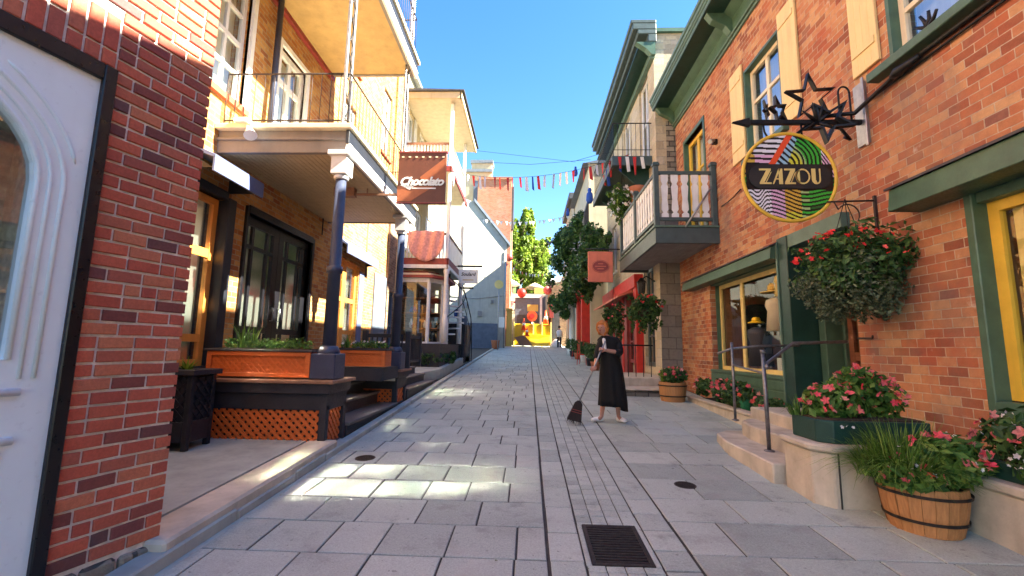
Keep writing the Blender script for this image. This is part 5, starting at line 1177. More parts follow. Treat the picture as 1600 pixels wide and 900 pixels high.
# ------------------------------------------------ big hanging basket on its bracket
t = thing('basket_bracket', (4.1, 5.4, 3.1), 'thin wrought iron wall bracket holding the big red-flowered basket', 'bracket')
mb = MB(); mb.box(4.17, 4.2, 5.385, 5.415, 3.05, 3.52); mb.tube([(4.18, 5.4, 3.46), (3.62, 5.4, 3.44)], .012, 6); mb.tube([(3.7, 5.4, 3.44)]+[(3.86+.13*math.cos(R(a)), 5.4, 3.28+.13*math.sin(R(a))) for a in range(150, -31, -20)]+[(4.18, 5.4, 3.12)], .009, 6); mb.build('iron', 'iron_rust', t)
def basket(c, rad, n, size, seed, label, fl='petal_red', nf=40, leaf='leaf_dark', lg=None, fs=.035, chain=.5, ng=0, group='hanging flower baskets', top_only=.1, strands=14):
    rg = random.Random(seed); t = thing('hanging_basket', (c[0], c[1], c[2]-rad[2]), label, 'hanging basket', group)
    mb = MB(); mb.lathe((c[0], c[1], c[2]-rad[2]*.35), [(rad[0]*.2, 0), (rad[0]*.42, rad[2]*.2), (rad[0]*.5, rad[2]*.5)], 14); mb.build('bowl', 'soil', t)
    mb = MB()
    for a in (0, 120, 240): mb.cyl((c[0]+rad[0]*.48*math.cos(R(a)), c[1]+rad[0]*.48*math.sin(R(a)), c[2]+rad[2]*.15), (c[0], c[1], c[2]+rad[2]+chain), .005, n=4)
    mb.build('chains', 'iron_black', t)
    mb = MB(); leaves(mb, (c[0], c[1], c[2]+rad[2]*.15), (rad[0]*.92, rad[1]*.92, rad[2]*.8), int(n*.5), size, rg, .6); leaves(mb, (c[0], c[1], c[2]+rad[2]*.15), (rad[0]*1.05, rad[1]*1.05, rad[2]*.95), int(n*.5), size*1.1, rg, clump=22)
    for k in range(9):
        a = rg.uniform(0, 6.3); q = Vector((c[0]+math.cos(a)*rad[0]*.8, c[1]+math.sin(a)*rad[1]*.8, c[2]+rad[2]*rg.uniform(.3, .9)))
        for u in range(9): leaves(mb, q+Vector((math.cos(a), math.sin(a), rg.uniform(-.1, .5)))*(u*.02), (.03, .03, .03), 3, size, rg)
    mb.build('foliage', leaf, t, recalc=False)
    mb = MB(); sz = size*.62
    if ng: leaves(mb, (c[0], c[1], c[2]-rad[2]*.3), (rad[0]*.92, rad[1]*.92, rad[2]*.66), int(ng*.6), sz, rg, .55, droop=.1); leaves(mb, (c[0], c[1], c[2]-rad[2]*.3), (rad[0]*1.02, rad[1]*1.02, rad[2]*.75), int(ng*.4), sz, rg, clump=20)
    for k in range(strands):
        a = rg.uniform(0, 6.3); r_ = rad[0]*rg.uniform(.45, .95); x, y = c[0]+math.cos(a)*r_, c[1]+math.sin(a)*r_; z = c[2]-rad[2]*(.45+.35*(1-r_/rad[0])); L_ = rad[2]*rg.uniform(.25, .7)
        for u in range(26): leaves(mb, (x+.02*math.sin(u*.5), y, z-L_*u/26), (.022, .022, .02), 3, sz, rg)
    mb.build('trailing_foliage', lg or leaf, t, recalc=False)
    if nf: mb = MB(); blossoms(mb, shell_pts((c[0], c[1], c[2]+rad[2]*.1), (rad[0]*1.04, rad[1]*1.04, rad[2]*.95), nf, rg, lambda d: d.z > top_only and d.y < .5 and math.sin(d.x*6+d.z*4+seed) > -.45), fs, rg); mb.build('flowers', fl, t, recalc=False)
    return t
basket((3.76, 5.3, 2.56), (.55, .55, .5), 3800, .038, 51, 'largest hanging basket, dark grey-green foliage topped by red begonias, beside the shop door', nf=74, lg='leaf_grey', ng=5200, fs=.036, chain=.38, strands=30)
# ================================================================ steps, planters and plinths on the right
def sweep_slope(mb, poly, h0, h1, ref=None):
    """plan polygon raised from height h0 to h1 above datum (flat top)"""
    mb.prism([(x, y, h0) for x, y in poly], (0, 0, h1-h0))
t = thing('stone_steps', (3.3, 6, .3), 'pale concrete steps with rounded corner leading up to the shop door', 'steps')
mb = MB(); sweep_slope(mb, [(2.58, 5.0), (2.6, 6.2), (2.72, 6.75), (2.95, 7.0), (3.6, 7.0), (3.6, 4.96)], .15, .455); mb.build('lower_step', 'concrete_pale', t, bevel=.015)
mb = MB(); sweep_slope(mb, [(2.98, 5.0), (2.98, 6.3), (3.06, 6.7), (3.25, 6.95), (4.1, 6.95), (4.1, 4.97)], .2, .64); mb.build('upper_step', 'concrete_pale', t, bevel=.015)
mb = MB(); sweep_slope(mb, [(3.35, 5.05), (3.35, 7.05), (4.19, 7.05), (4.19, 5.05)], .2, .80); mb.build('landing', 'concrete_pale', t, bevel=.015)
t = thing('stone_planter_wall', (3.2, 4.7, .2), 'pale cut stone planter pier with chamfered corner between steps and barrel', 'planter wall')
P = [(2.68, 4.95), (2.68, 4.52), (2.80, 4.38), (3.62, 4.38), (3.62, 4.1), (4.18, 4.1), (4.18, 5.04), (3.4, 5.04), (3.4, 4.95)]
P = [(2.68, 4.95), (2.68, 4.5), (2.80, 4.37), (4.18, 4.37), (4.18, 4.95)]
mb = MB(); sweep_slope(mb, P, .1, .70); mb.build('stone_block', 'concrete_pale', t, bevel=.012)
mb = MB(); Q = [(2.64, 4.97), (2.64, 4.48), (2.78, 4.33), (4.18, 4.33), (4.18, 4.97)]; sweep_slope(mb, Q, .705, .77); mb.build('coping', 'concrete_pale', t, bevel=.018)
mb = MB(); mb.box(2.84, 2.852, 4.362, 4.37, .15, .70); mb.build('joint', 'joint_dark', t)
t = thing('plinth_wall', (3.9, 2, .1), 'low pale stone plinth below the near yellow shop window', 'wall')
mb = MB(); mb.box(3.6, 4.2, -2, 4.3, -.1, .58); mb.build('stone_block', 'concrete_pale', t, bevel=.012); mb = MB(); mb.box(3.57, 4.2, -2, 4.3, .585, .66); mb.build('coping', 'concrete_pale', t, bevel=.015)
t = thing('plinth_wall', (3.9, 8.8, .4), 'low stone kerb bed in front of the far shop window', 'wall')
mb = MB(); mb.prism([(3.6, 7.02, .3), (3.72, 7.02, .3), (3.72, 10.45, .3), (3.6, 10.45, .3)], (0, 0, .28)); mb.prism([(3.72, 10.33, .3), (4.19, 10.33, .3), (4.19, 10.45, .3), (3.72, 10.45, .3)], (0, 0, .28)); mb.build('stone_block', 'concrete_pale', t, bevel=.012)
mb = MB(); mb.box(3.57, 3.76, 7.02, 10.47, .583, .63); mb.build('coping', 'concrete_pale', t, bevel=.012)
mb = MB(); mb.box(3.72, 4.19, 7.05, 10.33, .3, .6); mb.build('soil', 'soil', t)

def bed(name, label, boxes, seed, n, size, leaf='leaf_dark', flower='petal_pink', nf=30, fs=.03, extra=None, group=None, clump=0, white=0):
    rg = random.Random(seed); c0, r0 = boxes[0]; t = thing(name, (c0[0], c0[1], c0[2]-r0[2]), label, 'plants', group); mb = MB()
    for c, r in boxes: leaves(mb, c, r, n//len(boxes), size, rg, .4, clump=clump)
    mb.build('foliage', leaf, t, recalc=False)
    if nf:
        mb = MB(); 
        for c, r in boxes: blossoms(mb, shell_pts(c, r, nf//len(boxes), rg, lambda d: d.z > -.25 and d.x+d.y < .6), fs, rg)
        mb.build('flowers', flower, t, recalc=False)
    if white: mb = MB(); blossoms(mb, sum([shell_pts(c, r, white//len(boxes), rg, lambda d: d.z > -.5) for c, r in boxes], []), .02, rg); mb.build('white_flowers', 'petal_white', t, recalc=False)
    if extra: extra(t, rg)
    return t
bed('flower_bed', 'red and pink flowered bed under the far yellow shop window', [((3.85, 9.9, .86), (.28, .45, .24)), ((3.85, 9.1, .84), (.3, .5, .24)), ((3.82, 8.4, .82), (.3, .5, .24)), ((3.9, 7.6, .74), (.22, .4, .16))], 61, 2600, .045, nf=56, fs=.04, clump=10)
mb = MB(); mb.lathe((3.86, 8.25, .6), [(.09, 0), (.12, .2), (.13, .22)], 14); tag(mb.build('green_pot', 'ceramic_green'), 'bright green glazed pot among the bed under the far shop window', 'pot')
# dark green trough on the pier with begonias
t = thing('planter_box', (3.2, 4.7, .77), 'dark green painted trough on the stone pier', 'planter box')
P = [(2.76, 4.92), (2.76, 4.54), (2.86, 4.43), (3.75, 4.43), (3.75, 4.92)]
mb = MB(); sweep_slope(mb, P, .772, .98); mb.build('box', 'green_dark', t, bevel=.008); mb = MB(); sweep_slope(mb, [(x*.94+.19, y*.9+.468) for x, y in P], .98, .995); mb.build('soil', 'soil', t)
def gr(t, rg):
    mb = MB(); blades(mb, (2.8, 4.85, .98), 90, .26, rg, .007, 1.1, .12); mb.build('grass_tuft', 'leaf_mid', t, recalc=False)
bed('begonias', 'pink and red begonias in the dark green trough on the stone pier', [((3.05, 4.7, 1.12), (.3, .22, .2)), ((3.5, 4.75, 1.16), (.28, .2, .24)), ((3.3, 4.72, 1.32), (.22, .16, .16))], 62, 1500, .05, leaf='leaf_mid', nf=78, fs=.036, extra=gr)
mb = MB(); rg = random.Random(5); blossoms(mb, [(2.93+.05*k, 4.415, .93+.01*(k % 2)) for k in range(3)], .02, rg); tag(mb.build('violet_flowers', 'petal_white', recalc=False), 'tiny pale violet flowers on the front of the green trough', 'flowers')
# oak barrels
def barrel(x, y, z, rt, rb, h, label):
    t = thing('barrel_planter', (x, y, z), label, 'barrel', 'half barrel planters'); rg = random.Random(int(x*100)); mb = MB(); n = 22
    for k in range(n):
        a0, a1 = 2*math.pi*k/n+.006, 2*math.pi*(k+1)/n-.006; o = rg.uniform(-.003, .003); prof = [(rb, 0), (rb+(rt-rb)*.45+.012, h*.4), (rt+.004, h*.8), (rt, h+rg.uniform(-.006, .006))]
        for q in range(3):
            r0, z0 = prof[q]; r1, z1 = prof[q+1]; pts = [(x+(r0+o)*math.cos(a0), y+(r0+o)*math.sin(a0), z+z0), (x+(r0+o)*math.cos(a1), y+(r0+o)*math.sin(a1), z+z0), (x+(r1+o)*math.cos(a1), y+(r1+o)*math.sin(a1), z+z1), (x+(r1+o)*math.cos(a0), y+(r1+o)*math.sin(a0), z+z1)]
            mb.poly(pts); mb.poly([(x+(px-x)*.93, y+(py-y)*.93, pz) for px, py, pz in pts][::-1])
            if q == 2: mb.poly([pts[3], pts[2], (x+(pts[2][0]-x)*.93, y+(pts[2][1]-y)*.93, pts[2][2]), (x+(pts[3][0]-x)*.93, y+(pts[3][1]-y)*.93, pts[3][2])])
    mb.build('staves', 'barrel_wood', t, recalc=False)
    mb = MB(); mb.lathe((x, y, z+.01), [(rb*.9, 0), (rb+.0, h*.4), (rt*.95, h*.8), (rt*.92, h*.88)], 30); mb.build('soil', 'soil', t)
    for z0, z1 in ((h*.80, h*.865), (h*.26, h*.325)):
        rr = lambda q: rb+(rt-rb)*min(1, q/h*1.15)+.016; mb = MB(); n = 40
        i0 = len(mb.v)
        for (r_, zz) in ((rr(z0), z0), (rr(z0)+.004, z0), (rr(z1)+.004, z1), (rr(z1), z1)):
            for k in range(n): mb.v.append((x+r_*math.cos(2*math.pi*k/n), y+r_*math.sin(2*math.pi*k/n), z+zz))
        for q in range(4):
            for k in range(n): mb.f.append([q*n+k, q*n+(k+1) % n, ((q+1) % 4)*n+(k+1) % n, ((q+1) % 4)*n+k]); mb.smooth.append(False)
        mb.build('hoop', 'cast_iron', t)
    return t
barrel(3.28, 4.03, gz(4.0)-.005, .29, .235, .37, 'half barrel with iron hoops at the front right, in front of the pale stone pier')
barrel(3.24, 10.35, gz(10.3)-.01, .29, .25, .42, 'half barrel farther up, at the corner of the brick shop and grey stone')
def gr2(t, rg):
    mb = MB(); blades(mb, (3.14, 4.03, .55), 950, .56, rg, .0085, 1.0, .22); blades(mb, (2.98, 4.15, .58), 220, .46, rg, .006, 1.2, .12); blades(mb, (3.3, 4.1, .58), 200, .42, rg, .007, .9, .15); mb.build('grass', 'leaf_grass', t, recalc=False)
bed('barrel_plants', 'long arching grass with pink begonias spilling from the front barrel', [((3.42, 3.95, .76), (.3, .27, .2)), ((3.14, 3.95, .64), (.25, .24, .13))], 63, 1900, .045, leaf='leaf_mid', nf=44, fs=.034, extra=gr2, white=14)
bed('barrel_plants', 'red geraniums and a yellow-green tuft in the farther barrel', [((3.24, 10.3, 1.08), (.3, .28, .17))], 64, 700, .05, nf=26, fs=.04, extra=lambda t, rg: (lambda m: (blades(m, (3.0, 10.25, .95), 40, .3, rg, .014, .7, .05), m.build('grass', 'leaf_sunny', t, recalc=False)))(MB()))
bed('flower_bed', 'red and white flowering plants on the near plinth at the right edge', [((3.95, 3.75, .88), (.34, .42, .3)), ((3.8, 3.3, .86), (.3, .4, .26)), ((3.95, 2.9, 1.0), (.3, .4, .35))], 65, 2600, .045, nf=42, fs=.045, white=90)
t = thing('planter_box', (3.9, 3.3, .66), 'dark green trough on the near plinth wall under the yellow window', 'planter box'); mb = MB(); mb.box(3.68, 4.1, 1.8, 3.9, .662, .8); mb.build('box', 'green_dark', t, bevel=.006); mb = MB(); mb.box(3.71, 4.07, 1.83, 3.87, .8, .81); mb.build('soil', 'soil', t)
# grey tube handrail of the steps
t = thing('handrail', (2.9, 5.6, .45), 'grey steel tube handrail standing on the shop steps', 'handrail')
mb = MB(); mb.cyl((2.86, 5.6, .455), (2.86, 5.62, 1.60), .024, n=12); mb.lathe((2.86, 5.6, .455), [(.06, 0), (.06, .012), (.03, .02)], 14); mb.cyl((2.86, 5.62, 1.6), (2.86, 5.62, 1.64), .032, n=12); mb.cyl((2.98, 6.72, .63), (2.98, 6.72, 1.75), .02, n=12); mb.lathe((2.98, 6.72, .64), [(.05, 0), (.05, .012), (.03, .02)], 14); mb.build('post', 'steel_rail', t)
mb = MB(); mb.tube([(2.86, 5.55, 1.42), (2.9, 5.62, 1.48), (3.3, 5.75, 1.73), (4.0, 5.8, 1.76)], .02, 10); mb.tube([(2.82, 6.85, 1.58), (2.98, 6.72, 1.66), (3.35, 6.7, 1.7), (3.95, 6.72, 1.72)], .018, 10); mb.tube([(2.86, 5.62, 1.36), (2.98, 6.72, 1.42)], .014, 8); mb.build('rail', 'steel_rail', t)

# ================================================================ stone house beyond the shop
F6 = Frame((3.65, 0, 0), (0, 1, 0), (-1, 0, 0))
sh = thing('stone_house', (6, 17, .7), 'pale stone house with a dark green bracketed cornice beyond the brick shop', 'building')
H6 = [(13.1,14.2,1.15,4.2), (14.75,15.9,1.15,3.9), (13.3,14.25,4.9,6.7), (13.2,14.3,7.5,10.3), (15.7,16.8,7.5,10.2), (16.3,17.3,4.9,6.9), (18.4,19.4,7.6,9.8), (16.9,19.9,1.2,3.6), (18.4,19.4,4.9,6.9)]
wall(F6, sh, 'stone_pale', 12.5, 20.6, .3, 10.9, H6, t=.3)
mb = MB(); mb.box(4.6, 10, 12.5, 20.6, .3, 11.1); mb.box(3.66, 4.6, 20.3, 20.59, .3, 11.1); mb.box(3.96, 4.6, 12.9, 20.3, 4.3, 4.6); mb.build('rear_walls', 'stone_side', sh)
mb = MB(); mb.box(3.66, 4.62, 12.501, 12.85, 8.3, 11.1); mb.build('side_wall', 'stone_side', sh); mb = MB(); mb.box(3.66, 4.62, 12.502, 12.85, 5.5, 8.3); mb.build('rubble_side', 'stone_rubble', sh); mb = MB(); mb.box(3.655, 4.62, 12.49, 12.85, .3, 5.5); mb.build('grey_quoin', 'stone_grey', sh)
mb = MB(); mb.box(4.62, 10, 12.45, 12.5, 8.95, 11.1); mb.build('gable_side', 'stone_side', sh)
FS = Frame((0, 12.45, 0), (1, 0, 0), (0, -1, 0)); window(FS, sh, 4.9, 5.7, 9.9, 10.9, 'white_trim', .07, -.06, (.5,), (.5,), name='side_window')
mb = MB(); mb.box(3.6, 10, 12.4, 20.6, 11.1, 11.22); mb.build('roof', 'green_trim', sh)
for (a0, a1, b0, b1) in ((13.3,14.25,4.9,6.7), (13.2,14.3,7.5,10.3), (15.7,16.8,7.5,10.2), (16.3,17.3,4.9,6.9), (18.4,19.4,7.6,9.8), (18.4,19.4,4.9,6.9)): window(F6, sh, a0, a1, b0, b1, 'white_trim', .09, .08, (.5,), (.5,), 'pane_glass', (.08, .1, .05), backing='curtain')
window(F6, sh, 13.15, 14.15, 1.15, 4.15, 'green_grey', .13, .08, (.5,), (.3, .72), name='green_door', backing='green_grey')
mb = MB()
for k, (z0, z1, x) in enumerate(((10.7, 10.95, 3.45), (10.95, 11.1, 3.15), (11.1, 11.3, 3.0), (11.3, 11.42, 2.95))): mb.box(x, 3.7, 12.3, 20.7, z0, z1)
mb.build('cornice', 'green_grey', sh, bevel=.02)
mb = MB(); mb.box(3.52, 3.66, 12.42, 20.6, 10.25, 10.3); mb.box(3.6, 3.66, 12.42, 20.6, 10.3, 10.7); mb.build('frieze', 'green_pale', sh)
mb = MB(); mb.prism([(3.66, 12.32, 10.3), (3.56, 12.32, 10.3), (3.38, 12.32, 10.5), (3.1, 12.32, 10.7), (3.66, 12.32, 10.7)], (0, .2, 0)); mb.build('bracket', 'green_trim', sh)
mb = MB(); mb.box(3.2, 3.65, 12.55, 20.6, 10.64, 10.7); mb.build('cornice_soffit', 'green_dark', sh)
# balcony with iron rail on the stone house
b2 = thing('iron_balcony', (3.1, 14.5, 7), 'dark green balcony with a thin iron rail high on the stone house', 'balcony')
mb = MB(); mb.box(2.5, 3.65, 12.95, 16.9, 7.15, 7.25); mb.build('floor', 'green_dark', b2); mb = MB(); mb.box(2.45, 3.65, 12.9, 12.97, 7.1, 7.4); mb.box(2.45, 2.52, 12.97, 16.9, 7.1, 7.4); mb.build('fascia', 'green_grey', b2, bevel=.008)
mb = MB(); mb.tube([(3.65, 12.93, 8.45), (2.5, 12.93, 8.45), (2.5, 16.8, 8.45)], .018, 6); mb.tube([(3.65, 12.93, 7.6), (2.5, 12.93, 7.6), (2.5, 16.8, 7.6)], .012, 5); mb.build('rail', 'iron_black', b2); mb = MB()
for k in range(9): mb.cyl((2.5+k*.135, 12.93, 7.4), (2.5+k*.135, 12.93, 8.45), .009, n=4)
for k in range(26): mb.cyl((2.5, 13.0+k*.15, 7.4), (2.5, 13.0+k*.15, 8.45), .009, n=4)
mb.build('balusters', 'iron_black', b2)
mb = MB()
for y in (13.3, 16.3): mb.prism([(3.65, y, 7.15), (2.7, y, 7.15), (3.65, y, 6.3)], (0, .08, 0))
mb.build('bracket', 'green_dark', b2)
rg = random.Random(90)
for k in range(7):
    y = 12.86 if k < 4 else 13.3+.5*(k-4); x = 2.62+.22*k if k < 4 else 2.42; c_ = ('cloth_red', 'cloth_white', 'cloth_red', 'cloth_white', 'cloth_red', 'cloth_blue', 'cloth_red')[k]; mb = MB(); z = 7.35
    hh_ = .34+.1*(k % 3); mb.prism([(x, y, z), (x+.1, y, z), (x+.1+.05*(k % 2), y+.03, z-hh_), (x+.05, y, z-hh_-.03)], (0, .012, 0)); tag(mb.build('pennant', c_), ('red','white','red','white','red','blue','red')[k]+' pennant hanging from the iron balcony edge, number %s from the wall side' % ('four three two one five six seven'.split()[k]), 'pennant')
# hanging baskets along the right
basket((2.88, 13.5, 6.05), (.42, .42, .55), 1500, .05, 71, 'hanging basket of white flowers below the iron balcony', fl='petal_white', nf=90, fs=.055, chain=.5, top_only=-1, leaf='leaf_mid')
mb = MB(); mb.lathe((3.28, 13.3, 5.95), [(.16, 0), (.24, .5), (.27, .6)], 14); tag(mb.build('wall_pot', 'terracotta'), 'brown clay pot hung beside the basket of white flowers', 'pot')
basket((3.02, 11.7, 2.58), (.42, .42, .45), 1900, .05, 72, 'dark round hanging basket before the green door with few red flowers', nf=16, fs=.04, chain=.6)
basket((2.75, 14.5, 2.5), (.36, .36, .55), 1400, .05, 73, 'dark hanging basket before the red shopfront above the sweeping woman', fl='petal_pink', nf=18, fs=.035, chain=.6)
t = thing('wall_lantern', (3.4, 13.0, 3.7), 'black wall lantern above the dark hanging basket', 'lantern'); mb = MB(); mb.tube([(3.65, 12.95, 3.6), (3.4, 12.95, 3.75), (3.25, 12.95, 3.65)], .02, 6); mb.build('arm', 'iron_black', t); mb = MB(); mb.lathe((3.25, 12.95, 3.2), [(.05, 0), (.1, .05), (.13, .35), (.15, .37), (.03, .5)], 6); mb.build('lamp', 'iron_black', t)
# red shopfront
rs = thing('red_shopfront', (3.5, 17, .9), 'bright red wooden shopfront with sloping red canopy on the stone house', 'shopfront')
mb = MB(); mb.box(3.42, 3.66, 14.35, 14.7, .8, 4.05); mb.box(3.42, 3.66, 16.35, 16.6, .8, 4.0); mb.box(3.42, 3.66, 20.1, 20.4, .8, 4.0); mb.build('pilaster', 'red_paint', rs, bevel=.015)
mb = MB(); mb.box(3.36, 3.66, 14.3, 20.45, 3.62, 4.05); mb.build('signboard', 'red_paint', rs, bevel=.015); mb = MB(); mb.prism([(3.66, 14.9, 3.72), (2.95, 14.9, 3.42), (2.95, 14.9, 3.36), (3.66, 14.9, 3.6)], (0, 5.4, 0)); mb.build('canopy', 'red_sign', rs)
window(Frame((3.55, 0, 0), (0, 1, 0), (-1, 0, 0)), rs, 16.6, 20.1, 1.5, 3.6, 'red_paint', .1, .0, (.33, .66), (), 'pane_shop', name='display_window', backing='interior_dark'); window(Frame((3.55, 0, 0), (0, 1, 0), (-1, 0, 0)), rs, 14.75, 15.9, 1.2, 3.6, 'dark_red', .12, .0, (.5,), (.3,), name='door', backing='interior_dark')
mb = MB(); mb.box(3.45, 3.66, 15.9, 16.35, .8, 3.6); mb.box(3.45, 3.66, 16.6, 20.1, .8, 1.5); mb.build('panel', 'dark_red', rs)
# stone stoop before the green door
t = thing('stone_stoop', (3.0, 12.3, .6), 'pale stone stoop of two steps before the green door, beside the farther barrel', 'steps')
mb = MB(); mb.box(2.3, 3.64, 11.7, 14.4, .5, .93); mb.build('landing', 'concrete_pale', t, bevel=.02); mb = MB(); mb.box(2.05, 3.3, 10.85, 11.72, .4, .68); mb.build('lower_step', 'stone_rubble', t, bevel=.03); mb = MB(); mb.box(2.02, 3.32, 10.8, 11.73, .682, .72); mb.build('tread', 'concrete_pale', t, bevel=.01)
t = thing('stoop_railing', (3.3, 12.2, .93), 'thin black railing on the stone stoop before the green door', 'railing'); mb = MB()
for k in range(5): mb.cyl((2.45+k*.2, 12.1, .93), (2.45+k*.2, 12.1, 1.75), .012, n=5)
mb.tube([(2.4, 12.1, 1.75), (3.3, 12.1, 1.75)], .02, 6); mb.build('bars', 'iron_black', t)
# red hanging sign
t = thing('hanging_sign', (2.25, 14, 3.7), 'square coral red hanging sign with an oval emblem before the creeper', 'sign')
mb = MB(); mb.box(1.86, 2.64, 13.97, 14.03, 3.72, 4.70); mb.build('panel', 'red_sign', t, bevel=.01); mb = MB()
el = lambda r1, r2: [(2.25+r1*math.cos(a*math.pi/12), 13.966, 4.22+r2*math.sin(a*math.pi/12)) for a in range(24)]
mb.prism(el(.27, .2), (0, .005, 0)); mb.build('oval', 'dark_red', t); mb = MB(); mb.tube([*el(.25, .18), el(.25, .18)[0]], .009, 5); 
for k, (w_, z) in enumerate(((.08, 4.30), (.17, 4.22), (.1, 4.14))): mb.box(2.25-w_, 2.25+w_, 13.955, 13.962, z-.012, z+.012)
mb.build('emblem', 'red_sign', t); mb = MB(); mb.tube([(1.8, 14, 4.78), (3.65, 14, 4.78)], .02, 6); mb.cyl((2.0, 14, 4.7), (2.0, 14, 4.78), .01, n=5); mb.cyl((2.5, 14, 4.7), (2.5, 14, 4.78), .01, n=5); mb.build('arm', 'iron_black', t)

# ---------------------------------------------- farther houses on the right and creeper
wh = thing('white_house', (5, 24, 1), 'cream plastered house with dark dormer and blue banner beyond the stone house', 'building')
mb = MB(); mb.box(2.95, 9, 21.4, 28.5, 0, 10.8); mb.build('wall', 'stucco_white', wh); mb = MB(); mb.prism([(2.6, 21.3, 10.8), (9, 21.3, 10.8), (9, 21.3, 11.1), (4, 21.3, 11.1)], (0, 7.3, 0)); mb.build('roof', 'slate_blue', wh)
mb = MB(); 
for y in (22.2, 24.2, 26.2):
    mb.box(2.93, 2.96, y, y+.9, 3.6, 5.4); mb.box(2.93, 2.96, y, y+.9, 6.6, 8.4)
mb.build('window', 'roof_dark', wh); mb = MB(); mb.prism([(2.95, 21.38, 9.2), (2.35, 21.38, 7.0), (2.35, 21.38, 6.2), (2.95, 21.38, 6.2)], (0, 1.2, 0)); mb.build('lean_to_roof', 'roof_dark', wh)
mb = MB(); mb.box(2.9, 2.95, 21.35, 21.4, 6.2, 10.8); mb.build('corner_strip', 'cream_trim', wh)
for k, (x, y, z, s, lab) in enumerate(((2.0, 19.0, 9.2, .3, 'blue cloth figure hanging highest on the wire over the street'), (2.75, 20.0, 8.3, .5, 'deep blue banner box on the side of the cream house'), (2.1, 24, 8.9, .3, 'dark blue bundle hanging beside the cream house'), (2.2, 24, 7.9, .3, 'small blue bundle hanging lowest above the creeper'))):
    mb = MB(); mb.lathe((x, y, z), [(s*.2, 0), (s*.34, s*.3), (s*.28, s*.9), (s*.14, s*1.05), (s*.2, s*1.25), (s*.1, s*1.45)], 10); tag(mb.build('hanging_figure', 'cloth_blue'), lab, 'decoration')
fh = thing('far_house', (5, 32, 1.5), 'grey house with red trim at the end of the street on the right', 'building')
mb = MB(); mb.box(2.9, 9, 28.6, 34.6, 0, 11.5); mb.build('wall', 'stone_pale', fh); mb = MB(); mb.box(2.86, 2.9, 29.0, 30.0, 1.5, 4.0); mb.box(2.86, 2.9, 31.0, 32.2, 1.5, 4.2); mb.build('door', 'dark_red', fh); mb = MB(); mb.box(2.85, 2.9, 29.2, 30.1, 6, 8); mb.box(2.85, 2.9, 31.2, 32.2, 6, 8); mb.build('window', 'slate_blue', fh); mb = MB(); mb.box(2.6, 9, 28.6, 34.7, 11.5, 11.9); mb.build('roof', 'roof_dark', fh)
mb = MB(); mb.lathe((2.55, 26.5, gz(26.5)), [(.22, 0), (.2, .3), (.16, .4), (.15, 2.6), (.2, 2.7), (.24, 2.85)], 14); mb.box(2.2, 2.95, 26.2, 26.8, gz(26.5)+2.85, gz(26.5)+3.05); tag(mb.build('white_column', 'white_trim'), 'white entrance column under the creeper on the right', 'column')
mb = MB(); mb.box(2.55, 2.95, 23.6, 24.0, 1, 4.3); mb.box(2.55, 2.95, 21.6, 21.9, 1, 4.3); mb.box(2.5, 2.95, 21.6, 24.0, 4.3, 4.6); tag(mb.build('red_door_frame', 'red_paint', bevel=.02), 'red wooden entrance frame beneath the creeper', 'door frame')
cr = thing('creeper', (2.9, 21, 3), 'dark green climbing creeper with white blossoms spilling over the right-hand entrances', 'climbing plant')
rg = random.Random(99); mb = MB()
for c_, r_, n_ in (((2.3, 23.5, 7.0), (1.1, 2.4, 1.7), 4200), ((2.35, 20.5, 6.1), (1.0, 1.8, 1.5), 3600), ((2.1, 25.5, 5.2), (1.0, 2.2, 1.5), 2200), ((2.4, 18.6, 4.6), (.7, 1.2, 1.0), 1500), ((2.2, 27.0, 4.2), (.5, 1.5, .8), 700), ((3.0, 18.6, 6.0), (.35, 1.0, .9), 700)): leaves(mb, c_, r_, n_, .11, rg, clump=16)
mb.build('foliage', 'leaf_dark', cr, recalc=False); mb = MB(); blossoms(mb, shell_pts((2.5, 22.5, 5.7), (.75, 3, 1.2), 90, rg, lambda d: d.y < .3), .07, rg); mb.build('flowers', 'petal_white', cr, recalc=False)
mb = MB(); mb.tube([(2.9, 23, 1.2), (2.85, 22.8, 3.5), (2.7, 22.5, 5.5)], [.07, .05, .03], 7); mb.tube([(2.85, 22.8, 3.5), (2.5, 24.5, 5.0)], [.04, .02], 6); mb.tube([(2.85, 22.8, 3.2), (2.4, 20.5, 5.2)], [.04, .02], 6); mb.build('stem', 'bark', cr)
# row of potted plants on the right pavement
rg = random.Random(101)
for k in range(7):
    y = 15.2+k*1.9; x = 2.62-.03*k+rg.uniform(-.08, .05); pm = ('cloth_white', 'terracotta', 'charcoal_wood')[k % 3]; t = thing('potted_plant', (x, y, gz(y)), ('bushy dark green plant in a %s pot on the right pavement, ' % ('white', 'terracotta', 'black')[k % 3])+('nearest the woman', 'second up the street', 'third up the street', 'fourth up the street', 'fifth up the street', 'sixth up the street', 'farthest up the street')[k], 'potted plant', 'potted plants along the right')
    mb = MB(); mb.lathe((x, y, gz(y)), [(.13, 0), (.18, .28), (.2, .32)], 12); mb.build('pot', pm, t); mb = MB(); leaves(mb, (x, y, gz(y)+.62), (.3, .3, .36), 420, .06, rg); mb.build('foliage', 'leaf_dark', t, recalc=False)
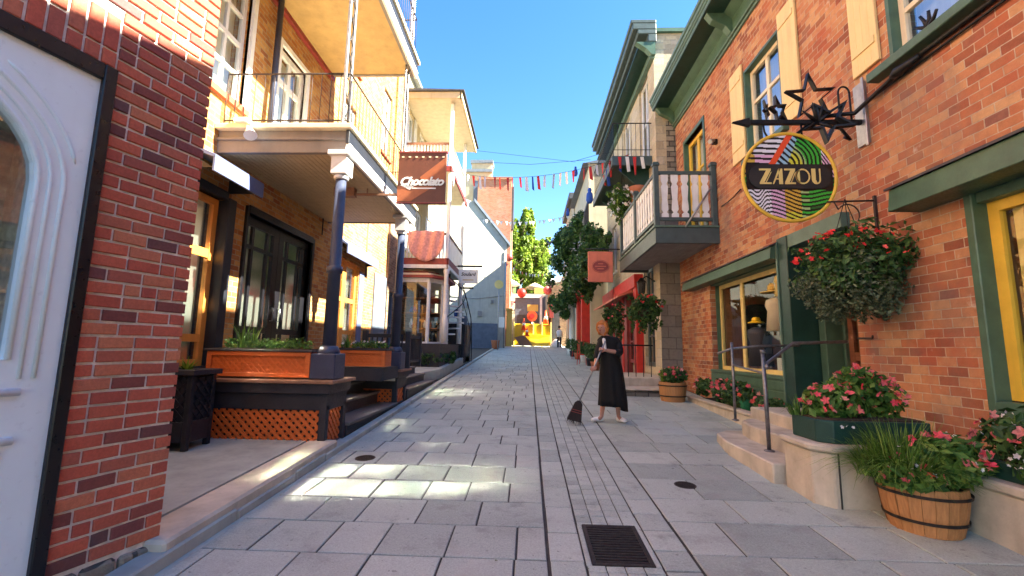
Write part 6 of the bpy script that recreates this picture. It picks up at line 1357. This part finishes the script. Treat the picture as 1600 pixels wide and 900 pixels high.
# white cafe chair stacks / red chairs
def chair(x, y, rz, m, label):
    t = thing('cafe_chair', (x, y, gz(y)), label, 'chair', 'chairs by the entrance'); t.rotation_euler = (0, 0, rz); F = (0, 0, 0)
    def part(mb, n): o = mb.build(n, m, None, origin=(0, 0, 0)); o.parent = t; return o
    mb = MB(); mb.box(-.21, .21, -.2, .2, .42, .45); part(mb, 'seat'); mb = MB(); mb.box(-.2, .2, .17, .2, .6, .88); mb.box(-.2, -.17, .17, .2, .45, .9); mb.box(.17, .2, .17, .2, .45, .9); part(mb, 'backrest')
    for sx in (-1, 1):
        for sy in (-1, 1): mb = MB(); mb.cyl((sx*.18, sy*.17, .43), (sx*.21, sy*.2, 0), .015, n=6); part(mb, 'leg')
chair(2.35, 19.5, 1.2, 'red_paint', 'red cafe chair nearest on the right before the red frame'); chair(2.5, 22.9, -1.0, 'red_paint', 'red cafe chair farther on before the red frame')
# ================================================================ end of the street
rg = random.Random(200)
bs = thing('yellow_barrier', (.3, 36, 1.8), 'bright yellow construction barrier panels closing the end of the street', 'barrier')
mb = MB(); mb.box(-1.15, 1.85, 36.0, 36.12, 1.9, 3.6); mb.build('panel', 'yellow_plastic', bs, bevel=.03); mb = MB()
for x in (-1.15, -.4, .4, 1.1, 1.8): mb.box(x-.05, x+.05, 35.95, 36.2, 1.8, 3.75)
mb.build('post', 'yellow_pale', bs, bevel=.01); mb = MB(); mb.prism([(-.4, 35.8, 2.0), (.2, 35.4, 1.85), (1.6, 35.4, 1.85), (1.75, 35.8, 2.7), (.0, 35.8, 2.8)], (0, .15, 0)); mb.build('lower_panel', 'yellow_plastic', bs, bevel=.02)
mb = MB(); mb.prism([(-1.1, 35.7, 2.5), (-.3, 35.6, 2.7), (.35, 35.5, 1.9), (-.6, 35.5, 1.85)], (0, .12, 0)); mb.build('brown_board', 'cap_wood', bs)
def cone(x, y, z, s, label):
    t = thing('traffic_cone', (x, y, z), label, 'traffic cone', 'orange cones on the barrier'); mb = MB(); mb.box(x-s*.25, x+s*.25, y-s*.25, y+s*.25, z, z+.05*s); mb.build('base', 'orange_plastic', t); mb = MB(); mb.lathe((x, y, z+.04*s), [(s*.2, 0), (s*.04, s*.95)], 14); mb.build('body', 'orange_plastic', t); mb = MB(); mb.lathe((x, y, z+.4*s), [(s*.145, 0), (s*.11, s*.2)], 14); mb.build('band', 'sign_white', t)
cone(1.4, 36.3, 3.5, 1.25, 'tallest orange traffic cone, on the right end of the yellow barrier'); cone(-.35, 35.9, 3.1, .95, 'orange traffic cone on the left part of the yellow barrier'); cone(-.1, 35.3, 2.6, .8, 'small orange traffic cone in front of the yellow barrier')
t = thing('round_road_sign', (.35, 36.3, 3.7), 'round red warning sign standing behind the yellow barrier', 'road sign'); mb = MB(); mb.cyl((.3, 36.25, 4.25), (.3, 36.3, 4.25), .42, n=20); mb.build('disc', 'orange_plastic', t); mb = MB(); mb.cyl((.3, 36.22, 4.25), (.3, 36.25, 4.25), .2, n=16); mb.build('centre', 'red_paint', t); mb = MB(); mb.cyl((.3, 36.3, 1.8), (.3, 36.3, 4.2), .04, n=8); mb.build('post', 'galv', t)
mb = MB(); mb.box(-1.75, -1.3, 35.6, 35.9, 1.8, 4.6); mb.box(-1.8, -1.25, 35.55, 35.95, 4.6, 4.8); tag(mb.build('orange_pillar', 'straw_hat', bevel=.02), 'sunlit tan pillar at the left of the yellow barrier', 'pillar')
kh = thing('dark_kiosk', (0, 39, 2), 'dark shopfront with a pale lit sign behind the barrier', 'kiosk'); mb = MB(); mb.box(-1.2, 1.5, 39.5, 43, 1.9, 6.2); mb.build('wall', 'slate_blue', kh); mb = MB(); mb.box(-1.3, 1.3, 39.35, 39.5, 6.1, 6.35); mb.box(1.0, 1.2, 39.3, 39.5, 2, 6.2); mb.build('frame', 'white_trim', kh); mb = MB(); mb.box(-.1, .85, 39.4, 39.48, 4.9, 5.5); mb.build('signboard', 'straw_hat', kh); mb = MB(); mb.box(-1.0, .9, 39.45, 39.49, 2.3, 4.6); mb.build('window', 'roof_dark', kh)
rw = thing('brick_wall_house', (2.2, 38, 2), 'dark red brick side house on the right end beyond the barrier', 'building'); mb = MB(); mb.box(1.95, 5, 37.5, 46, 1.5, 7.0); mb.build('wall', 'brick_brown', rw); mb = MB(); mb.box(2.0, 2.6, 37.45, 37.5, 2.5, 4.8); mb.build('window', 'roof_dark', rw)
# staircase terrace, walls and awnings stepping up
tr_ = thing('stair_terrace', (0, 46, 2), 'stone stairs and terraces climbing at the end of the street', 'terrace')
mb = MB()
for k in range(16): mb.box(-3.4, 3.5, 43.2+k*.45, 52, 2.0+k*.36, 2.36+k*.36)
mb.build('steps', 'concrete_pale', tr_); mb = MB(); mb.box(-3.6, -3.2, 43, 52, 2, 9); mb.box(3.4, 3.8, 43, 52, 2, 9); mb.build('side_wall', 'stone_side', tr_)
cols = [('cloth_white', 'white'), ('cloth_red', 'red'), ('stucco_cream', 'cream'), ('cloth_white', 'white'), ('red_sign', 'coral'), ('cloth_white', 'white')]
for k, (x, y, z, r_) in enumerate(((-2.2, 42.2, 5.2, 1.0), (-.75, 42.0, 5.9, .75), (.6, 44.5, 7.6, 1.1), (-1.8, 46.5, 8.2, 1.0), (2.2, 44.0, 7.3, .9), (2.6, 47.5, 8.6, 1.0))):
    t = thing('parasol', (x, y, 2), '%s parasol on the terraces at the end of the street, %s' % (cols[k][1], ('lowest at the left', 'beside the kiosk roof', 'centre of the stairs', 'upper left of the stairs', 'right of the stairs', 'highest at the right')[k]), 'parasol', 'parasols on the terraces'); mb = MB(); mb.lathe((x, y, z), [(r_, 0), (r_*.5, .35), (.03, .6)], 8); mb.build('canopy', cols[k][0], t); mb = MB(); mb.cyl((x, y, z-2.4), (x, y, z+.3), .04, n=6); mb.build('pole', 'white_trim', t)
for k, (x, y, z, s, c_, nm) in enumerate(((-1.55, 34, 8.6, .3, 'dark_red', 'dark red'), (-.6, 38.5, 6.4, .4, 'red_paint', 'red'), (1.6, 38.0, 6.6, .36, 'petal_pink', 'magenta'), (2.1, 30, 4.6, .35, 'orange_plastic', 'orange'), (2.3, 33, 7.6, .22, 'red_paint', 'small red'))):
    t = thing('paper_lantern', (x, y, z-s), nm+' paper lantern hanging near the end of the street', 'lantern', 'paper lanterns'); mb = MB(); mb.lathe((x, y, z-s), [(s*.3, 0), (s*.85, s*.4), (s, s), (s*.85, s*1.6), (s*.3, s*2)], 12); mb.build('shade', c_, t); mb = MB(); mb.cyl((x, y, z+s), (x, y, z+s+.5), .01, n=4); mb.build('cord', 'iron_black', t)
t = thing('sandbags', (2.2, 35.4, 1.8), 'white sheeting heaped at the right foot of the yellow barrier', 'sheeting'); mb = MB(); mb.lathe((2.2, 35.6, 1.77), [(.5, 0), (.42, .3), (.2, .55), (.05, .62)], 9); mb.build('sheet', 'cloth_white', t)

# wooded cliff behind
hl = MB(); 
for i in range(30):
    for j in range(10): pass
nx, ny = 36, 14; I = {}
for i in range(nx+1):
    for j in range(ny+1):
        x = -45+90*i/nx; y = 54+j*4; z = 2.6+max(0, 9-.010*(x+14)**2)*min(1, (j+.6)/3.0)+1.2*math.sin(x*.4+j)*min(1, j/3); I[i, j] = hl.p((x, y, z))
for i in range(nx):
    for j in range(ny): hl.f.append([I[i, j], I[i+1, j], I[i+1, j+1], I[i, j+1]]); hl.smooth.append(True)
paint('hill_green', (.06, .09, .025), 1, .4, 1, .6)
hl.build('hill', 'hill_green', origin=(0, 70, 2), recalc=False, kind='structure')
def tree(x, y, z0, h, r, seed, label, mat='leaf_sunny', n=5200, leaf=.2):
    rg = random.Random(seed); t = thing('tree', (x, y, z0), label, 'tree', 'trees on the cliff'); mb = MB()
    mb.tube([(x, y, z0), (x+.1, y, z0+h*.3), (x-.1, y+.1, z0+h*.62)], [r*.09, r*.07, r*.03], 9)
    for k in range(7):
        a = k*.9+rg.random(); q = z0+h*(.3+.06*k); mb.tube([(x, y, q), (x+math.cos(a)*r*.4, y+math.sin(a)*r*.4, q+h*.12), (x+math.cos(a)*r*.7, y+math.sin(a)*r*.7, q+h*.2)], [r*.035, r*.02, r*.01], 6)
    mb.build('trunk', 'bark', t); mb = MB()
    for k in range(9):
        a = rg.uniform(0, 6.28); q = r*.52*math.sqrt(rg.random()); zc = z0+h*rg.uniform(.36, .86); f = 1-.45*abs((zc-z0)/h-.55)*2
        leaves(mb, (x+math.cos(a)*q, y+math.sin(a)*q, zc), (r*.52*f, r*.52*f, h*.15), n//9, leaf, rg, .5, clump=9)
    mb.build('crown', mat, t, recalc=False); return t
tree(-1.4, 52.5, 4, 15.0, 3.0, 301, 'tallest yellow-green sunlit tree at the end of the street', n=9000, leaf=.24); tree(.9, 53.0, 4, 12.0, 2.7, 302, 'yellow-green tree right of the tallest one', n=7000)
tree(2.4, 55.0, 3, 8.2, 2.0, 303, 'lower green tree nearest the right-hand houses', 'leaf_mid', n=4200); tree(.1, 57.5, 4, 13.6, 3.4, 306, 'broad tree filling the gap behind the tallest one', n=7000, leaf=.26); tree(2.9, 60, 3, 8.5, 2.6, 307, 'rounded tree low behind the right-hand creeper', n=4200, leaf=.26); tree(-5.5, 57, 6, 13, 3.4, 304, 'tree behind the red brick tower house', n=4200); tree(-2.0, 50.5, 6.5, 6.2, 2.0, 305, 'bushy low tree above the stairs', n=4200)

# ================================================================ strings of flags and wires
def bunting(name, label, p0, p1, n, sag, w_, h_, cols, seed, group, tri=False, wire=.006):
    rg = random.Random(seed); t = thing(name, (p0[0], p0[1], p0[2]), label, 'bunting', group); p0, p1 = Vector(p0), Vector(p1)
    pt = lambda u: p0+(p1-p0)*u-Vector((0, 0, sag*4*u*(1-u))); mb = MB(); mb.tube([pt(i/24) for i in range(25)], wire, 4); mb.build('cord', 'iron_black', t)
    for k in range(n):
        u = (k+.5)/n+rg.uniform(-.3, .3)/n; a = pt(u); d = (p1-p0).normalized(); s = rg.uniform(.8, 1.15); tw = rg.uniform(-1.1, 1.1); dd = Vector((d.x*math.cos(tw), math.sin(tw), 0)); m = rg.choice(cols); mb = MB()
        if tri: mb.prism([a-dd*w_/2, a+dd*w_/2, a+Vector((0, 0, -h_*s))], (0, .004, 0))
        else: mb.prism([a-dd*w_/2, a+dd*w_/2, a+dd*w_/2*.9+Vector((rg.uniform(-.04,.06), rg.uniform(-.05,.05), -h_*s)), a-dd*w_/2*.9+Vector((rg.uniform(-.04,.05), 0, -h_*s*rg.uniform(.85,1)))], (0, .006, 0))
        mb.build('flag', m, t)
bunting('bunting', 'nearest string of red, white and blue cloth strips across the street', (-2.6, 14.2, 7.4), (3.0, 13.0, 7.5), 26, .42, .085, .42, ['cloth_red', 'cloth_red', 'cloth_white', 'cloth_white', 'cloth_blue'], 1, 'strings of bunting')
bunting('bunting', 'farther string of small white pennants across the street', (-3.2, 28, 9.9), (2.9, 27.5, 10.1), 20, .35, .22, .28, ['cloth_white'], 2, 'strings of bunting', tri=True)
bunting('bunting', 'low string of small pink and white flags before the sunlit trees', (-2.0, 32.5, 8.1), (2.8, 36, 8.4), 20, .9, .2, .25, ['cloth_white', 'petal_pink', 'cloth_white'], 3, 'strings of bunting', tri=True)
mb = MB(); mb.tube([(-3.0, 25, 12.45), (0, 25, 12.3), (3.5, 25, 12.6)], .012, 4); tag(mb.build('wire', 'iron_black'), 'thin dark wire high across the street', 'wire')
mb = MB(); mb.tube([(2.0, 19, 9.9), (3.0, 19, 10.2), (3.6, 19, 10.3)], .01, 4); mb.tube([(2.0, 19, 9.85), (-4.3, 19, 10.6)], .008, 4); tag(mb.build('wire', 'iron_black'), 'thin wire carrying the blue cloth figure', 'wire')
t = thing('festoon', (1.6, 33, 7.2), 'small cluster of blue-grey ornaments hanging by the creeper against the sky', 'decoration'); mb = MB()
for k in range(5): mb.lathe((1.25+.14*k, 30, 8.8-.12*(k % 2)), [(.05, 0), (.12, .1), (.05, .2)], 8)
mb.build('ornaments', 'slate_blue', t); mb = MB(); mb.tube([(1.1, 30, 9.1), (1.9, 30, 9.0), (2.9, 30, 9.3)], .01, 4); mb.build('cord', 'iron_black', t)

# ================================================================ woman with broom
def skin_mesh(name, nodes, edges, m, parent, off, sub=2, root=0, label=None):
    me = D.meshes.new(name); me.from_pydata([tuple(Vector(n[0])-Vector(off)) for n in nodes], edges, []); o = D.objects.new(name, me); S.collection.objects.link(o)
    md = o.modifiers.new('skin', 'SKIN'); md.use_smooth_shade = True
    for i, n in enumerate(nodes):
        sv = me.skin_vertices[0].data[i]; r = n[1]; sv.radius = r if isinstance(r, tuple) else (r, r); sv.use_root = (i == root)
    sb = o.modifiers.new('sub', 'SUBSURF'); sb.levels = sub; sb.render_levels = sub
    me.materials.append(MATS[m])
    dg = bpy.context.evaluated_depsgraph_get(); dg.update(); m2 = D.meshes.new_from_object(o.evaluated_get(dg)); m2.name = name; o.modifiers.clear(); o.data = m2
    for pl in m2.polygons: pl.use_smooth = True
    if not m2.materials: m2.materials.append(MATS[m])
    if parent is not None: o.parent = parent
    else: o.location = off
    return o
for k, (x, y, z, w_, h_, c_, lab) in enumerate(((-1.75, 38.5, 5.3, .9, .8, 'cloth_white', 'white and blue market canopy end at the left above the tan pillar'), (1.9, 37.2, 5.0, .35, 1.6, 'dark_red', 'narrow dark red vertical banner right of the kiosk'), (-1.6, 37.0, 6.6, .3, 1.1, 'red_sign', 'coral vertical banner by the tower house'), (.9, 40.8, 6.9, .8, .5, 'straw_hat', 'tan signboard above the kiosk roof'))):
    mb = MB(); mb.box(x-w_/2, x+w_/2, y, y+.05, z-h_/2, z+h_/2); tag(mb.build('banner', c_, bevel=.01), lab, 'banner')
for k, (x, y, h_, c_, lab) in enumerate(((2.35, 34.3, 1.65, 'cloth_white', 'distant pedestrian in a white top at the right of the yellow barrier'), (-1.0, 42.6, 1.7, 'cloth_blue', 'distant pedestrian in blue behind the barrier'))):
    z0 = gz(y) if y < 40 else 2.2; q = thing('person', (x, y, z0), lab, 'person'); nn2 = [((x, y, z0+h_*.53), (.13, .09)), ((x, y, z0+h_*.78), (.16, .09)), ((x, y, z0+h_*.86), .05), ((x, y, z0+h_*.94), .085), ((x-.09, y, z0+h_*.48), .075), ((x-.1, y, z0+.03), .04), ((x+.09, y, z0+h_*.48), .075), ((x+.12, y+.1, z0+.03), .04), ((x-.2, y, z0+h_*.76), .05), ((x-.25, y, z0+h_*.48), .03), ((x+.2, y, z0+h_*.76), .05), ((x+.25, y-.05, z0+h_*.48), .03)]
    skin_mesh('body', nn2, [(0, 1), (1, 2), (2, 3), (0, 4), (4, 5), (0, 6), (6, 7), (1, 8), (8, 9), (1, 10), (10, 11)], 'skin', q, (x, y, z0), 2)
    mb = MB(); mb.lathe((x, y, z0+h_*.93), [(.09, 0), (.105, .06), (.09, .13), (.03, .165)], 12); mb.build('hair', 'bark', q); mb = MB(); mb.lathe((x, y, z0), [(.19, h_*.5), (.2, h_*.6), (.23, h_*.76), (.1, h_*.83)], 12); mb.build('shirt', c_, q); mb = MB(); mb.lathe((x-.09, y, z0), [(.06, .06), (.1, h_*.5)], 10); mb.lathe((x+.1, y+.02, z0), [(.06, .06), (.1, h_*.5)], 10); mb.build('trousers', 'navy_dark', q)
PX, PY, G = 1.42, 7.9, gz(7.9)
pp = thing('person', (PX, PY, G), 'woman with ginger hair in a long black dress sweeping the street with a broom', 'person')
B = lambda x, y, z: (PX+x, PY+y, G+z)
nd = [(B(0, 0, .92), (.15, .11)), (B(.0, 0, 1.1), (.125, .1)), (B(-.02, -.01, 1.27), (.15, .1)), (B(-.05, -.03, 1.39), (.11, .075)), (B(-.085, -.06, 1.455), .052), (B(-.115, -.085, 1.50), .05), (B(-.145, -.11, 1.56), (.078, .086)), (B(-.16, -.115, 1.62), (.072, .08)), (B(-.162, -.11, 1.66), .045),
      (B(-.16, -.06, 1.36), .055), (B(-.23, -.13, 1.14), .045), (B(-.285, -.25, .985), .034), (B(-.30, -.285, .95), .027),          # his right (picture left) arm, low hand on broom
      (B(.13, -.0, 1.36), .055), (B(.14, -.15, 1.17), .045), (B(-.08, -.27, 1.20), .034), (B(-.13, -.29, 1.215), .027),
      (B(-.08, 0, .84), .085), (B(-.10, -.0, .48), .055), (B(-.13, .01, .28), .048), (B(-.15, .02, .09), .033), (B(-.21, -.06, .05), .035),
      (B(.1, .0, .84), .085), (B(.12, .02, .48), .055), (B(.13, .03, .28), .048), (B(.14, .05, .09), .033), (B(.17, -.05, .045), .035)]
ed = [(0,1),(1,2),(2,3),(3,4),(4,5),(5,6),(6,7),(7,8),(2,9),(9,10),(10,11),(11,12),(2,13),(13,14),(14,15),(15,16),(0,17),(17,18),(18,19),(19,20),(20,21),(0,22),(22,23),(23,24),(24,25),(25,26)]
body = skin_mesh('body', nd, ed, 'skin', pp, (PX, PY, G))
def hand(c, dirv, palmdown, parent, curl=1):
    """palm, four bent fingers and a thumb closing round the handle"""
    c = Vector(c); d = Vector(dirv).normalized(); u = Vector(palmdown).normalized(); s = d.cross(u).normalized(); n = [(tuple(c), (.03, .02)), (tuple(c+d*.045), (.034, .018))]; e = [(0, 1)]
    for k, L in enumerate((.058, .066, .063, .05)):
        b = c+d*.06+s*(.027-.018*k); p1 = b+d*L*.45+u*.006; p2 = p1+(d*.35+u*.9)*L*.4; p3 = p2+(u*.7-d*.7)*L*.35; i = len(n); n += [(tuple(b), .0095), (tuple(p1), .009), (tuple(p2), .0085), (tuple(p3), .007)]; e += [(1, i), (i, i+1), (i+1, i+2), (i+2, i+3)]
    b = c+d*.015+s*.034; i = len(n); n += [(tuple(b), .011), (tuple(b+d*.025+s*.012+u*.018), .0095), (tuple(b+d*.04+u*.042), .008)]; e += [(0, i), (i, i+1), (i+1, i+2)]
    skin_mesh('hand', n, e, 'skin', parent, (PX, PY, G), 1)
hand(B(-.305, -.285, .945), (-.5, -.6, -.45), (-.3, .2, -.9), pp); hand(B(-.14, -.29, 1.215), (-.85, -.2, .25), (0, .6, -.8), pp)
# head details
hd = MB(); hc = Vector(B(-.155, -.115, 1.60))
nose = MB(); fd = Vector((-.55, -.8, -.22)).normalized(); up = Vector((-.1, -.15, 1)).normalized(); sd = fd.cross(up).normalized()
nose.tube([hc+fd*.075+up*.0, hc+fd*.098-up*.02, hc+fd*.085-up*.03], [.008, .014, .008], 7); nose.build('nose', 'skin', pp)
mb = MB()
for s in (-1, 1): q = hc+fd*.076+up*.012+sd*.03*s; mb.tube([q-sd*.012, q+sd*.012], [.006, .006], 6)
mb.build('eyes', 'sign_dark', pp); mb = MB(); q = hc+fd*.078-up*.045; mb.tube([q-sd*.02, q+fd*.004, q+sd*.02], [.004, .007, .004], 6); mb.build('mouth', 'dark_red', pp)
mb = MB()
for s in (-1, 1): q = hc+sd*.078*s-up*.005; mb.tube([q-up*.02, q+sd*.008*s, q+up*.02], [.007, .012, .009], 6)
mb.build('ears', 'skin', pp)
hm = MB(); nu, nv = 28, 18; I = {}
for a in range(nu):
    for b in range(nv+1):
        th = math.pi*b/nv; ph = 2*math.pi*a/nu; d = up*math.cos(th)+(fd*math.cos(ph)+sd*math.sin(ph))*math.sin(th)
        f_, u_ = d.dot(fd), d.dot(up); r_ = .1+.007*math.sin(ph*9+th*2)+.005*math.sin(ph*17+2)
        if u_ < 0: r_ *= 1+.5*max(0, -u_)*(1 if f_ < .3 else 0)
        if f_ > .42 and u_ < .52: r_ = .052
        elif f_ > .3 and u_ < .6: r_ = .085
        I[a, b] = hm.p(hc-fd*.012+up*.012+d*r_)
for a in range(nu):
    for b in range(nv): hm.f.append([I[a, b], I[(a+1) % nu, b], I[(a+1) % nu, b+1], I[a, b+1]]); hm.smooth.append(True)
hm.build('hair', 'hair', pp)
# dress with folds: rings from neck to hem
mb = MB(); n = 40; prof = [(1.455, .075, .07, -.075, -.05), (1.425, .15, .095, -.045, -.035), (1.385, .2, .12, -.02, -.02), (1.26, .195, .135, -.01, -.01), (1.08, .165, .135, 0, 0), (.95, .185, .155, .01, 0), (.75, .205, .175, .02, 0), (.55, .215, .185, .03, .01), (.38, .23, .195, .04, .01), (.27, .235, .2, .045, .015)]
base = 0
for r_i, (z, rx, ry, ox, oy) in enumerate(prof):
    for k in range(n):
        a = 2*math.pi*k/n; f = 1+(.085*math.sin(a*7+z*2.2)+.05*math.sin(a*11+z*3)+.03*math.sin(a*17))*min(1, (1.2-z)*1.1 if z < 1.2 else 0); dz = (-.10*max(0, math.cos(a-.3)) if r_i == len(prof)-1 else 0)-(.05*max(0, math.cos(a-.3)) if r_i == len(prof)-2 else 0)
        mb.v.append(B(ox+rx*f*math.cos(a), oy+ry*f*math.sin(a), z+dz))
for r_i in range(len(prof)-1):
    for k in range(n): mb.f.append([r_i*n+k, r_i*n+(k+1) % n, (r_i+1)*n+(k+1) % n, (r_i+1)*n+k]); mb.smooth.append(True)
dr = mb.build('dress', 'cloth_black', pp, recalc=True); md = dr.modifiers.new('thick', 'SOLIDIFY'); md.thickness = .008
slv = [(B(.0, -.0, 1.33), (.12, .1)), (B(-.15, -.05, 1.36), .088), (B(-.225, -.12, 1.15), .068), (B(-.27, -.2, 1.04), .062), (B(.13, 0, 1.36), .088), (B(.15, -.15, 1.16), .068), (B(.04, -.22, 1.18), .06)]
skin_mesh('sleeves', slv, [(0, 1), (1, 2), (2, 3), (0, 4), (4, 5), (5, 6)], 'cloth_black', pp, (PX, PY, G), 2)
sc = [(B(-.13, -.13, 1.42), .035), (B(-.12, -.17, 1.3), .03), (B(-.11, -.2, 1.2), .022)]; skin_mesh('scarf', sc, [(0, 1), (1, 2)], 'cloth_white', pp, (PX, PY, G), 1)
for s, (x, y, dx, dy) in enumerate(((-.15, .03, -.15, -.07), (.145, .06, .07, -.14))):
    a = [(B(x-dx*.25, y-dy*.25, .045), (.046, .046)), (B(x+dx*.4, y+dy*.4, .048), (.052, .044)), (B(x+dx*1.25, y+dy*1.25, .038), (.05, .032))]; skin_mesh('shoe', a, [(0, 1), (1, 2)], 'shoe', pp, (PX, PY, G), 2)
# broom
bt_ = thing('broom', (.9, 7.75, .42), 'black broom with a grey handle held by the woman', 'broom')
H1 = Vector(B(-.13, -.31, 1.36)); H0 = Vector((.85, 7.62, .74)); mb = MB(); mb.cyl(H1, H0, .013, n=8); mb.build('handle', 'galv', bt_)
mb = MB(); u = Vector((-.28, .0, -1)).normalized(); sx = Vector((1, .25, -.28)).normalized(); q0 = H0+u*-.03; ny = Vector((0, 1, 0))
for k, (d0, w_, t_) in enumerate(((0, .03, .02), (.05, .07, .03), (.16, .09, .035))): pass
secs = [(0, .025, .02), (.04, .065, .03), (.14, .085, .035), (.33, .125, .05)]; i0 = []
for d0, w_, t_ in secs:
    c_ = q0+u*d0; i0.append([mb.p(c_+sx*a*w_+ny*b_*t_) for a, b_ in ((-1, -1), (1, -1), (1, 1), (-1, 1))])
for a, b_ in zip(i0, i0[1:]):
    for k in range(4): mb.f.append([a[k], a[(k+1) % 4], b_[(k+1) % 4], b_[k]]); mb.smooth.append(False)
mb.f += [i0[0], i0[-1][::-1]]; mb.smooth += [False, False]; mb.build('head', 'straw', bt_)
mb = MB()
for d0 in (.15, .185): c_ = q0+u*d0; w_ = .087+(d0-.14)*.2; mb.prism([c_-sx*w_-ny*.042, c_+sx*w_-ny*.042, c_+sx*w_-ny*.042+u*.012, c_-sx*w_-ny*.042+u*.012], ny*.084)
mb.build('stitching', 'dark_red', bt_)
rg = random.Random(8); mb = MB(); c_ = q0+u*.32
for k in range(70): a, b_ = rg.uniform(-1, 1), rg.uniform(-1, 1); s_ = c_+sx*a*.12+ny*b_*.045; mb.cyl(s_, s_+u*rg.uniform(.03, .07)+sx*a*.01, .003, .001, n=3)
mb.build('bristles', 'straw', bt_)
# leaf litter
mb = MB(); rg = random.Random(12)
for k in range(60): x, y = rg.uniform(-2.2, 3.0), rg.uniform(3, 12); s_ = rg.uniform(.006, .018); a = rg.uniform(0, 6.3); mb.poly([(x+s_*math.cos(a+q*2.1), y+s_*math.sin(a+q*2.1), gz(y)+.004) for q in range(3)])
mb.build('leaf_litter', 'leaf_grey', recalc=False, origin=(0, 7, .3), kind='stuff')
